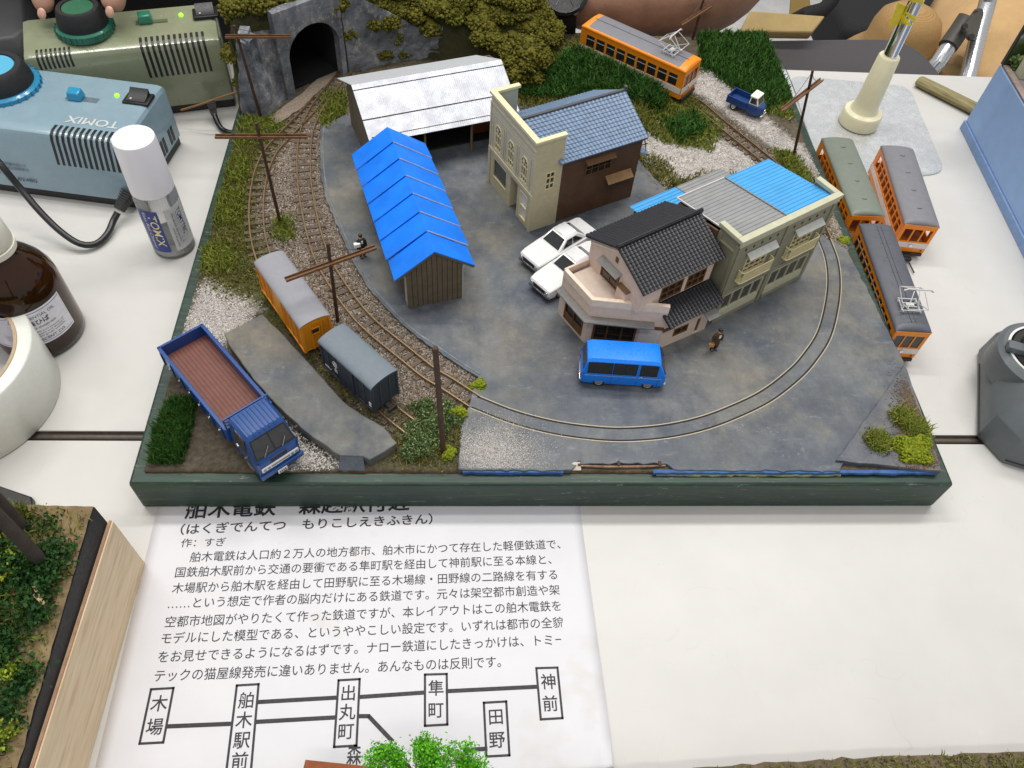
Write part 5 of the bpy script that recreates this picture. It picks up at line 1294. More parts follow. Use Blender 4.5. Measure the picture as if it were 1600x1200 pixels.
# ---- blue van
M_vanblue = mat('bright_blue_van_paint', (0.0, 0.21, 0.88, 1), 0.3, var=0.04, coat=.35)
def microbus():
    L, w, H = 47.5, 9.2, 22.0; h = L/2
    t = thing('microbus', 'bright blue van with silver hubcaps in front of the pink house', 'van', (257.6, 69.5, RT), -4)
    def s(x, hw_, zb, zt, tw): return [(x, -hw_+.5, zb), (x, hw_-.5, zb), (x, hw_, zb+3), (x, hw_, 11), (x, hw_-tw*.75, zt-1.6), (x, hw_-tw-.9, zt-.1), (x, 0, zt+.25), (x, -hw_+tw+.9, zt-.1), (x, -hw_+tw*.75, zt-1.6), (x, -hw_, 11), (x, -hw_, zb+3)]
    rings = []
    for x, hw_, zb, zt, tw in ((h, w-1.6, 3.6, 9.5, .3), (h-.3, w-.9, 2.8, 10.6, .4), (h-1.2, w-.4, 2.4, 13, .6), (h-5.0, w-.1, 2.2, H-1.2, 1.6), (h-7.0, w, 2.2, H-.2, 1.7), (0, w, 2.2, H, 1.7), (-h+5, w, 2.2, H-.1, 1.7), (-h+2.2, w-.1, 2.4, H-1.3, 1.7), (-h+.6, w-.4, 2.8, 11.5, .6), (-h, w-1.0, 3.4, 10.4, .5)):
        rings.append(s(x, hw_, zb, zt, tw))
    m = MB(); m.loft(rings); body = m.build('body', M_vanblue, t, smooth=True, angle=32)
    for sd in (-1, 1):
        yb, yt = sd*(w+.02), sd*(w-1.33)
        def wq(x0, x1): 
            a, b, c, d = (x0, yb, 11.6), (x1, yb, 11.6), (x1, yt, H-1.7), (x0, yt, H-1.7)
            return (a, b, c, d) if sd < 0 else (b, a, d, c)
        for x0, x1, nm in ((-h+3.2, -h+16.4, 'rear_side_window'), (-h+17.2, -h+30, 'middle_side_window'), (-h+32.0, -h+41.5, 'door_window')):
            m = MB(); face_panel(m, wq(x0, x1), 0, 1, .08, .9, .16, .25); o = m.build(nm, M_glass, t)
            m = MB(); q = wq(x0, x1)
            for u0, u1, v0, v1 in ((0, 1, .03, .09), (0, 1, .9, .95), (-.015, .02, .03, .95), (.98, 1.015, .03, .95)): face_panel(m, q, u0, u1, v0, v1, .2, .25)
            if nm == 'middle_side_window': face_panel(m, q, .48, .52, .1, .9, .2, .25)
            m.build('window_trim', M_black if nm != 'rear_side_window' else M_black, o)
        m = MB(); m.box(-h+1.5, h-3, sd*w-(.1 if sd > 0 else .12), sd*w+(.12 if sd > 0 else .1), 9.7, 10.0); m.build('chrome_strip', M_chrome, body)
        m = MB()
        for x in (-h+16.8, -h+31, -h+43): m.box(x-.07, x+.07, sd*w-.06, sd*w+.06, 3, 11)
        m.build('door_gap', mat('dark_blue_gap', (0.002, .04, .22, 1), .5), body)
        m = MB(); m.box(-h+32.2, -h+34, sd*w-.1 if sd < 0 else sd*w-.25, sd*w+.25 if sd > 0 else sd*w+.1, 10.2, 10.7); m.box(-h+32.2, -h+34, min(sd*w, sd*(w+.35)), max(sd*w, sd*(w+.35)), 10.2, 10.7); m.build('door_handle', M_chrome, body)
        for x in (-h+10.5, h-9.5): wheel(t, x, sd*(w-.15), 3.5, 2.6)
    m = MB(); face_panel(m, ((h-1.05, -w+1.2, 12.4), (h-1.05, w-1.2, 12.4), (h-4.7, w-2.6, H-2.0), (h-4.7, -w+2.6, H-2.0)), .02, .98, .03, .97, .35, .4); m.build('windscreen', M_glass, t)
    m = MB(); face_panel(m, ((-h+.75, w-1.2, 12.0), (-h+.75, -w+1.2, 12.0), (-h+2.2, -w+2.4, H-2.3), (-h+2.2, w-2.4, H-2.3)), .04, .96, .06, .94, .3, .4); m.build('rear_window', M_glass, t)
    m = MB(); m.box(h-.9, h+.7, -w+1, w-1, 3.0, 4.6); m.build('bumper', M_chrome, t, bevel=.4)
    m = MB(); m.box(-h-.7, -h+.9, -w+1, w-1, 3.2, 4.8); m.build('bumper', M_chrome, t, bevel=.4)
    for y in (-w+2.6, w-2.6):
        m = MB(); m.tube([(h-.6, y, 6.8), (h+.3, y, 6.8)], 1.2, 14); m.build('headlight', M_chrome, t, smooth=True)
        m = MB(); m.box(-h-.25, -h+.8, y-1, y+1, 5.6, 8.6); m.build('tail_light', MATS['red_tail_light'], t)
    m = MB(); m.box(-h+3, h-3, -w+1.5, w-1.5, 1.5, 2.6); m.build('chassis', M_under, t)
microbus()

# ---- blue lorry
M_lorryblue = mat('royal_blue_lorry_paint', C(16, 66, 130), 0.36, var=0.06, coat=.25)
M_bed = mat('red_brown_bed_boards', C(112, 66, 54), 0.6, var=0.12, scale=18, bump=.1)
def lorry():
    t = thing('flatbed_lorry', 'royal blue lorry with an empty red brown load bed, its nose over the board edge', 'truck', (47.3, 40.8, 27.3), -49.5)
    x0, x1, w = -48.0, 19.5, 12.6; zf, zr = 13.5, 21.5
    m = MB(); m.box(x0, x1, -w, w, zf-1.6, zf); bed = m.build('bed_floor', M_bed, t)
    m = MB()
    for k in range(1, 12): y = -w+k*2*w/12; m.box(x0+1.2, x1-1.2, y-.16, y+.16, zf-.1, zf+.09)
    m.build('board_gap', mat('bed_board_gap', C(84, 48, 40), .7), bed)
    for s in (-1, 1):
        m = MB(); m.box(x0-.4, x1, s*w-.7, s*w+.7, zf-2.2, zr-.9); sp = m.build('side_board', M_lorryblue, t, bevel=.15)
        m = MB(); m.box(x0-.4, x1, s*w-.95, s*w+.95, zr-.85, zr); m.build('side_rail', M_lorryblue, sp, bevel=.2)
        m = MB()
        for k in range(7): x = x0+3+k*10.2; m.box(x-.45, x+.45, s*(w+.72) if s > 0 else s*(w+.72)-.7, s*(w+.72)+.7 if s > 0 else s*(w+.72), zf-3, zr-1.2)
        m.build('side_stake', M_lorryblue, sp)
        m = MB()
        for k in range(6): x = x0+8+k*10.2; m.box(x-.5, x+.5, s*(w+.72) if s > 0 else s*(w+.72)-.6, s*(w+.72)+.6 if s > 0 else s*(w+.72), zf-2.8, zf-1.4)
        m.build('latch', M_rim, sp)
    m = MB(); m.box(x0-1.0, x0+.4, -w-.7, w+.7, zf-2.2, zr); m.build('tail_board', M_lorryblue, t, bevel=.2)
    m = MB(); xh = x1+.1
    m.box(xh, xh+1.2, -w-.7, w+.7, zf-2, zr+1)
    for z in (zr+3.2, zr+5.6, zr+8): m.box(xh, xh+1.0, -w+.2, w-.2, z-.4, z+.4)
    for k in range(9): y = -w+.4+k*(2*w-.8)/8; m.box(xh+.1, xh+.9, y-.4, y+.4, zr+1.02, zr+8.3)
    m.build('headboard_rack', M_lorryblue, t, bevel=.1)
    # cab
    c0, c1, cw = x1+2.6, 46.3, 12.0
    zr_ = 32.5
    def s(x, hw_, zb, zt, tw): return [(x, -hw_+.4, zb), (x, hw_-.4, zb), (x, hw_, zb+3), (x, hw_, 18.5), (x, hw_-tw, zt-1.4), (x, hw_-tw-1.4, zt), (x, -hw_+tw+1.4, zt), (x, -hw_+tw, zt-1.4), (x, -hw_, 18.5), (x, -hw_, zb+3)]
    m = MB(); m.loft([s(c0, cw-.4, 6.5, zr_-1.2, 1.3), s(c0+.8, cw, 6, zr_-.3, 1.3), s(c0+7, cw, 6, zr_, 1.4), s(c0+15.6, cw, 6, zr_-.2, 1.6), s(c0+17.2, cw, 5.6, zr_-1.4, 1.6), s(c1-1.4, cw-.2, 5.4, 20.0, .5), s(c1-.5, cw-.6, 5.4, 18.6, .4), s(c1, cw-1.4, 5.8, 16.8, .3)])
    cab = m.build('cab', M_lorryblue, t, smooth=True, angle=32)
    m = MB()
    for k in range(8): y = -7.7+k*2.2; m.tube([(c0+1.6, y, zr_-.05), (c0+8, y, zr_+.12), (c0+15.4, y, zr_-.1)], .35, 6)
    m.build('roof_rib', M_lorryblue, cab, smooth=True)
    m = MB()
    for k in range(5): m.tube([(c0+16.2, -5.6+k*2.8, zr_-.2), (c0+17.2, -5.6+k*2.8, zr_-.1)], .5, 8)
    m.build('roof_lamp', M_lorryblue, cab)
    wq = ((c1-1.6, -cw+1.1, 20.4), (c1-1.6, cw-1.1, 20.4), (c0+17.5, cw-2.6, zr_-2.0), (c0+17.5, -cw+2.6, zr_-2.0))
    for u0, u1 in ((.03, .485), (.515, .97)):
        m = MB(); face_panel(m, wq, u0, u1, .06, .93, .32, .4); m.build('windscreen', mat('grey_tinted_glass', C(56, 56, 58), .15, var=.2, spec=.6), t)
    m = MB()
    for u0, u1, v0, v1 in ((0, 1, .0, .055), (0, 1, .935, .985), (0, .028, .055, .935), (.972, 1, .055, .935), (.487, .513, .055, .935)): face_panel(m, wq, u0, u1, v0, v1, .36, .4)
    m.build('windscreen_seal', M_black, t)
    m = MB()
    for u0, u1 in ((.2, .38), (.66, .84)):
        a, b, c_, d = map(Vector, wq); P0 = (a*(1-u0)+b*u0)+Vector((.6, 0, .3)); top = (a*(1-u1)+b*u1)*.6+(d*(1-u1)+c_*u1)*.4+Vector((.6, 0, .4)); m.tube([P0, top], .2, 5)
    m.build('wiper', M_chrome, t)
    for sd in (-1, 1):
        yb, yt = sd*(cw+.02), sd*(cw-1.2)
        q = ((c0+5, yb, 19.2), (c0+15.5, yb, 19.2), (c0+15, yt, zr_-2.4), (c0+5, yt, zr_-2.4))
        if sd > 0: q = (q[1], q[0], q[3], q[2])
        m = MB(); face_panel(m, q, 0, 1, .04, .92, .2, .3); m.build('side_window', M_glass, t)
        m = MB(); m.box(c0+4, c0+4.2, sd*cw-.08, sd*cw+.08, 8, 18.5); m.box(c0+18, c0+18.2, sd*cw-.08, sd*cw+.08, 8, 18.5); m.build('door_gap', mat('navy_gap', C(10, 26, 60), .5), cab)
        m = MB(); m.box(c0+5, c0+7, min(sd*cw, sd*(cw+.4)), max(sd*cw, sd*(cw+.4)), 16.4, 17.0); m.build('door_handle', M_chrome, cab)
        m = MB(); m.tube([(c0+19, sd*(cw+.1), 22), (c0+20, sd*(cw+2.0), 22.5)], .2, 5); m.box(c0+19.3, c0+20.3, sd*(cw+2)-.8, sd*(cw+2)+.8, 21, 24.2); m.build('wing_mirror', M_black, cab)
    m = MB(); m.box(c1-.3, c1+.45, -cw+1.6, cw-1.6, 11.0, 14.4); fr = m.build('white_grille_panel', M_white, t, bevel=.4)
    m = MB(); m.box(c1+.3, c1+.6, -5.2, 5.2, 12.2, 13.2); m.build('grille_slot', mat('grey_grille_slot', C(120, 118, 110), .4), fr)
    m = MB(); m.box(c1-.6, c1+.2, -4.6, 4.6, 15.2, 18.4); m.build('black_vent', mat('navy_vent', C(16, 30, 60), .5), t, bevel=.1)
    for y in (-8.9, -6.6, 6.6, 8.9):
        m = MB(); m.tube([(c1+.1, y, 12.7), (c1+.75, y, 12.7)], .85, 12); m.build('headlight', mat('grey_headlight', C(150, 150, 146), .2, metal=.3), t, smooth=True)
    m = MB(); m.box(c1-.8, c1+1.2, -cw-.2, cw+.2, 6.0, 9.0); m.build('bumper', M_lorryblue, t, bevel=.5)
    m = MB(); m.box(c1+1.22, c1+1.5, -3.4, 1.8, 4.4, 7.2); pl = m.build('number_plate', M_white, t)
    m = MB()
    for k in range(4): m.box(c1+1.5, c1+1.6, -2.6+k*1.0, -2.0+k*1.0, 4.9, 6.3)
    m.build('plate_mark', mat('dark_green_mark', C(40, 60, 60), .5), pl)
    m = MB(); m.box(x0+2, c1-3, -4.5, 4.5, 5.5, 11.8); m.build('chassis', M_under, t)
    for x in (x0+16, c1-11):
        for y in (-cw+.3, cw-.3): wheel(t, x, y, 5.6, 4.0)
lorry()

# ---- small three wheeled pick-up
def threewheeler():
    t = thing('three_wheeled_truck', 'tiny navy blue three wheeled pick-up with a white cab roof', 'truck', (385.5, 329.6, 28.0), -40)
    m_ = mat('navy_blue_paint', C(24, 62, 122), .38, var=.08, coat=.2); L = 29; h = L/2; w = 6.6
    m = MB(); m.box(-h, 2.0, -w+.4, w-.4, 5.2, 5.8); bd = m.build('bed_floor', m_, t)
    for s in (-1, 1): m = MB(); m.box(-h, 2.0, s*w-.35, s*w+.35, 4.4, 10.2); m.build('bed_side', m_, t, bevel=.12)
    m = MB(); m.box(-h-.5, -h+.2, -w-.35, w+.35, 4.4, 10.2); m.build('tail_board', m_, t, bevel=.12)
    m = MB(); m.box(1.6, 2.4, -w-.35, w+.35, 4.4, 10.6); m.build('front_board', m_, t, bevel=.12)
    def s(x, hw_, zb, zt, tw): return [(x, -hw_+.3, zb), (x, hw_-.3, zb), (x, hw_, zb+2), (x, hw_, zt-.8), (x, hw_-tw, zt), (x, -hw_+tw, zt), (x, -hw_, zt-.8), (x, -hw_, zb+2)]
    m = MB(); m.loft([s(2.6, w, 3, 10.4, .5), s(8, w-.2, 2.6, 10.4, .6), s(11.5, w-1.6, 2.4, 10, .8), s(13.6, w-3.4, 2.6, 9, 1.2), s(14.6, w-5, 3.4, 7.8, 1.0)]); m.build('nose', m_, t, smooth=True, angle=35)
    g = [(2.6, -w+.2, 10.3), (10.5, -w+1.3, 10.3), (10.5, w-1.3, 10.3), (2.6, w-.2, 10.3), (3.0, -w+1.2, 16.3), (8.0, -w+1.9, 16.3), (8.0, w-1.9, 16.3), (3.0, w-1.2, 16.3)]
    mw = mat('cream_white_paint', C(232, 230, 218), .4, var=.04)
    m = MB(); m.hexa(g); m.build('cab', mw, t, bevel=.4)
    m = MB(); m.loft([[(x, -yy, 16.0), (x, yy, 16.0), (x, yy-.8, 16.9), (x, -yy+.8, 16.9)] for x, yy in ((2.2, w-.9), (8.8, w-1.5))]); m.build('cab_roof', mw, t, bevel=.3)
    m = MB(); face_panel(m, (g[1], g[2], g[6], g[5]), .08, .92, .12, .9, .16, .2); m.build('windscreen', M_glass, t)
    for q in ((g[0], g[1], g[5], g[4]), (g[2], g[3], g[7], g[6])): m = MB(); face_panel(m, q, .14, .86, .16, .86, .16, .2); m.build('side_window', M_glass, t)
    m = MB(); m.tube([(14.3, 0, 6), (15.3, 0, 6)], 1.5, 14); m.build('headlight', M_chrome, t, smooth=True)
    m = MB(); m.box(14.2, 15.2, -4.4, 4.4, 2.6, 3.4); m.build('bumper', mw, t, bevel=.2)
    for y in (-w+.2, w-.2): wheel(t, -h+6.5, y, 3.0, 1.8)
    wheel(t, 11, 1.0, 3.0, 1.8)
threewheeler()
# ================================================================ POLES AND FIGURES ON THE BOARD
def pr(p):
    d = Vector(p)-CAM; z = d.dot(CF); return (800+FOCAL*d.dot(CR)/z, 600-FOCAL*d.dot(CU)/z)
def lean_top(base, tx, ty):
    """height above base whose picture row matches ty, and the small lean that meets tx"""
    best = min(((abs(pr(base+Vector((0, 0, h)))[1]-ty), h) for h in [k*0.5 for k in range(20, 240)]))[1]
    t = at(tx, ty, base.z+best); return t
def pole(label, bpx, tpx, arm=None, bz=G-0.5, rad=(1.15, .95), brace=True, armdrop=None):
    b = at(*bpx, bz); tp = lean_top(b, *tpx)
    t = thing('utility_pole', label, 'pole', b, 0, 'brown utility poles along the tracks'); rel = tp-b
    m = MB(); m.tube([(0, 0, 0), tuple(rel*.5), tuple(rel)], [rad[0], (rad[0]+rad[1])/2, rad[1]], 8); m.build('shaft', M_polewood, t, smooth=True)
    if arm:
        (x0, y0), (x1, y1), hz = arm
        p, q = at(x0, y0, b.z+hz)-b, at(x1, y1, b.z+hz)-b
        dn = (q-p).normalized(); sd = Vector((-dn.y, dn.x, 0))
        m = MB()
        for s in (-1, 1): m.bar(p+sd*s*1.25, q+sd*s*1.25, .5, 1.5)
        m.bar(p+Vector((0, 0, -.55)), q+Vector((0, 0, -.55)), 2.1, .4)
        a_ = m.build('cross_arm', M_armwood, t)
        if brace:
            m = MB()
            for e in (p.lerp(q, .12), p.lerp(q, .88)):
                st = rel+Vector((0, 0, -1.5)); mid = st.lerp(e, .5)+Vector((0, 0, -1.2)); m.tube([st, mid, e+Vector((0, 0, .8))], .18, 5)
            m.build('brace_wire', M_wire, t)
    return t
pole('brown utility pole with cross arm standing by the rock buttress', (408, 186), (366, 40), ((352, 57), (455, 57), 66))
pole('brown utility pole with wide cross arm between the two tracks', (438, 348), (400, 192), ((336, 213), (479, 213), 66))
pole('brown utility pole with long slanting cross arm behind the wagons', (528, 503), (512, 380), ((446, 437), (587, 386), 50), armdrop=1)
pole('bare brown utility pole without a cross arm in the leafy bush', (693, 708), (680, 543), None, rad=(1.5, 1.35))
pole('dark brown utility pole with tilted cross arm at the board side by the spare trams', (1240, 243), (1270, 110), ((1222, 172), (1284, 124), 56))
pole('brown utility pole with cross arm behind the orange tram', (1082, 62), (1100, -4), ((1066, 38), (1110, 10), 26))

def skin(name, pts, edges, m, parent=None, sub=2, mats=None):
    me = bpy.data.meshes.new(name); me.from_pydata([tuple(c*K for c in p[0]) for p in pts], edges, []); o = bpy.data.objects.new(name, me); COL.objects.link(o)
    s = o.modifiers.new('skin', 'SKIN'); s.use_smooth_shade = True; s.branch_smoothing = 0.6
    for i, p in enumerate(pts):
        r = p[1]*K if not isinstance(p[1], tuple) else None
        me.skin_vertices[0].data[i].radius = (r, r) if r else (p[1][0]*K, p[1][1]*K)
        me.skin_vertices[0].data[i].use_root = (i == 0)
    ss = o.modifiers.new('sub', 'SUBSURF'); ss.levels = sub; ss.render_levels = sub
    me.materials.append(m)
    if parent: o.parent = parent
    return o
M_skin = mat('skin', (0.50, 0.27, 0.19, 1), 0.5, var=0.10, scale=9, bump=.25, bscale=90)
M_dollskin = mat('figure_skin', C(214, 170, 140), .6)
def figure(label, px, rot, coat, hatc, held=None, H=18.0, z=RT, legs=(0.02, 0.02, 0.06, 1), shirt=None, cap=True):
    b = at(*px, z); t = thing('person', label, 'person', b, rot); k = H/18.0
    P_ = [((0, 0, 8.6), 1.35), ((0, 0, 11.0), 1.5), ((0, 0, 13.4), 1.45), ((0, 0, 14.7), .65), ((0, 0.1, 16.0), 1.1), ((0, .15, 17.1), 1.0),
          ((-.9, 0, 8.0), 1.15), ((-1.1, .2, 4.4), .85), ((-1.2, 0, 1.0), .6), ((-1.25, -1.0, .45), .5),
          ((.9, 0, 8.0), 1.15), ((1.1, -.3, 4.4), .85), ((1.3, .3, 1.0), .6), ((1.4, -.7, .45), .5),
          ((-2.1, 0, 13.2), .75), ((-2.7, .2, 10.6), .6), ((-2.6, -.8, 8.4), .5), ((-2.6, -1.0, 7.6), .42),
          ((2.1, 0, 13.2), .75), ((2.7, .2, 10.6), .6), ((2.6, -.8, 8.4), .5), ((2.6, -1.0, 7.6), .42)]
    E_ = [(0, 1), (1, 2), (2, 3), (3, 4), (4, 5), (0, 6), (6, 7), (7, 8), (8, 9), (0, 10), (10, 11), (11, 12), (12, 13), (2, 14), (14, 15), (15, 16), (16, 17), (2, 18), (18, 19), (19, 20), (20, 21)]
    P_ = [((p[0]*k, p[1]*k, p[2]*k), r*k) for p, r in P_]
    skin('body', P_, E_, M_dollskin, t, 2)
    mc = mat('figure_cloth_%d' % (len(MATS)), coat, .75, var=.2)
    def ring(z_, rx, ry, n=14, cy=0): return [(rx*k*math.cos(a), (cy+ry*math.sin(a))*k, z_*k) for a in np.linspace(0, 2*PI, n, endpoint=False)]
    m = MB(); m.loft([ring(5.6, 2.35, 1.9), ring(8.5, 2.15, 1.75), ring(11, 2.2, 1.75), ring(13.4, 2.55, 1.7), ring(14.5, 1.6, 1.2), ring(14.9, .9, .85)])
    for s in (-1, 1): m.tube([(s*2.0*k, 0, 13.6*k), (s*2.75*k, .2*k, 10.6*k), (s*2.65*k, -.7*k, 8.3*k)], [1.0*k, .85*k, .7*k], 10)
    m.build('coat', mc, t, smooth=True, angle=70)
    mt_ = mat('figure_trousers_%d' % (len(MATS)), legs, .7)
    for s in (-1, 1):
        m = MB(); m.tube([(s*.9*k, 0, 7.5*k), (s*1.1*k, (.2 if s < 0 else -.3)*k, 4.4*k), (s*1.25*k, (.0 if s < 0 else .3)*k, .55*k)], [1.3*k, 1.05*k, .85*k], 10); m.build('trouser_leg', mt_, t, smooth=True)
        m = MB(); m.box((s*1.3-.6)*k, (s*1.3+.6)*k, -1.7*k+(.3*k if s > 0 else 0), .6*k, .03, .75*k); m.build('shoe', M_black, t, bevel=.2)
    m = MB(); m.box(-.55*k, .55*k, -1.85*k, -1.6*k, 12.0*k, 14.2*k); m.build('shirt_front', mat('figure_white_shirt', C(235, 235, 235), .6), t)
    m = MB(); m.lathe([(1.15*k, 16.6*k), (1.25*k, 17.2*k), (1.0*k, 17.9*k), (.2*k, 18.2*k)], 14, (0, .15*k))
    if cap: m.lathe([(1.5*k, 16.95*k), (1.5*k, 17.1*k)], 14, (0, -.15*k))
    m.build('cap' if cap else 'hair', hatc, t, smooth=True)
    m = MB(); m.box(-.5*k, -.2*k, -.98*k, -.9*k, 16.15*k, 16.35*k); m.box(.2*k, .5*k, -.98*k, -.9*k, 16.15*k, 16.35*k); m.build('eyes', M_black, t)
    m = MB(); m.add([(-.16*k, -.95*k, 15.7*k), (.16*k, -.95*k, 15.7*k), (0, -1.3*k, 15.75*k), (0, -.95*k, 16.15*k)], [(0, 1, 2), (0, 2, 3), (1, 3, 2), (0, 3, 1)]); m.build('nose', M_dollskin, t)
    return t, b, k
M_cap = mat('black_cap', (.008, .008, .009, 1), .6)
f1, b1, k1 = figure('tiny figure in brown overcoat and black cap on the grey road', (1114, 546), 12, (0.075, 0.04, 0.015, 1), M_cap, H=18.5, legs=(.012, .015, .05, 1))
m = MB(); m.box(-1.6, 1.6, -.6, .6, 0, 2.6); m.tube([(-.8, 0, 2.5), (-.6, 0, 3.4), (.6, 0, 3.4), (.8, 0, 2.5)], .15, 6)
bag = m.build('bag', mat('tan_bag', C(190, 140, 70), .6), None, bevel=.3, loc=(b1.x-2.9, b1.y-1.8, RT+4.9)); tag(bag, 'tan bag in the hand of the tiny figure in the brown overcoat', 'bag')
f2, b2, k2 = figure('tiny figure in black clothes holding a white parcel beside the kerb', (567, 401), 30, (0.014, 0.014, 0.016, 1), M_cap, H=18.5, legs=(.01, .01, .012, 1), cap=False)
m = MB(); m.box(-2.0, 2.0, -1.2, 1.2, -1.3, 1.6); pk = m.build('parcel', mat('white_parcel', C(238, 238, 236), .6), None, bevel=.35, loc=(b2.x-2.2, b2.y-2.4, RT+12.0)); pk.rotation_euler = (0, 0, R(20)); tag(pk, 'white parcel held by the tiny figure in black', 'parcel')
# broken road edge with the rusty rod
t = thing('broken_road_edge', 'torn front edge of the road with a bare rusty rod and a scrap of paper', 'debris', at(972, 730, 26.6))
M_rust = mat('rusty_rod_metal', C(120, 96, 78), .35, metal=.6, var=.5, scale=40, bump=.4)
m = MB(); m.tube([(-23, .2, .9), (-8, -.4, .8), (8, -.3, .9), (23, .3, 1.0)], [.8, 1.0, 1.0, .75], 10); m.build('rod', M_rust, t, smooth=True)
m = MB()
for x in (-23, -2, 20): m.box(x-.8, x+.8, -.3, 2.6, 0, 2.4)
m.build('rod_clip', mat('dark_rust', C(70, 48, 34), .7, var=.4), t, bevel=.2)
m = MB(); m.hexa([(-31, -2.0, 0.0), (-22, -1.8, 0.0), (-22.5, 1.8, 2.2), (-26, 1.8, 1.9), (-31, -2.4, .4), (-22, -2.2, .5), (-22.5, 1.4, 2.8), (-26, 1.5, 2.4)]); m.build('paper_scrap', mat('torn_card', C(190, 182, 168), .8, var=.2), t)
m = MB(); m.prism(ragged([(-24, 2.0), (22, 2.2), (22, 3.6), (-24, 3.4)], 3, .3), .0, 1.75); m.build('torn_layer', mat('white_torn_foam', C(168, 172, 180), .8, var=.3, dirt=.4), t)
# ================================================================ THINGS ON AND AROUND THE TABLES
def text_geo(body, bold=0.0, spacing=1.0, line=1.0, shear=0.0):
    c = bpy.data.curves.new('glyphs', 'FONT'); c.body = body; c.offset = bold; c.space_character = spacing; c.space_line = line; c.shear = shear; c.resolution_u = 3
    o = bpy.data.objects.new('glyphs', c); COL.objects.link(o); bpy.context.view_layer.update()
    dg = bpy.context.evaluated_depsgraph_get(); ev = o.evaluated_get(dg); me = bpy.data.meshes.new_from_object(ev)
    v = np.array([x.co[:2] for x in me.vertices]); f = [tuple(p.vertices) for p in me.polygons]
    bpy.data.objects.remove(o); bpy.data.curves.remove(c); bpy.data.meshes.remove(me)
    return v, f
def text_on(name, body, fn, m, parent, bold=0.0, shear=0.0, box=None):
    """text mapped by fn(u, v): u along 0..1 over the text's width, v 0 at baseline in units of cap height"""
    v, f = text_geo(body, bold, shear=shear); x0, x1 = v[:, 0].min(), v[:, 0].max()
    y0, y1 = v[:, 1].min(), v[:, 1].max()
    mb = MB(); mb.add([fn((a-x0)/(x1-x0), (b-y0)/(y1-y0)) for a, b in v], f)
    return mb.build(name, m, parent, recalc=False)
M_ink = mat('black_print_ink', C(38, 34, 40), .6, var=.05)
# ---- printed sheet
PZ = 0.35
Q0, Q1, Q2, Q3 = at(243, 812, PZ), at(905, 806, PZ), at(958, 1175, PZ), at(149, 1200, PZ)
Q0.y = Q1.y = 14.0
sheet = thing('paper_sheet', 'white sheet printed with Japanese text and a station map tucked under the board', 'paper', (0, 0, 0))
def mat_paper():
    t = NT('white_copy_paper'); n = t.noise(2.2, 4); c = t.ramp(n, [(.3, C(206, 205, 209)), (.7, C(212, 211, 215))])
    d = t.noise(1.6, 5, .6, off=(3, 8, 1)); f = t.ramp(d, [(.62, (0, 0, 0, 1)), (.68, (.5,)*3), (.74, (0.0,)*3)]); c = t.mix(f, c, C(198, 196, 190))
    t.base(c); t.rough(.62); t.bump(t.noise(3, 3), .25, .02); return t.m
# the sheet as a grid: flat, with a lifted corner and a slightly lifted side
NU, NV = 40, 40; vs = []; fs = []
for j in range(NV+1):
    for i in range(NU+1):
        u, v = i/NU, j/NV
        p = (Q0*(1-u)+Q1*u)*(1-v)+(Q3*(1-u)+Q2*u)*v if True else None
        if v > 0: pass
        y = 14.0+(-133.0-14.0)*v; xl = 7.2+2.8*v; xr = 231.5+5.5*v
        x = xl+(xr-xl)*u; z = 0.12
        if v > .35: z += 0.0+1.6*max(0, u-.9)/.1*(v-.35)/.65*0.9
        cdist = (1-u)*224+(1-v)*147
        if cdist < 16: z += (16-cdist)**1.4*0.10; x -= (16-cdist)*0.12; y += (16-cdist)*0.12
        vs.append((x, y, z))
for j in range(NV):
    for i in range(NU): a = j*(NU+1)+i; fs.append((a, a+1, a+NU+2, a+NU+1))
m = MB(); m.add(vs, fs); sh = m.build('sheet', mat_paper(), sheet, smooth=True, angle=80)
sd = sh.modifiers.new('thickness', 'SOLIDIFY'); sd.thickness = 0.0012; sd.offset = -1
def line(body, pl, pr2, h, name='printed_line', bold=0.0):
    bold = bold+.003
    a, b = at(*pl, PZ), at(*pr2, PZ); d = b-a; n = Vector((-d.y, d.x, 0)).normalized()*h
    v, f = text_geo(body, bold); x0, x1 = v[:, 0].min(), v[:, 0].max(); y0 = 0.0; em = 1.0
    mb = MB(); mb.add([tuple(a+d*((q[0]-x0)/(x1-x0))+n*(q[1]/0.82)) for q in v], f)
    return mb.build(name, M_ink, sheet, recalc=False)
LINES = [("（はくぎでんてつ　もりこしえきふきん）", (281, 834), (676, 817), 5.4, .012),
 ("作：すぎ", (282, 854), (352, 852), 4.3, 0),
 ("舶木電鉄は人口約２万人の地方都市、舶木市にかつて存在した軽便鉄道で、", (296, 877), (876, 856), 4.9, 0),
 ("国鉄舶木駅前から交通の要衝である隼町駅を経由して神前駅に至る本線と、", (273, 901), (862, 880), 4.9, 0),
 ("木場駅から舶木駅を経由して田野駅に至る木場線・田野線の二路線を有する", (268, 926), (871, 904), 4.9, 0),
 ("……という想定で作者の脳内だけにある鉄道です。元々は架空都市創造や架", (262, 950), (875, 928), 4.9, 0),
 ("空都市地図がやりたくて作った鉄道ですが、本レイアウトはこの舶木電鉄を", (257, 979), (877, 953), 4.9, 0),
 ("モデルにした模型である、というややこしい設定です。いずれは都市の全貌", (251, 1005), (881, 979), 4.9, 0),
 ("をお見せできるようになるはずです。ナロー鉄道にしたきっかけは、トミー", (246, 1034), (883, 1006), 4.9, 0),
 ("テックの猫屋線発売に違いありません。あんなものは反則です。", (240, 1064), (783, 1041), 4.9, 0)]
for body, a, b, h, bo in LINES: line(body, a, b, h, bold=bo)
line("舶木電鉄　森越駅付近", (288, 808), (640, 795), 9.0, 'printed_title', .017)
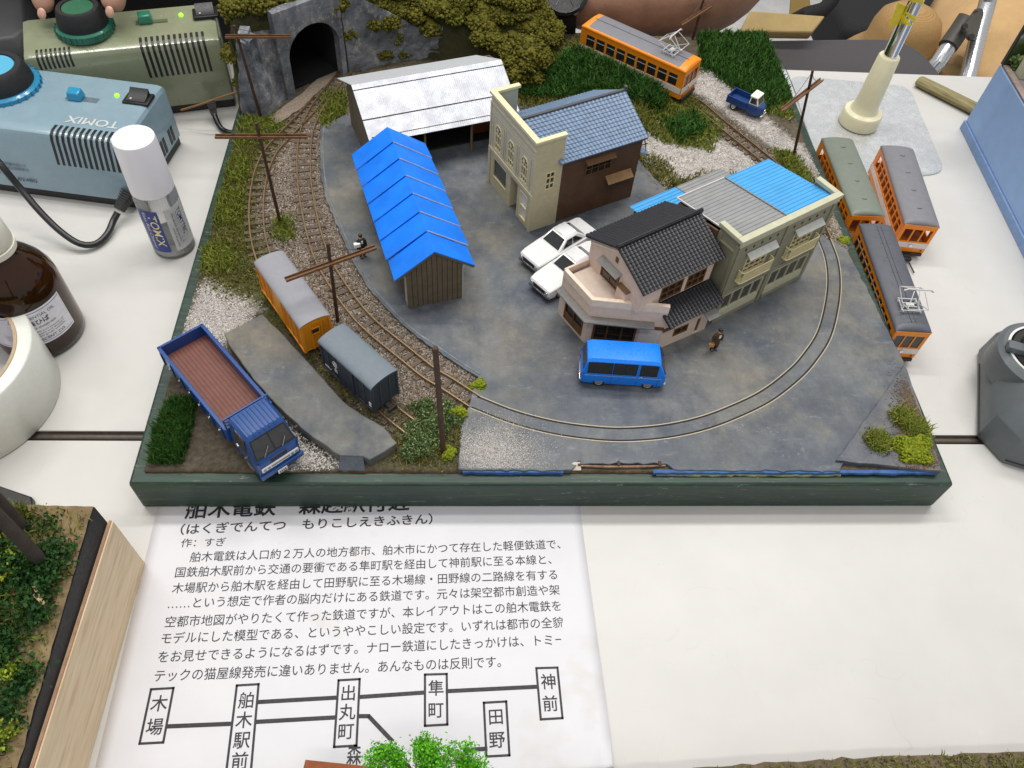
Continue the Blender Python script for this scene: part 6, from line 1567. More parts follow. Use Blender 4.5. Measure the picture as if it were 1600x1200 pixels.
def station(body, corners, fs_=1.0):
    q = [at(*c, PZ) for c in corners]      # TL, TR, BR, BL
    o = MB()
    def bar(p, r, w=1.05):
        d = (r-p).normalized(); n = Vector((-d.y, d.x, 0))*w/2; p = p-d*w/2; r = r+d*w/2
        o.add([p-n, r-n, r+n, p+n], [(0, 1, 2, 3)])
    for i in range(4): bar(q[i], q[(i+1) % 4])
    st = o.build('station_box', M_ink, sheet, recalc=False)
    n = len(body); mb = MB()
    for i, ch in enumerate(body):
        v, f = text_geo(ch, .01); cx = (v[:, 0].min()+v[:, 0].max())/2; cy = .35
        t0 = (i+.5)/n*0.86+.07
        l, r = q[0].lerp(q[3], t0), q[1].lerp(q[2], t0); c = (l+r)/2; ux = (q[1]-q[0]).normalized(); uy = (q[0]-q[3]).normalized(); s = 7.6*fs_
        mb.add([tuple(c+ux*((a-cx)*s)+uy*((b-cy)*s)) for a, b in v], f)
    mb.build('station_name', M_ink, st, recalc=False); return st
station("木場", ((236, 1077), (271, 1075), (255, 1160), (218, 1162)))
station("舶木駅前", ((370, 1071), (404, 1069), (391, 1216), (352, 1218)))
station("出丸町", ((529, 1063), (562, 1061), (557, 1165), (522, 1167)))
station("隼町", ((664, 1054), (698, 1053), (699, 1132), (664, 1134)))
station("神前", ((838, 1044), (871, 1043), (879, 1122), (845, 1124)))
station("田野", ((756, 1098), (791, 1096), (796, 1180), (760, 1182)))
def mapline(pts, w=1.9):
    o = MB(); q = [at(*p, PZ-.03) for p in pts]
    for a, b in zip(q, q[1:]):
        d = (b-a).normalized(); n = Vector((-d.y, d.x, 0))*w/2; a2, b2 = a-d*.5, b+d*.5
        o.add([a2-n, b2-n, b2+n, a2+n], [(0, 1, 2, 3)])
    return o.build('route_line', M_ink, sheet, recalc=False)
mapline([(261, 1135), (359, 1131)]); mapline([(403, 1097), (526, 1090)]); mapline([(399, 1128), (523, 1121)]); mapline([(563, 1089), (664, 1082)]); mapline([(698, 1080), (839, 1073)])
mapline([(562, 1119), (576, 1119), (612, 1157)]); mapline([(725, 1172), (760, 1170)])
line("森", (541, 1193), (564, 1192), 7.5, 'printed_line', .01)

# ---- power units
def mat_plastic(name, c, rough=.22):
    return mat(name, c, rough, var=.05, scale=8, bump=.02, coat=.3)
def power_unit(name, label, org, rot, L, D, z1, z2, cbody, cring, csw, ctop, knob, knobr, slider, led, rocker, vents, texts, fs=0.0):
    t = thing(name, label, 'power unit', org, rot); inv = t.matrix_basis.inverted()
    Mi = (Matrix.Translation(Vector(org))@Matrix.Rotation(R(rot), 4, 'Z')).inverted()
    zt = lambda y: z1+(z2-z1)*min(max((y-8)/(D-8), 0), 1)
    def L_(px, py, dz=0):
        z = z1
        for _ in range(6): p = Mi@at(px, py, z+dz); z = zt(p.y)
        return p
    m = MB(); m.box(-L+2, -1.5, 3, D-2, .05, 8); m.build('base', M_black, t, bevel=1)
    prof = [(1.0, 8.05), (fs*.5, z1*.55), (.6+fs, z1-4.2), (2.2+fs, z1-1.2), (5.5+fs, z1+.3), (10+fs, zt(10)+.3), (D-8, zt(D-8)), (D-2.5, z2-.8), (D, z2-4), (D, 8.05)]
    m = MB(); rings = []
    for x, sc_ in ((-L, .93), (-L+1.5, .985), (-L+5, 1), (-5, 1), (-1.5, .985), (0, .93)):
        rings.append([(x, D/2+(y-D/2)*sc_, 8.05+(z-8.05)*sc_) for y, z in prof])
    m.loft(rings); body = m.build('case', cbody, t, smooth=True, angle=28)
    kx, ky = knob; z = zt(ky)
    m = MB(); m.lathe([(knobr*1.12, z-1.5), (knobr*1.12, z+3.0), (knobr*1.04, z+4.2)], 40, (kx, ky)); kr = m.build('knob_ring', cring, t, smooth=True, angle=30)
    m = MB()
    for a in np.linspace(0, 2*PI, 30, endpoint=False): m.bar((kx+knobr*1.13*math.cos(a), ky+knobr*1.13*math.sin(a), z-1), (kx+knobr*1.13*math.cos(a), ky+knobr*1.13*math.sin(a), z+3.4), 1.1, 1.1)
    m.build('ring_ridge', cring, kr)
    m = MB(); m.lathe([(knobr*.98, z+3.5), (knobr*.96, z+8), (knobr*.86, z+15), (knobr*.8, z+16.5), (knobr*.64, z+16.5), (knobr*.62, z+15.2)], 40, (kx, ky)); kn = m.build('knob', mat('black_rubber_knob', (.012, .012, .013, 1), .65, var=.3, bump=.3), t, smooth=True, angle=40)
    m = MB(); m.lathe([(knobr*.62, z+15.3), (knobr*.6, z+15.9)], 36, (kx, ky)); m.build('knob_disc', ctop, kn)
    p = L_(*slider); m = MB(); m.box(p.x-7, p.x+15, p.y-2.6, p.y+2.6, zt(p.y)-.6, zt(p.y)+.35); sl = m.build('slider_slot', mat_plastic(name+'_slot', scale_c(cbody_c[name], .6)), t)
    m = MB(); m.hexa([(p.x-5, p.y-4, zt(p.y)+.4), (p.x+5, p.y-4, zt(p.y)+.4), (p.x+5, p.y+4, zt(p.y)+.9), (p.x-5, p.y+4, zt(p.y)+.9), (p.x-4, p.y-3, zt(p.y)+6), (p.x+4, p.y-3, zt(p.y)+6), (p.x+4.4, p.y+3, zt(p.y)+7), (p.x-4.4, p.y+3, zt(p.y)+7)]); m.build('slider', csw, t, bevel=.8)
    p = L_(*led); m = MB(); m.lathe([(1.7, zt(p.y)-.5), (1.6, zt(p.y)+1.0), (.9, zt(p.y)+1.7)], 14, (p.x, p.y)); le = NT('green_led'); le.b.inputs['Base Color'].default_value = (.2, .6, .02, 1); le.b.inputs['Emission Color'].default_value = (.35, 1, .02, 1); le.b.inputs['Emission Strength'].default_value = 1.6
    m.build('indicator_lamp', le.m, t, smooth=True)
    p = L_(*rocker); zz_ = zt(p.y)
    m = MB(); m.box(p.x-9, p.x+9, p.y-6.5, p.y+6.5, zz_-.5, zz_+1.8); rk = m.build('switch_frame', M_black, t, bevel=.6)
    m = MB(); m.extr([(p.y-5, zz_+1.9), (p.y+5, zz_+1.9), (p.y+5, zz_+6.2), (p.y+.5, zz_+3.2), (p.y-5, zz_+2.2)], p.x-6.5, p.x+6.5, 'x'); m.build('rocker', M_black, rk, bevel=.4)
    m = MB(); m.box(p.x-4.2, p.x-3.0, p.y-3.6, p.y-2.4, zz_+2.6, zz_+2.9); m.build('switch_dot', M_white, rk)
    for x0, x1, n, dz in vents:
        for k in range(n):
            x = x0+(x1-x0)*k/(n-1); w_ = (x1-x0)/(n-1)*.24
            m = MB(); off = .28
            path = [(fs*.56-off+.1, z1*.55+2), (.6+fs-off, z1-4.2), (2.2+fs-off*.8, z1-1.2+off), (5.5+fs, z1+.3+off), (11+fs, zt(11)+.3+off)]
            if dz: path = [(.25-off, z1-9), (.6-off, z1-4.2), (2.2-off*.8, z1-1.2+off), (5.5, z1+.3+off), (9, zt(9)+.3+off)]
            pts = path+[(y+.5, z-.5) for y, z in reversed(path)]
            m.extr(pts, x-w_, x+w_, 'x'); m.build('vent_slot', M_black, body)
    for body_, fn, mt, *bo in texts(zt, z1): text_on('printed_mark', body_, fn, mt, t, *bo)
    return t
cbody_c = {'blue_power_unit': C(116, 140, 154), 'green_power_unit': C(132, 142, 108)}
M_bluecase = mat_plastic('pale_blue_case', C(132, 156, 168)); M_greencase = mat_plastic('sage_green_case', C(134, 140, 114))
M_palegrey = mat('pale_grey_print', C(186, 192, 192), .5)
M_darkprint = mat('dark_blue_print', C(52, 66, 84), .5)
fs_b = (8*.5-1)/(50*.55-8)
def btexts(zt, z1):
    def top(u, v): x = -46+36*(1-u); y = 22.5+7.5*(1-v); return (x, y, zt(y)+.6)
    def fr(u, v): return (-118+29*u, 0.75-.9, 0)   # unused
    def code(u, v): return (-90+21*u, .3+(4.6+3.4*v)*fs_b, 12.6+3.4*v)
    def s1(z_, w): return lambda u, v: (-119+w*u, .3+(z_+2.2*v-8)*fs_b, z_+2.2*v)
    return [('TOMIX', top, M_palegrey, .02), ('JC 82480', code, M_darkprint), ('この製品は、必ず注意書、説明書を読んで', s1(24.4, 46), M_darkprint), ('交流二〇〇ボルト以上の電源は使用禁止', s1(21.4, 47), M_darkprint), ('トランス式直流出力', s1(17.2, 26), M_darkprint), ('入力電源', s1(13.4, 18), M_darkprint)]
power_unit('blue_power_unit', 'glossy pale blue power unit with black knob and slider on top', (-55.5, 229, 0), -9, 150, 80, 50, 49.5, M_bluecase, mat_plastic('bright_blue_ring', C(44, 132, 172)), mat_plastic('cyan_slider', C(40, 140, 182)), mat_plastic('sky_blue_disc', C(96, 180, 214)), (-103, 52), 22, (120, 154), (183, 150), (217, 156), [(-49, -7, 12, 0)], btexts, 8.0)
gp_ = power_unit('green_power_unit', 'glossy sage green power unit with black knob gripped by fingers', (-11, 352, 0), 15, 134, 42, 58, 65, M_greencase, mat_plastic('jade_green_ring', C(38, 104, 84)), mat_plastic('jade_slider', C(44, 124, 98)), mat_plastic('dark_jade_disc', C(60, 110, 84)), (-91, 26), 17.5, (228, 34), (283, 24), (321, 22), [(-124, -103, 8, 1), (-55, -12, 12, 0)], lambda zt, z1: [])
# side vents of the blue unit
bu = [o for o in bpy.data.objects if o.name == 'blue_power_unit'][0]
m = MB()
for k in range(4):
    y = 24+k*14
    for d in (-2.2, 2.2): m.box(-.2, .25, y+d-1.5, y+d+1.5, 10, 22)
m.build('side_vent', M_black, bu)
def cable(name, label, pts, r, mt, cat='cable', rib=None):
    t = thing(name, label, cat, pts[0]); o = Vector(pts[0]); P_ = spline([Vector(p)-o for p in pts], 3)
    m = MB(); m.tube(P_, r, 10); m.build('cord', mt, t, smooth=True)
    if rib:
        a, b, r0 = rib; a, b = Vector(a)-o, Vector(b)-o; m = MB()
        for k in range(8): m.bar(a.lerp(b, k/8), a.lerp(b, (k+.62)/8), r0*2*(1-.04*k), r0*1.6*(1-.04*k))
        m.bar(a, b, r0*1.4, r0*1.1); m.build('strain_relief', M_black, t)
    return t
M_cord = mat('black_cord', (.012, .012, .013, 1), .35)
_c = lambda px, py, z: tuple(at(px, py, z))
cable('power_cord', 'black power cord looping on the table in front of the blue power unit', [_c(-40, 205, 60), _c(0, 256, 48), _c(30, 292, 34), _c(62, 330, 22), _c(95, 362, 12), _c(125, 381, 6), _c(150, 381, 3.5), _c(168, 365, 4), _c(177, 345, 6), _c(184, 332, 9)], 2.2, M_cord, rib=(_c(202, 300, 16), _c(186, 328, 10), 4.2))
cable('power_cord', 'black ribbed cord end hanging from the green power unit', [_c(333, 172, 10), _c(337, 185, 7), _c(345, 200, 3), _c(358, 207, 2.2), _c(374, 208, 2.2)], 2.0, M_cord, rib=(_c(329, 158, 16), _c(335, 180, 8), 3.4))
cable('thin_cable', 'thin tan twin cable running from the green power unit to the board', [_c(283, 172, 16), _c(310, 164, 22), _c(345, 152, 28), _c(378, 141, 32)], .8, mat('tan_cable', C(130, 96, 58), .5))

# ---- track cleaner bottle
tb = thing('cleaner_bottle', 'clear bottle with frosted white cap and a blue label with yellow lettering', 'bottle', (-26, 196.5, 0))
t_ = NT('clear_bottle_plastic'); tr1 = t_.new('ShaderNodeBsdfTransparent'); tr1.inputs[0].default_value = (.985, .985, .985, 1); mx1 = t_.new('ShaderNodeMixShader'); fr1 = t_.new('ShaderNodeFresnel'); fr1.inputs[0].default_value = 1.35; t_.base(C(210, 212, 212)); t_.rough(.12); t_.link(t_.math('ADD', fr1.outputs[0], .12), mx1.inputs[0]); t_.link(tr1.outputs[0], mx1.inputs[1]); t_.link(t_.b.outputs[0], mx1.inputs[2]); t_.link(mx1.outputs[0], t_.n['Material Output'].inputs[0]); M_clear = t_.m
m = MB(); m.lathe([(3, .1), (12.2, .1), (13.3, 1.2), (13.3, 46), (12.6, 50), (12.3, 52), (11.4, 52), (11.8, 49.5), (12.4, 45.5), (12.4, 2.0), (11.5, 1.3), (3, 1.2)], 40); m.build('bottle', M_clear, tb, smooth=True, angle=40)
m = MB(); m.lathe([(.5, 2.2), (12.2, 2.2), (12.2, 11), (.5, 11)], 36); m.build('liquid', mat('milky_clear_liquid', C(222, 222, 220), .15, var=.04), tb, smooth=True, angle=40)
t_ = NT('frosted_white_cap'); t_.base(C(238, 236, 242)); t_.rough(.4); t_.b.inputs['Subsurface Weight'].default_value = .25; t_.b.inputs['Subsurface Radius'].default_value = (.06, .06, .07); M_frost = t_.m
m = MB(); m.lathe([(11.2, 50), (13.2, 50.2), (13.2, 52), (12.4, 84), (12.0, 86.4), (10.8, 87.4), (.3, 87.6)], 44); m.build('cap', M_frost, tb, smooth=True, angle=40)
def cyl_patch(name, mt, par, r, a0, a1, z0, z1, n=16, th=.12):
    m = MB(); rings = []
    for a in np.linspace(R(a0), R(a1), n): rings.append([(q*math.cos(a), q*math.sin(a), z) for q, z in ((r, z0), (r+th, z0), (r+th, z1), (r, z1))])
    m.loft(rings); return m.build(name, mt, par, smooth=True, angle=40)
lb = cyl_patch('label', mat('deep_blue_label', C(44, 58, 140), .35, var=.05), tb, 13.36, -134, -78, 7, 41)
def vert_text(ac, da, z0, z1, r=13.62):   # reads downward: u -> z from z0 (top) down to z1, v -> angle
    return lambda u, v: (r*math.cos(R(ac+da*(v-.5))), r*math.sin(R(ac+da*(v-.5))), z0+(z1-z0)*u)
text_on('label_name', 'TOMIX', vert_text(-95, 22, 38, 12), mat('pale_yellow_print', C(236, 226, 150), .5), lb, .006, .12)
text_on('label_subtitle', 'Easy Rail Cleaner', vert_text(-117, 13, 39.5, 9), M_white, lb, .0, .1)
l2 = cyl_patch('label', mat('clear_white_label', C(206, 206, 206), .4), tb, 13.36, -62, 4, 7, 41)
M_navy = mat('navy_print', C(30, 34, 100), .5)
text_on('label_name', 'TOMYTEC', vert_text(-20, 14, 38, 17), M_navy, l2, .006)
for k, (s_, e) in enumerate((('株式会社トミーテック', 12), ('トミックスレールクリーナー液', 12), ('鉄道模型専用', 14))): text_on('label_text', s_, vert_text(-30-k*6.5, 5, 37, e), mat('grey_print', C(96, 96, 110), .5), l2)
text_on('label_text', 'MADE IN JAPAN', vert_text(-52, 5.5, 26, 10), MATS['grey_print'], l2)

# ---- amber bottle
ab = thing('amber_bottle', 'brown glass bottle of oil with cream screw cap and white label', 'bottle', (-87.5, 120, 0))
m = MB(); m.lathe([(5, .1), (22, .1), (24, 2), (24.2, 6), (24.2, 42), (23.4, 48), (21, 54), (17, 60), (13, 64.5), (10.5, 67), (10.5, 72), (8.6, 72), (8.6, 66.2), (11.8, 63.2), (15.6, 59), (19.4, 53), (21.6, 47.4), (22.4, 41.5), (22.4, 4), (5, 3)], 48)
t_ = NT('amber_glass'); t_.base((.13, .047, .008, 1)); t_.rough(.03); t_.b.inputs['Transmission Weight'].default_value = .85; t_.b.inputs['IOR'].default_value = 1.45; M_amber = t_.m
m.build('bottle', M_amber, ab, smooth=True, angle=50)
m = MB(); m.lathe([(.5, 3.3), (22.2, 3.3), (22.2, 19), (.5, 19)], 40); m.build('oil', mat('dark_oil', (.012, .006, .003, 1), .1), ab, smooth=True, angle=40)
M_capcream = mat('cream_cap', C(226, 222, 206), .45, var=.04)
m = MB(); m.lathe([(11.2, 68.5), (13.0, 68.7), (13.2, 72.2), (11.4, 72.6)], 36); m.build('collar', M_capcream, ab, smooth=True, angle=40)
m = MB(); n = 72; rings = []
for z, r in ((73.2, 12.4), (73.8, 12.6), (88, 11.9), (90.5, 10.6), (91, 8.6), (90.2, 6.2), (90.2, .3)):
    rings.append([((r+(.28 if (i % 2 and 73.6 < z < 89) else 0))*math.cos(2*PI*i/n), (r+(.28 if (i % 2 and 73.6 < z < 89) else 0))*math.sin(2*PI*i/n), z) for i in range(n)])
m.loft(rings); m.build('cap', M_capcream, ab, smooth=True, angle=35)
al = cyl_patch('label', mat('white_bottle_label', C(222, 222, 228), .5), ab, 24.25, -122, -8, 14, 40, 30)
M_lilac = mat('lilac_border', C(130, 128, 168), .5)
for z in (15.2, 38.4): cyl_patch('label_border', M_lilac, al, 24.3, -120, -10, z, z+.5, 30, .12)
def hor_text(a0, a1, z, h, r=24.5): return lambda u, v: (r*math.cos(R(a0+(a1-a0)*u)), r*math.sin(R(a0+(a1-a0)*u)), z+h*v)
M_labelink = mat('label_ink', C(60, 58, 80), .5)
text_on('label_text', 'PURE ESSENTIAL OIL', hor_text(-84, -24, 34.4, 2.0), M_labelink, al)
text_on('label_name', '青森ひば', hor_text(-74, -36, 29.2, 4.0), M_labelink, al, .015)
text_on('label_text', 'Thujopsis dolabrata', hor_text(-80, -30, 26, 2.2), M_labelink, al, 0, .3)
for k, s_ in enumerate(('Our wide range of 100% pure essential oils', 'honestly from growers and distillers', 'history the strongest grade available')): text_on('label_text', s_, hor_text(-98, -20, 23.4-1.8*k, 1.3), M_labelink, al)
text_on('label_name', 'INSCENT CO.', hor_text(-66, -24, 16.6, 1.9), M_labelink, al, .01)
# ---- tape roll
tr_ = thing('tape_roll', 'wide roll of white translucent tape lying flat with a brown card core', 'tape roll', (-114, 68, 0))
t_ = NT('milky_tape'); n = t_.noise(30, 4); t_.base(t_.ramp(n, [(.3, C(214, 215, 208)), (.7, C(220, 221, 214))])); t_.rough(.28); t_.b.inputs['Subsurface Weight'].default_value = .3; t_.b.inputs['Subsurface Radius'].default_value = (.1, .1, .08); t_.bump(t_.noise(8, 3, stretch=(1, 1, 12)), .04, .01)
m = MB(); ring = [(42.7, .1), (49.0, .1), (50, 1.0), (50, 39), (49, 40), (42.7, 40)]; nn = 72
rg = [[(r*math.cos(a), r*math.sin(a), z) for r, z in ring] for a in np.linspace(0, 2*PI, nn+1)]
m.loft(rg, cap=False); m.build('tape', t_.m, tr_, smooth=True, angle=50)
ring = [(41.0, .2), (42.6, .2), (42.6, 40.4), (41.0, 40.4)]; m = MB(); m.loft([[(r*math.cos(a), r*math.sin(a), z) for r, z in ring] for a in np.linspace(0, 2*PI, nn+1)], cap=False); co = m.build('core', mat('tan_card_core', C(176, 154, 122), .8, var=.1), tr_, smooth=True, angle=50)
t_ = NT('printed_core_lining'); n = t_.noise(40, 4, .8, stretch=(1, 1, 2.5)); t_.base(t_.ramp(n, [(.44, C(88, 70, 110)), (.5, C(186, 178, 190))])); t_.rough(.5)
ring = [(40.6, 1), (40.95, 1), (40.95, 39.6), (40.6, 39.6)]; m = MB(); m.loft([[(r*math.cos(a), r*math.sin(a), z) for r, z in ring] for a in np.linspace(0, 2*PI, nn+1)], cap=False); m.build('core_lining', t_.m, co, smooth=True, angle=50)
# ---- magnetic plate and pole stand
pl = [at2(1232, 118, .8), at2(1385, 132, .8)]
c_ = [at2(x, y, .8) for x, y in ((1233, 118), (1420, 135), (1477, 270), (1290, 292))]
def rounded(poly, r, n=7):
    out = []; k = len(poly)
    for i in range(k):
        p, a, b = Vector(poly[i]), Vector(poly[i-1]), Vector(poly[(i+1) % k]); u, v = (a-p).normalized()*r, (b-p).normalized()*r
        for j in range(n+1):
            t = j/n; q = (p+u)*(1-t)**2+p*2*t*(1-t)+(p+v)*t*t; out.append((q.x, q.y))
    return out
t_ = NT('scuffed_metal_plate'); n = t_.noise(11, 7, .75); t_.base(t_.ramp(n, [(.34, C(204, 207, 210)), (.6, C(216, 218, 219)), (.7, C(190, 193, 196))])); t_.b.inputs['Metallic'].default_value = .55; t_.rough(t_.ramp(t_.noise(14, 7, .8), [(.4, (.16,)*3), (.62, (.42,)*3)])); t_.bump(t_.noise(60, 4), .06, .003)
m = MB(); m.prism(rounded(c_, 13), .05, 1.3); tag(m.build('metal_plate', t_.m, bevel=.3), 'scuffed pale metal base plate with rounded corners under the chrome pole', 'plate')
ps = thing('pole_stand', 'chrome pole in a cream plastic socket with scraps of yellow tape', 'stand', (495, 356, 1.4))
M_creampl = mat('cream_plastic', C(228, 222, 188), .35, var=.04, coat=.2)
m = MB(); m.lathe([(14.5, 0), (16, .8), (16, 10), (15, 12), (11.5, 13.5), (10, 17), (9.6, 22), (8.2, 60), (7.4, 61), (5.8, 61.2)], 40); m.build('socket', M_creampl, ps, smooth=True, angle=40)
m = MB(); m.tube([(0, 0, 55), (0, 0, 300)], 5.4, 24); m.build('pole', mat('polished_chrome', (.82, .82, .83, 1), .07, metal=1, var=.02), ps, smooth=True)
M_ytape = mat('yellow_tape', C(222, 204, 50), .35, var=.15, scale=20, bump=.2)
for z0, z1, wv in ((88, 96, .6), (104, 122, .9)):
    m = MB(); rings = []
    for z in np.linspace(z0, z1, 6): rings.append([((5.55+.3*math.sin(a*3+z))*math.cos(a), (5.55+.3*math.sin(a*3+z))*math.sin(a), z+wv*math.sin(a*2)) for a in np.linspace(0, 2*PI, 24, endpoint=False)])
    m.loft(rings); o = m.build('tape_band', M_ytape, ps, smooth=True, angle=60)
m = MB(); m.hexa([(-5.6, -1, 86), (-13, -3, 84), (-13, -2.6, 103), (-5.6, -.6, 100), (-5.6, -.6, 86), (-13, -2.6, 84), (-13.4, -1.4, 103), (-5.6, 0, 100)]); m.build('tape_flap', M_ytape, ps)
m = MB(); m.hexa([(-5.4, -1, 106), (-8.6, -3, 105), (-8.6, -2.6, 122), (-5.4, -.6, 120), (-5.4, -.6, 106), (-8.6, -2.6, 105), (-9, -1.4, 122), (-5.4, 0, 120)]); m.build('tape_flap', M_ytape, ps)
# clear glassy scrap at the board corner
m = MB(); a = at(1224, 106, 6); m.bar(tuple(at(1222, 106, 25)), tuple(at(1240, 150, 8)), 7, 1.2); tag(m.build('clear_strip', clear_glass('clear_plastic_strip', (.92, .97, 1, 1), .08, 1.3)), 'short clear plastic strip leaning on the board corner', 'strip')
# ---- wooden stick
s0, s1 = at(1434, 126, 4), at(1512, 165, 4); d = (s1-s0)
t_ = NT('olive_wood_stick'); n = t_.noise(12, 6, .7, stretch=(.4, 5, 5)); t_.base(t_.ramp(n, [(.34, C(96, 86, 48)), (.6, C(150, 138, 92)), (.75, C(120, 108, 66))])); t_.rough(.6); t_.bump(n, .4, .01)
m = MB(); L_s = d.length+20; m.loft([[(x, hw*math.cos(a)*1.0, 4.4+h_*math.sin(a)) for a in np.linspace(0, 2*PI, 16, endpoint=False)] for x, hw, h_ in ((0, 5, 3), (1.5, 6.2, 4), (10, 6.6, 4.2), (L_s, 7, 4.3))])
o = m.build('wooden_stick', t_.m, smooth=True, angle=50, loc=(s0.x, s0.y, 0)); o.rotation_euler = (0, 0, math.atan2(d.y, d.x)); tag(o, 'olive stained wooden stick lying between the metal plate and the blue display box', 'stick')

# ---- blue display box with printed backdrop
db = thing('display_box', 'pale blue boxed diorama with a gate pillar and a printed landscape backdrop', 'display box', (585, 355, 0), -4)
M_pblue = mat('powder_blue_card', C(138, 170, 214), .6, var=.05, scale=10, bump=.05)
m = MB(); m.box(0, 230, -200, 0, 8, 59); m.build('box', M_pblue, db, bevel=.8)
m = MB(); m.box(-1.2, 231, -201, 1, .05, 7.9); m.build('base_lip', mat('dusty_blue_card', C(122, 152, 196), .65, var=.12, dirt=.2), db, bevel=.6)
m = MB(); m.box(.6, 229, -199, -4.2, 59.05, 60.2); dk = m.build('paved_top', mat('grey_paving', C(128, 122, 118), .85, var=.2, scale=16, bump=.3), db)
m = MB(); m.box(.4, 5, -199, -4.2, 60.25, 61.0); m.build('kerb_strip', mat('pinkish_grey_kerb', C(150, 132, 124), .8, var=.2), db)
def mat_backdrop():
    t = NT('printed_landscape'); tc = t.new('ShaderNodeTexCoord'); sp = t.new('ShaderNodeSeparateXYZ'); t.link(tc.outputs['Object'], sp.inputs[0])
    n = t.noise(9, 6, .7); z = t.math('ADD', sp.outputs['Z'], t.math('MULTIPLY', t.math('SUBTRACT', n, .5), .12))
    mr = t.new('ShaderNodeMapRange'); mr.inputs[1].default_value = .60; mr.inputs[2].default_value = 1.65; t.link(z, mr.inputs[0])
    c = t.ramp(mr.outputs[0], [(0, C(46, 62, 26)), (.16, C(58, 74, 40)), (.2, C(96, 108, 80)), (.23, C(150, 156, 160)), (.26, C(40, 50, 48)), (.4, C(26, 36, 44)), (.46, C(24, 50, 92)), (.7, C(30, 76, 140)), (1, C(70, 120, 180))])
    t.base(c); t.rough(.35); return t.m
m = MB(); m.box(.8, 229, -3.9, -.8, 60.3, 160); m.build('printed_backdrop', mat_backdrop(), db)
m = MB(); m.box(-.2, .75, -4.0, -.6, 60.3, 161); m.build('backdrop_edge', M_black, db)
m = MB(); m.box(7, 17, -22, -12, 60.3, 84); m.box(6, 18, -23, -11, 84.05, 86); gt_ = m.build('gate_pillar', mat('pale_stone_pillar', C(176, 176, 152), .7, var=.08), db, bevel=.4)
m = MB(); m.box(18.2, 60, -18, -15.5, 61, 72)
for k in range(12): m.box(19+k*3.4, 20+k*3.4, -18.6, -18.05, 61, 73)
m.build('grey_fence_panel', mat('grey_fence', C(112, 118, 120), .6), db)
m = MB(); pos = rng.uniform((3, -9, 60), (120, -4.5, 70), (420, 3)); v, f_ = instances(*ico(1), pos, rng.uniform(1, 2.4, (420, 1))*np.ones((1, 3)), .15); np_mesh('backdrop_hedge', v, f_, M_leafdark, parent=db)

# ---- dark grey controller
dc = thing('throttle_controller', 'dark grey faceted throttle controller with a ribbed knob and white dial marks', 'controller', (473, 38, 0), -22)
M_dgrey = mat('dark_grey_case', C(92, 98, 101), .42, var=.05, scale=20, bump=.06)
def octo(x0, x1, y0, y1, c, z): return [(x0+c, y0, z), (x1-c, y0, z), (x1, y0+c, z), (x1, y1-c, z), (x1-c, y1, z), (x0+c, y1, z), (x0, y1-c, z), (x0, y0+c, z)]
m = MB(); m.loft([octo(0, 110, -4, 92, 14, .05), octo(-1, 111, -5, 93, 14, 4), octo(0, 110, -3, 92, 14, 22), octo(9, 101, 8, 84, 11, 33), octo(10, 100, 9, 83, 10, 34.5)]); m.build('case', M_dgrey, dc, bevel=.6)
m = MB(); m.loft([octo(11.5, 98, 11, 81, 9, 34.6), octo(12, 97.6, 11.4, 80.6, 9, 35.3)]); m.build('face_plate', mat('slate_face_plate', C(106, 114, 122), .5, var=.05), dc)
kx, ky = 21, 55; ZQ = 6
m = MB(); m.lathe([(27, 18), (27, 34.8), (24.5, 37)], 48, (kx, ky)); m.build('dial_housing', M_dgrey, dc, smooth=True, angle=30)
m = MB(); m.lathe([(22.2, 37.05), (22.2, 37.5), (20.8, 37.5), (20.8, 37.05)], 48, (kx, ky)); m.build('dial_ring', M_white, dc)
m = MB(); m.lathe([(20.2, 37.05), (19.5, 38.2), (16.5, 38.2)], 40, (kx, ky), cap=True); m.build('dial_well', M_black, dc, smooth=True, angle=40)
m = MB(); n = 60; rings = []
for z, r in ((54.3, 15.5), (66, 14.2), (68, 12.5), (68.2, .4)): rings.append([((r+(.5 if i % 2 and z < 51 else 0))*math.cos(2*PI*i/n), 0, 0) for i in range(n)])
rings = [[(kx+(r+(.5 if i % 2 and z < 51 else 0))*math.cos(2*PI*i/n), ky+(r+(.5 if i % 2 and z < 51 else 0))*math.sin(2*PI*i/n), z) for i in range(n)] for z, r in ((38.3, 15.5), (50, 14.2), (52, 12.5), (52.2, .4))]
m.loft(rings); m.build('knob', mat('ribbed_black_knob', (.02, .021, .022, 1), .5), dc, smooth=True, angle=40)
m = MB(); m.box(kx-24, kx-14, ky-8, ky-1.5, 37.6, 42); m.build('pointer', M_dgrey, dc, bevel=.5)
m = MB(); m.box(17, 30, 16.6, 17.4, 35.35, 35.6); m.build('white_mark', M_white, dc)
text_on('dial_word', 'MAX', lambda u, v: (29-9.5*u, 80-3.4*v, 35.6), M_white, dc)
m = MB(); m.box(-1.3, -.4, 8, 66, 4.2, 4.7); m.box(14, 96, -5.4, -4.6, 4.2, 4.7); m.build('case_seam', M_black, dc)

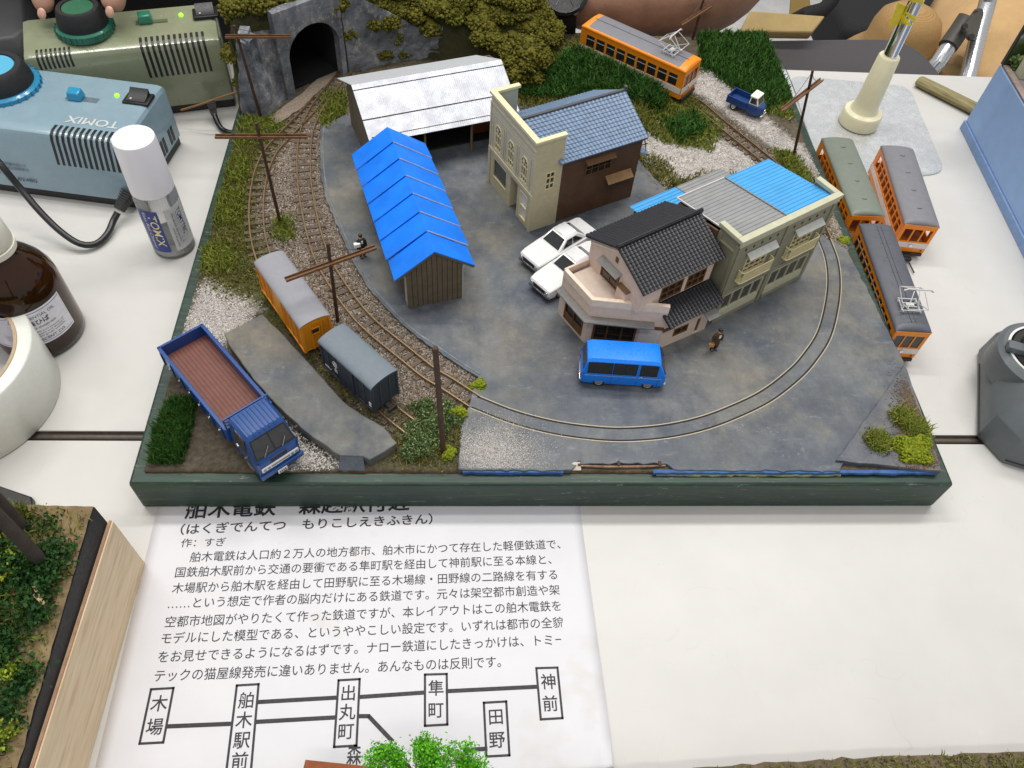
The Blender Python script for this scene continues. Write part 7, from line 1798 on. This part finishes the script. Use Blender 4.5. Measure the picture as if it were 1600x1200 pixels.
# ---- wooden sided diorama near the viewer
wd = thing('wooden_diorama', 'wooden sided diorama block with black rim, green undergrowth and dark tree trunks', 'diorama', (8.4, -30.8, 0), -1)
t_ = NT('pale_pine_board'); n = t_.noise(5, 6, .6, stretch=(8, .7, 8)); t_.base(t_.ramp(n, [(.32, C(196, 170, 134)), (.5, C(218, 196, 162)), (.68, C(226, 206, 174))])); t_.rough(.55); t_.bump(n, .12, .006); M_pine = t_.m
m = MB(); m.box(-5, 0, -170, -.2, .05, 46.5); sdb = m.build('side_panel', M_pine, wd, bevel=.3)
m = MB(); m.box(-150, -5.1, -5, -.2, .05, 46.5); m.build('rear_panel', M_pine, wd, bevel=.3)
m = MB(); m.box(-1.6, -.6, -170, -.4, 46.55, 47.4); m.build('plywood_edge', mat('plywood_edge', C(170, 132, 104), .7, var=.2), sdb)
m = MB(); m.hexa([(-150, -170, 30), (-1.8, -170, 30), (-1.8, -1.2, 30), (-150, -1.2, 30), (-150, -170, 50), (-2.6, -170, 47.6), (-2.6, -1.2, 62), (-150, -1.2, 62)]); m.build('black_rim', mat('black_rim_paint', (.014, .014, .015, 1), .6, var=.2), wd)
def topz(p): return 62.9+np.clip((p[:, 1]+1.2)/168.8, -1, 0)*13.0+np.clip(-p[:, 0]-20, 0, 60)*.05
gx2 = np.linspace(-150, -2.7, 38); gy2 = np.linspace(-170, -1.4, 43); A2, B2 = np.meshgrid(gx2, gy2); gp2 = np.stack([A2.ravel(), B2.ravel()], 1); i2 = np.arange(len(gp2)).reshape(len(gy2), len(gx2))
f2_ = np.stack([i2[:-1, :-1], i2[:-1, 1:], i2[1:, 1:], i2[1:, :-1]], -1).reshape(-1, 4)
np_mesh('soil', np.concatenate([gp2, (topz(gp2)+rng.normal(0, .3, len(gp2)))[:, None]], 1), f2_, mat('sandy_brown_soil', C(128, 108, 78), .95, var=.35, scale=20, bump=.6, bscale=60), parent=wd, smooth=True)
sm = [(-150, -168), (-4, -168), (-4, -3), (-150, -3)]
p = sample(sm, 30000); dens = .5+.5*np.sin(p[:, 0]*.11+1)*np.cos(p[:, 1]*.09); p = p[(rng.uniform(0, 1, len(p)) < .25+.6*dens) & ~((p[:, 0] > -16) & (rng.uniform(0, 1, len(p)) < .6))]
v, f_ = blades(p, 1.5, 5, topz(p), .4, .5); np_mesh('grass', v, f_, M_turfgreen, parent=wd)['kind'] = 'stuff'
qv = np.array([(-1, -.7, 0), (1, -.7, .2), (1, .7, 0), (-1, .7, .25)]); qf = np.array([(0, 1, 2, 3)])
M_under1 = island_mat('dark_undergrowth_leaf', [C(26, 56, 22), C(40, 78, 30), C(34, 66, 34), C(58, 96, 40)], .6); M_under2 = island_mat('lime_undergrowth_leaf', [C(126, 146, 40), C(150, 162, 52), C(104, 128, 36)], .7)
for nm, mt, nc, sp_, ns in (('undergrowth', M_under1, 520, 3.4, 130), ('lime_undergrowth', M_under2, 60, 2.0, 110)):
    cc = sample([(-150, -168), (-12, -168), (-7, -90), (-8, -10), (-120, -4), (-150, -8)], nc); pos = (cc[:, None, :]+rng.normal(0, sp_, (nc, ns, 2))).reshape(-1, 2); zz2 = topz(pos)+np.abs(rng.normal(0, 2.6, len(pos)))+.8
    v, f_ = instances(qv, qf, np.concatenate([pos, zz2[:, None]], 1), rng.uniform(.4, .9, (len(pos), 1))*np.ones((1, 3)), .15); np_mesh(nm, v, f_, mt, parent=wd)['kind'] = 'stuff'
M_bark = mat('dark_grey_bark', C(62, 54, 48), .8, var=.35, scale=25, bump=.6, bscale=50)
for x, y, h, r in ((-17.5, -26.5, 120, 2.9), (-29, -11.5, 110, 2.7)):
    tt = thing('tree_trunk', 'thick dark trunk rooted in the undergrowth of the wooden diorama' if r > 2.8 else 'second dark trunk nearer the wooden diorama corner with grass at its foot', 'tree', (8.4+x, -30.8+y, 62.0-0.07*abs(y)))
    m = MB(); m.tube([(0, 0, -.5), (0, 0, 3), (.4, .3, 40), (-.5, .8, h)], [r*1.35, r, r*.9, r*.7], 14); m.build('trunk', M_bark, tt, smooth=True)
    m = MB(); m.tube([(0, 0, h*.7), (8, 5, h*.85), (14, 8, h*.95)], [1.8, 1.2, .6], 8); m.tube([(0, 0, h*.8), (-9, -4, h*.95)], [1.6, .8], 8); m.build('limb', M_bark, tt, smooth=True)
p = np.array([-20, -8.0])+rng.normal(0, 2.3, (500, 2))+np.array([-12.5, 0]); v, f_ = blades(p, 3, 7, np.full(500, 62), .4, .4); np_mesh('grass_tuft', v, f_, M_turfgreen, parent=wd)
m = MB(); m.bar((-16, -38, 63.5), (-9.5, -45.5, 62.4), 1.0, .6); m.bar((-14.6, -42, 63), (-9.5, -45.8, 62.4), .9, .5); m.build('wood_chip', mat('pale_wood_chip', C(206, 172, 128), .7), wd)
m = MB(); m.box(-150, -24, 1.2, 9, .05, 40); 
# black tray behind the wooden diorama
m = MB(); m.prism([at2(-60, 745, 0), at2(0, 764, 0), at2(56, 783, 0), at2(56, 800, 0), at2(-60, 800, 0)], .1, 5); tag(m.build('black_tray', M_black, bevel=.8), 'flat black plastic tray edge behind the wooden diorama', 'tray')

# ---- grass board and bright green tree at the very front
gb = thing('grass_board', 'grass covered model board along the near table edge', 'board', (0, 0, 0))
gbp = [(60, -145.5), (234, -136.2), (290, -133.4), (345, -131.6), (420, -130.8), (520, -127.0), (520, -270), (60, -270)]
m = MB(); m.prism(ragged(gbp, 5, .35), .1, 17); m.build('slab', mat('brown_slab_edge', C(98, 84, 66), .9, var=.35, scale=30, bump=.5), gb)
pg = sample([(60, -200), (520, -200), (520, -128), (420, -131.4), (345, -132.5), (234, -137), (60, -146.5)], 26000)
green = pg[(rng.uniform(0, 1, len(pg)) < .35+.6*smooth(pg[:, 0]-.6*(pg[:, 1]+130), 240, 420))]
v, f_ = blades(green, 1, 3.0, np.full(len(green), 17), .35, .6); np_mesh('grass', v, f_, M_turf, parent=gb)['kind'] = 'stuff'
g2_ = green[rng.uniform(0, 1, len(green)) < .4]; v, f_ = blades(g2_+rng.normal(0, .5, g2_.shape), 1.2, 3.4, np.full(len(g2_), 17), .35, .6); np_mesh('bright_grass', v, f_, M_turfgreen, parent=gb)['kind'] = 'stuff'
ft = thing('model_tree', 'small bright green model tree standing over the printed map', 'tree', (151, -147, 17))
crown = np.array([0, 11, 34.0])
M_bright = island_mat('bright_green_leaf', [C(76, 160, 24), C(110, 190, 40), C(56, 136, 20), C(134, 206, 60)], .65)
cl = []
for lc, lr, ln_ in (((-12, 10, 28), (9, 7, 8), 16), ((7, 11, 36), (13, 8, 12), 26), ((19, 9, 26), (5, 5, 6), 6)):
    for _ in range(ln_):
        d = rng.normal(size=3); d /= np.linalg.norm(d); cl.append(np.array(lc)+d*np.array(lr)*rng.uniform(.5, 1.08))
cl = np.array(cl); pos = (cl[:, None, :]+rng.normal(0, 1.75, (len(cl), 230, 3))).reshape(-1, 3)
v, f_ = instances(qv, qf, pos, rng.uniform(.25, .55, (len(pos), 1))*np.ones((1, 3)), .15); np_mesh('crown', v, f_, M_bright, parent=ft)
m = MB(); m.tube([(0, 0, 0), (0, 3, 12), (0, 8, 24)], [2.0, 1.5, 1.0], 8)
for c in cl[:40]: m.tube([(0, 6, 20), tuple((np.array([0, 6, 20])*.4+c*.6)+rng.normal(0, 1, 3)), tuple(c)], [.6, .4, .2], 5)
m.build('trunk', mat('pale_grey_twig', C(150, 138, 120), .8, var=.2), ft, smooth=True)
hx_ = thing('model_hut', 'corner of a small red brown model roof beside the bright green tree', 'hut', at(520, 1212, 17))
m = MB(); m.box(-14, 14, -22, -2, .05, 12); m.build('wall', M_shedwood, hx_)
m = MB(); m.hexa([(-10, 4, 12), (16, 1, 12), (18, -24, 12), (-14, -24, 12), (-8, -2, 17), (12, -4, 17), (13, -22, 17), (-10, -22, 17)]); m.build('roof', mat('red_brown_roof', C(140, 78, 44), .6, var=.15), hx_)
# ================================================================ BEHIND THE TABLE
M_seat = mat('charcoal_vinyl_seat', C(70, 66, 68), .55, var=.06, scale=20, bump=.15, bscale=150)
fc = thing('folding_chair', 'charcoal seated folding chair with silver tube frame and grey hinge', 'chair', (0, 0, 0))
s_ = [at2(x, y, -150) for x, y in ((1110, 62), (1425, 58), (1500, 150), (1110, 150))]
m = MB(); m.prism(rounded(s_, 55, 10), -172, -150); m.build('seat', M_seat, fc, bevel=6, seg=3)
M_tubesil = mat('satin_silver_tube', (.62, .63, .65, 1), .25, metal=.85, var=.04)
def tubepx(nm, pts, r, par, mt=M_tubesil): m = MB(); m.tube([tuple(at(*p)) for p in pts], r, 16); return m.build(nm, mt, par, smooth=True)
tubepx('frame_tube', [(1500, 160, -190), (1514, 112, -170), (1530, 50, -140), (1544, 0, -110), (1560, -60, -60)], 10.5, fc)
tubepx('brace_tube', [(1440, 125, -190), (1466, 98, -165), (1490, 62, -145)], 10.5, fc)
tubepx('brace_sleeve', [(1481, 73, -150), (1500, 46, -136), (1512, 28, -124)], 12.5, fc, mat('grey_brown_sleeve', C(70, 68, 60), .55))
hb = [at(x, y, z) for x, y, z in ((1499, 44, -126), (1522, 14, -118), (1531, 15, -116), (1533, 24, -116), (1520, 66, -128), (1510, 64, -130))]
m = MB(); n = len(hb); nrm = Vector((0, -.75, .66))*7
m.add([tuple(p) for p in hb]+[tuple(p+nrm) for p in hb], [tuple(range(n-1, -1, -1)), tuple(range(n, 2*n))]+[(i, (i+1) % n, n+(i+1) % n, n+i) for i in range(n)])
hg = m.build('hinge', mat('grey_brown_hinge', C(64, 62, 54), .5), fc, bevel=2)
for x, y in ((1523, 22), (1506, 42), (1516, 58)):
    p = at(x, y, -118); m = MB(); m.tube([tuple(p), tuple(p+nrm*.5)], 3.6, 14); m.build('rivet', M_under, hg)
for x, y in ((560, 690), (760, 690), (560, 780), (760, 780)): m = MB(); m.tube([(x, y, -172), (x, y, -719)], 9, 12); m.build('leg', M_tubesil, fc, smooth=True)
# straw hat on a black bag
hc = at(1406, 66, -200)
hat = thing('straw_hat', 'round tan straw hat resting on a black bag', 'hat', hc)
t_ = NT('woven_straw'); w_ = t_.new('ShaderNodeTexWave', wave_type='BANDS', bands_direction='Z'); w_.inputs['Scale'].default_value = 28; w_.inputs['Distortion'].default_value = 1.2; tc = t_.new('ShaderNodeTexCoord'); t_.link(tc.outputs['Object'], w_.inputs['Vector'])
n = t_.noise(40, 5, .7); c = t_.mix(n, C(150, 114, 66), C(196, 158, 102)); c = t_.mix(t_.math('MULTIPLY', w_.outputs['Fac'], .3), c, C(120, 88, 48)); t_.base(c); t_.rough(.8); t_.bump(w_.outputs['Fac'], .35, .015)
m = MB(); m.lathe([(66, -20), (60, -14), (54, -8), (49, 0), (47, 22), (42, 36), (31, 45), (15, 49), (.4, 50)], 48); m.build('crown', t_.m, hat, smooth=True, angle=60)
m = MB(); m.lathe([(52, -10), (68, -22), (76, -32), (75, -33.5), (67, -24), (50, -12)], 48); m.build('brim', t_.m, hat, smooth=True, angle=60)
bg_ = at(1385, 48, -262)
m = MB(); m.box(-88, 150, -60, 66, -60, 22); o = m.build('black_bag', mat('black_fabric', (.008, .008, .009, 1), .85, var=.3), bevel=14, seg=3, loc=(bg_.x, bg_.y+20, -262)); tag(o, 'black fabric bag under the straw hat', 'bag')
# strap
m = MB(); m.tube([tuple(at(*p)) for p in ((1236, 34, -200), (1260, 24, -180), (1285, 16, -175), (1300, 2, -165), (1312, -20, -150))], [10, 12, 11, 9, 9], 10); tag(m.build('bag_strap', mat('black_fabric', (.008,)*3+(1,), .85), smooth=True), 'thick black strap curving up beside the straw hat', 'strap')
# tan paper carrier and beige cloth bag
def crumple(name, label, cat, px, z, th, c, amp=6, seed=1, lift=0, rough=.85):
    q = [at(*p) if len(p) == 3 else at(*p, z) for p in px]; r2 = np.random.default_rng(seed); nu = nv = 18; vs, fs = [], []
    for j in range(nv+1):
        for i in range(nu+1):
            u, v = i/nu, j/nv; p = (q[0]*(1-u)+q[1]*u)*(1-v)+(q[3]*(1-u)+q[2]*u)*v
            b = math.sin(PI*u)**.5*math.sin(PI*v)**.5
            vs.append((p.x, p.y, p.z+lift*b+amp*(math.sin(u*9+v*5+seed)+.6*math.sin(v*14-u*6))+r2.normal(0, amp*.12)))
    for j in range(nv):
        for i in range(nu): a = j*(nu+1)+i; fs.append((a, a+1, a+nu+2, a+nu+1))
    m = MB(); m.add(vs, fs); o = m.build(name, mat(name+'_cloth', c, rough, var=.08, scale=6, bump=.2, bscale=30), smooth=True, angle=80)
    s = o.modifiers.new('thickness', 'SOLIDIFY'); s.thickness = th*K; s.offset = -1; return tag(o, label, cat)
crumple('cloth_bag', 'crumpled beige cloth bag behind the silver chair frame', 'bag', ((1478, 20), (1640, 22), (1650, 150), (1470, 150)), -230, 40, C(196, 160, 112), 7, 3, 50)
m = MB(); q = [at(x, y, z) for x, y, z in ((1150, 60, -140), (1262, 62, -140), (1282, 36, -128), (1166, 28, -128))]
m.quad_slab(q, 14); tag(m.build('folded_paper', mat('tan_kraft_paper', C(170, 146, 96), .8, var=.1, scale=6), bevel=2), 'folded tan paper on the charcoal chair seat', 'paper')
m = MB(); q = [at(x, y, z) for x, y, z in ((1232, 34, -200), (1266, 22, -190), (1262, -20, -180), (1236, -20, -180))]; m.quad_slab(q, 8); tag(m.build('cardboard_flap', mat('olive_tan_card', C(120, 96, 44), .8, var=.1), bevel=1), 'olive tan cardboard flap beside the black strap', 'cardboard')
# black clad person at the green unit: torso, arm and hand in one body
pp = thing('person', 'person in black with fingers on the green power unit knob', 'person', (0, 0, 0))
Pt = [((-170, 560, -60), 120), ((-170, 560, 120), 125), ((-170, 570, 290), 115), ((-60, 565, 330), 60), ((10, 540, 240), 46), ((-40, 490, 175), 36), ((-92, 440, 138), 24), ((-103, 418, 128), (27, 16)), ((-107, 400, 122), (30, 14))]
Et = [(i, i+1) for i in range(8)]
def finger(root, pts_, rads):
    b = len(Pt)
    for p, r in zip(pts_, rads): Pt.append((p, r))
    Et.append((root, b)); Et.extend((b+i, b+i+1) for i in range(len(pts_)-1))
tipL, tipR = at(72, 23, 72), at(177, 20, 74)
finger(7, [(-86, 398, 120), (tipR.x+5, tipR.y+22, 106), tuple(tipR+Vector((1, 6, 8))), tuple(tipR)], [11, 10, 9.5, 7.5])
finger(8, [(-121, 388, 120), (tipL.x-4, tipL.y+26, 112), tuple(tipL+Vector((-1, 8, 12))), tuple(tipL)], [9.5, 9, 8.5, 7])
for k in range(3): finger(8, [(-130-k*3, 398+k*9, 118), (-138-k*3, 386+k*10, 108), (-138-k*2, 376+k*10, 94), (-134-k*2, 372+k*10, 84)], [9, 8.5, 8, 6.5-k*.4])
bd = skin('body', Pt, Et, M_skin, pp, 2)
m = MB(); M_blackcloth = mat('black_shirt_cloth', (.007, .007, .008, 1), .85, var=.3, bump=.3, bscale=40)
m.loft([[(-170+a*math.cos(t), 560+b*math.sin(t), z) for t in np.linspace(0, 2*PI, 28, endpoint=False)] for z, a, b in ((-200, 150, 110), (-60, 158, 128), (60, 172, 138), (180, 178, 136), (300, 170, 120), (360, 90, 70))]); m.build('shirt', M_blackcloth, pp, smooth=True, angle=70)
m = MB(); m.tube([(-60, 565, 330), (10, 540, 240), (-28, 500, 186), (-58, 470, 160)], [72, 56, 48, 40], 20); m.build('sleeve', M_blackcloth, pp, smooth=True)
for tp_, dv in ((tipL, Vector((-.3, -.9, .35))), (tipR, Vector((.3, -.9, .35)))):
    e1 = dv.cross(Vector((1, 0, 0))).normalized(); m = MB(); rings = []
    c0 = tp_+Vector((0, -5.2, 3.5))
    for h_, s_2 in ((-1.2, .8), (0, 1), (.9, .75), (1.2, .2)): rings.append([tuple(c0+Vector((math.cos(a)*3.0*s_2, -h_*.8, h_*.6))+Vector((0, .55, .85))*math.sin(a)*3.8*s_2) for a in np.linspace(0, 2*PI, 18, endpoint=False)])
    m.loft(rings); m.build('fingernail', mat('fingernail', (.52, .30, .22, 1), .35), pp, smooth=True)
# watch-wearing forearm behind the orange tram
pa = thing('person', 'bare forearm with a black wristwatch reaching behind the orange tram', 'person', (0, 0, 0))
Pt = [((470, 656, 255), 60), ((442, 586, 165), 56), ((402, 496, 53), 47), ((368, 482, 42), 45), ((325, 476, 40), 42), ((285, 466, 41), 33), ((256, 458, 42), (27, 21)), ((236, 455, 44), (30, 17)), ((212, 452, 46), (34, 15))]
Et = [(i, i+1) for i in range(8)]
for k in range(4):
    y = 474-k*14; b = 8 if k else 8
    finger(8, [(190, y, 50), (170, y-1, 52-k), (152, y-2, 47-k), (140, y-2, 42)], [9.5-.4*k, 9-.4*k, 8.3-.4*k, 7-.4*k])
finger(7, [(226, 434, 46), (210, 424, 46), (196, 420, 45)], [11, 10, 8.5])
skin('body', Pt, Et, mat('tanned_skin', (0.29, 0.145, 0.088, 1), 0.6, var=.22, scale=5, bump=.6, bscale=45), pa, 2)
m = MB(); m.tube([(470, 656, 257), (446, 596, 177), (424, 551, 121)], [74, 70, 66], 24); m.build('sleeve', M_blackcloth, pa, smooth=True)
wc = at(886, 18, 84); W0 = Vector((251, 457, 42)); nrm = (Vector((wc.x, wc.y, 84))-W0); nrm.z = max(nrm.z, 14); nrm = Vector((-.1, -.72, .69)).normalized(); ax = Vector((1, .03, 0)).normalized(); up = nrm.cross(ax).normalized()
wp = W0+nrm*25
m = MB(); rings = []
for h_, r in ((0, 19), (1, 20.5), (6, 20.5), (7.5, 18.5), (7.5, 16.5), (6.4, 16)): rings.append([tuple(wp+nrm*h_+(ax*math.cos(a)+up*math.sin(a))*r) for a in np.linspace(0, 2*PI, 36, endpoint=False)])
m.loft(rings); w1 = m.build('watch', mat('black_watch_case', (.012, .012, .013, 1), .25), pa, smooth=True, angle=35)
m = MB()
for a in np.linspace(0, 2*PI, 12, endpoint=False): e = ax*math.cos(a)+up*math.sin(a); m.bar(tuple(wp+nrm*6.7+e*10), tuple(wp+nrm*6.7+e*15), 1.0, .4)
m.bar(tuple(wp+nrm*6.9), tuple(wp+nrm*6.9+(ax*.5+up*.8)*11), 1.1, .4); m.bar(tuple(wp+nrm*6.9), tuple(wp+nrm*6.9+(ax*-.9+up*.2)*8), 1.2, .4); m.build('watch_hand', mat('grey_watch_mark', C(66, 66, 70), .3), w1)
m = MB(); rings = []
for s in np.linspace(0, 2*PI, 40, endpoint=False):
    c = W0+nrm*(27.5*math.cos(s))+up*(27.5*math.sin(s)); o2 = (c-W0).normalized()
    rings.append([tuple(c+ax*a_+o2*b_) for a_, b_ in ((-10, -.6), (10, -.6), (10, 2), (-10, 2))])
rings.append(rings[0]); m.loft(rings, cap=False); m.build('watch_strap', M_black, w1)
for s in (-1, 1):
    m = MB(); m.tube([tuple(wp+nrm*3+ax*(s*20)), tuple(wp+nrm*3+ax*(s*24))], 2.4, 12); m.build('watch_crown', M_chrome, w1)
# dark angular case beside the green unit
cs = thing('equipment_case', 'dark grey angular equipment case beside the green power unit', 'case', (-172, 372, 0), 20)
m = MB(); m.loft([octo(-70, 26, -48, 40, 10, .05), octo(-70, 26, -48, 40, 10, 40), octo(-58, 16, -38, 30, 9, 62)]); m.build('case', mat('matte_charcoal_case', C(52, 52, 54), .55, var=.06), cs, bevel=2)
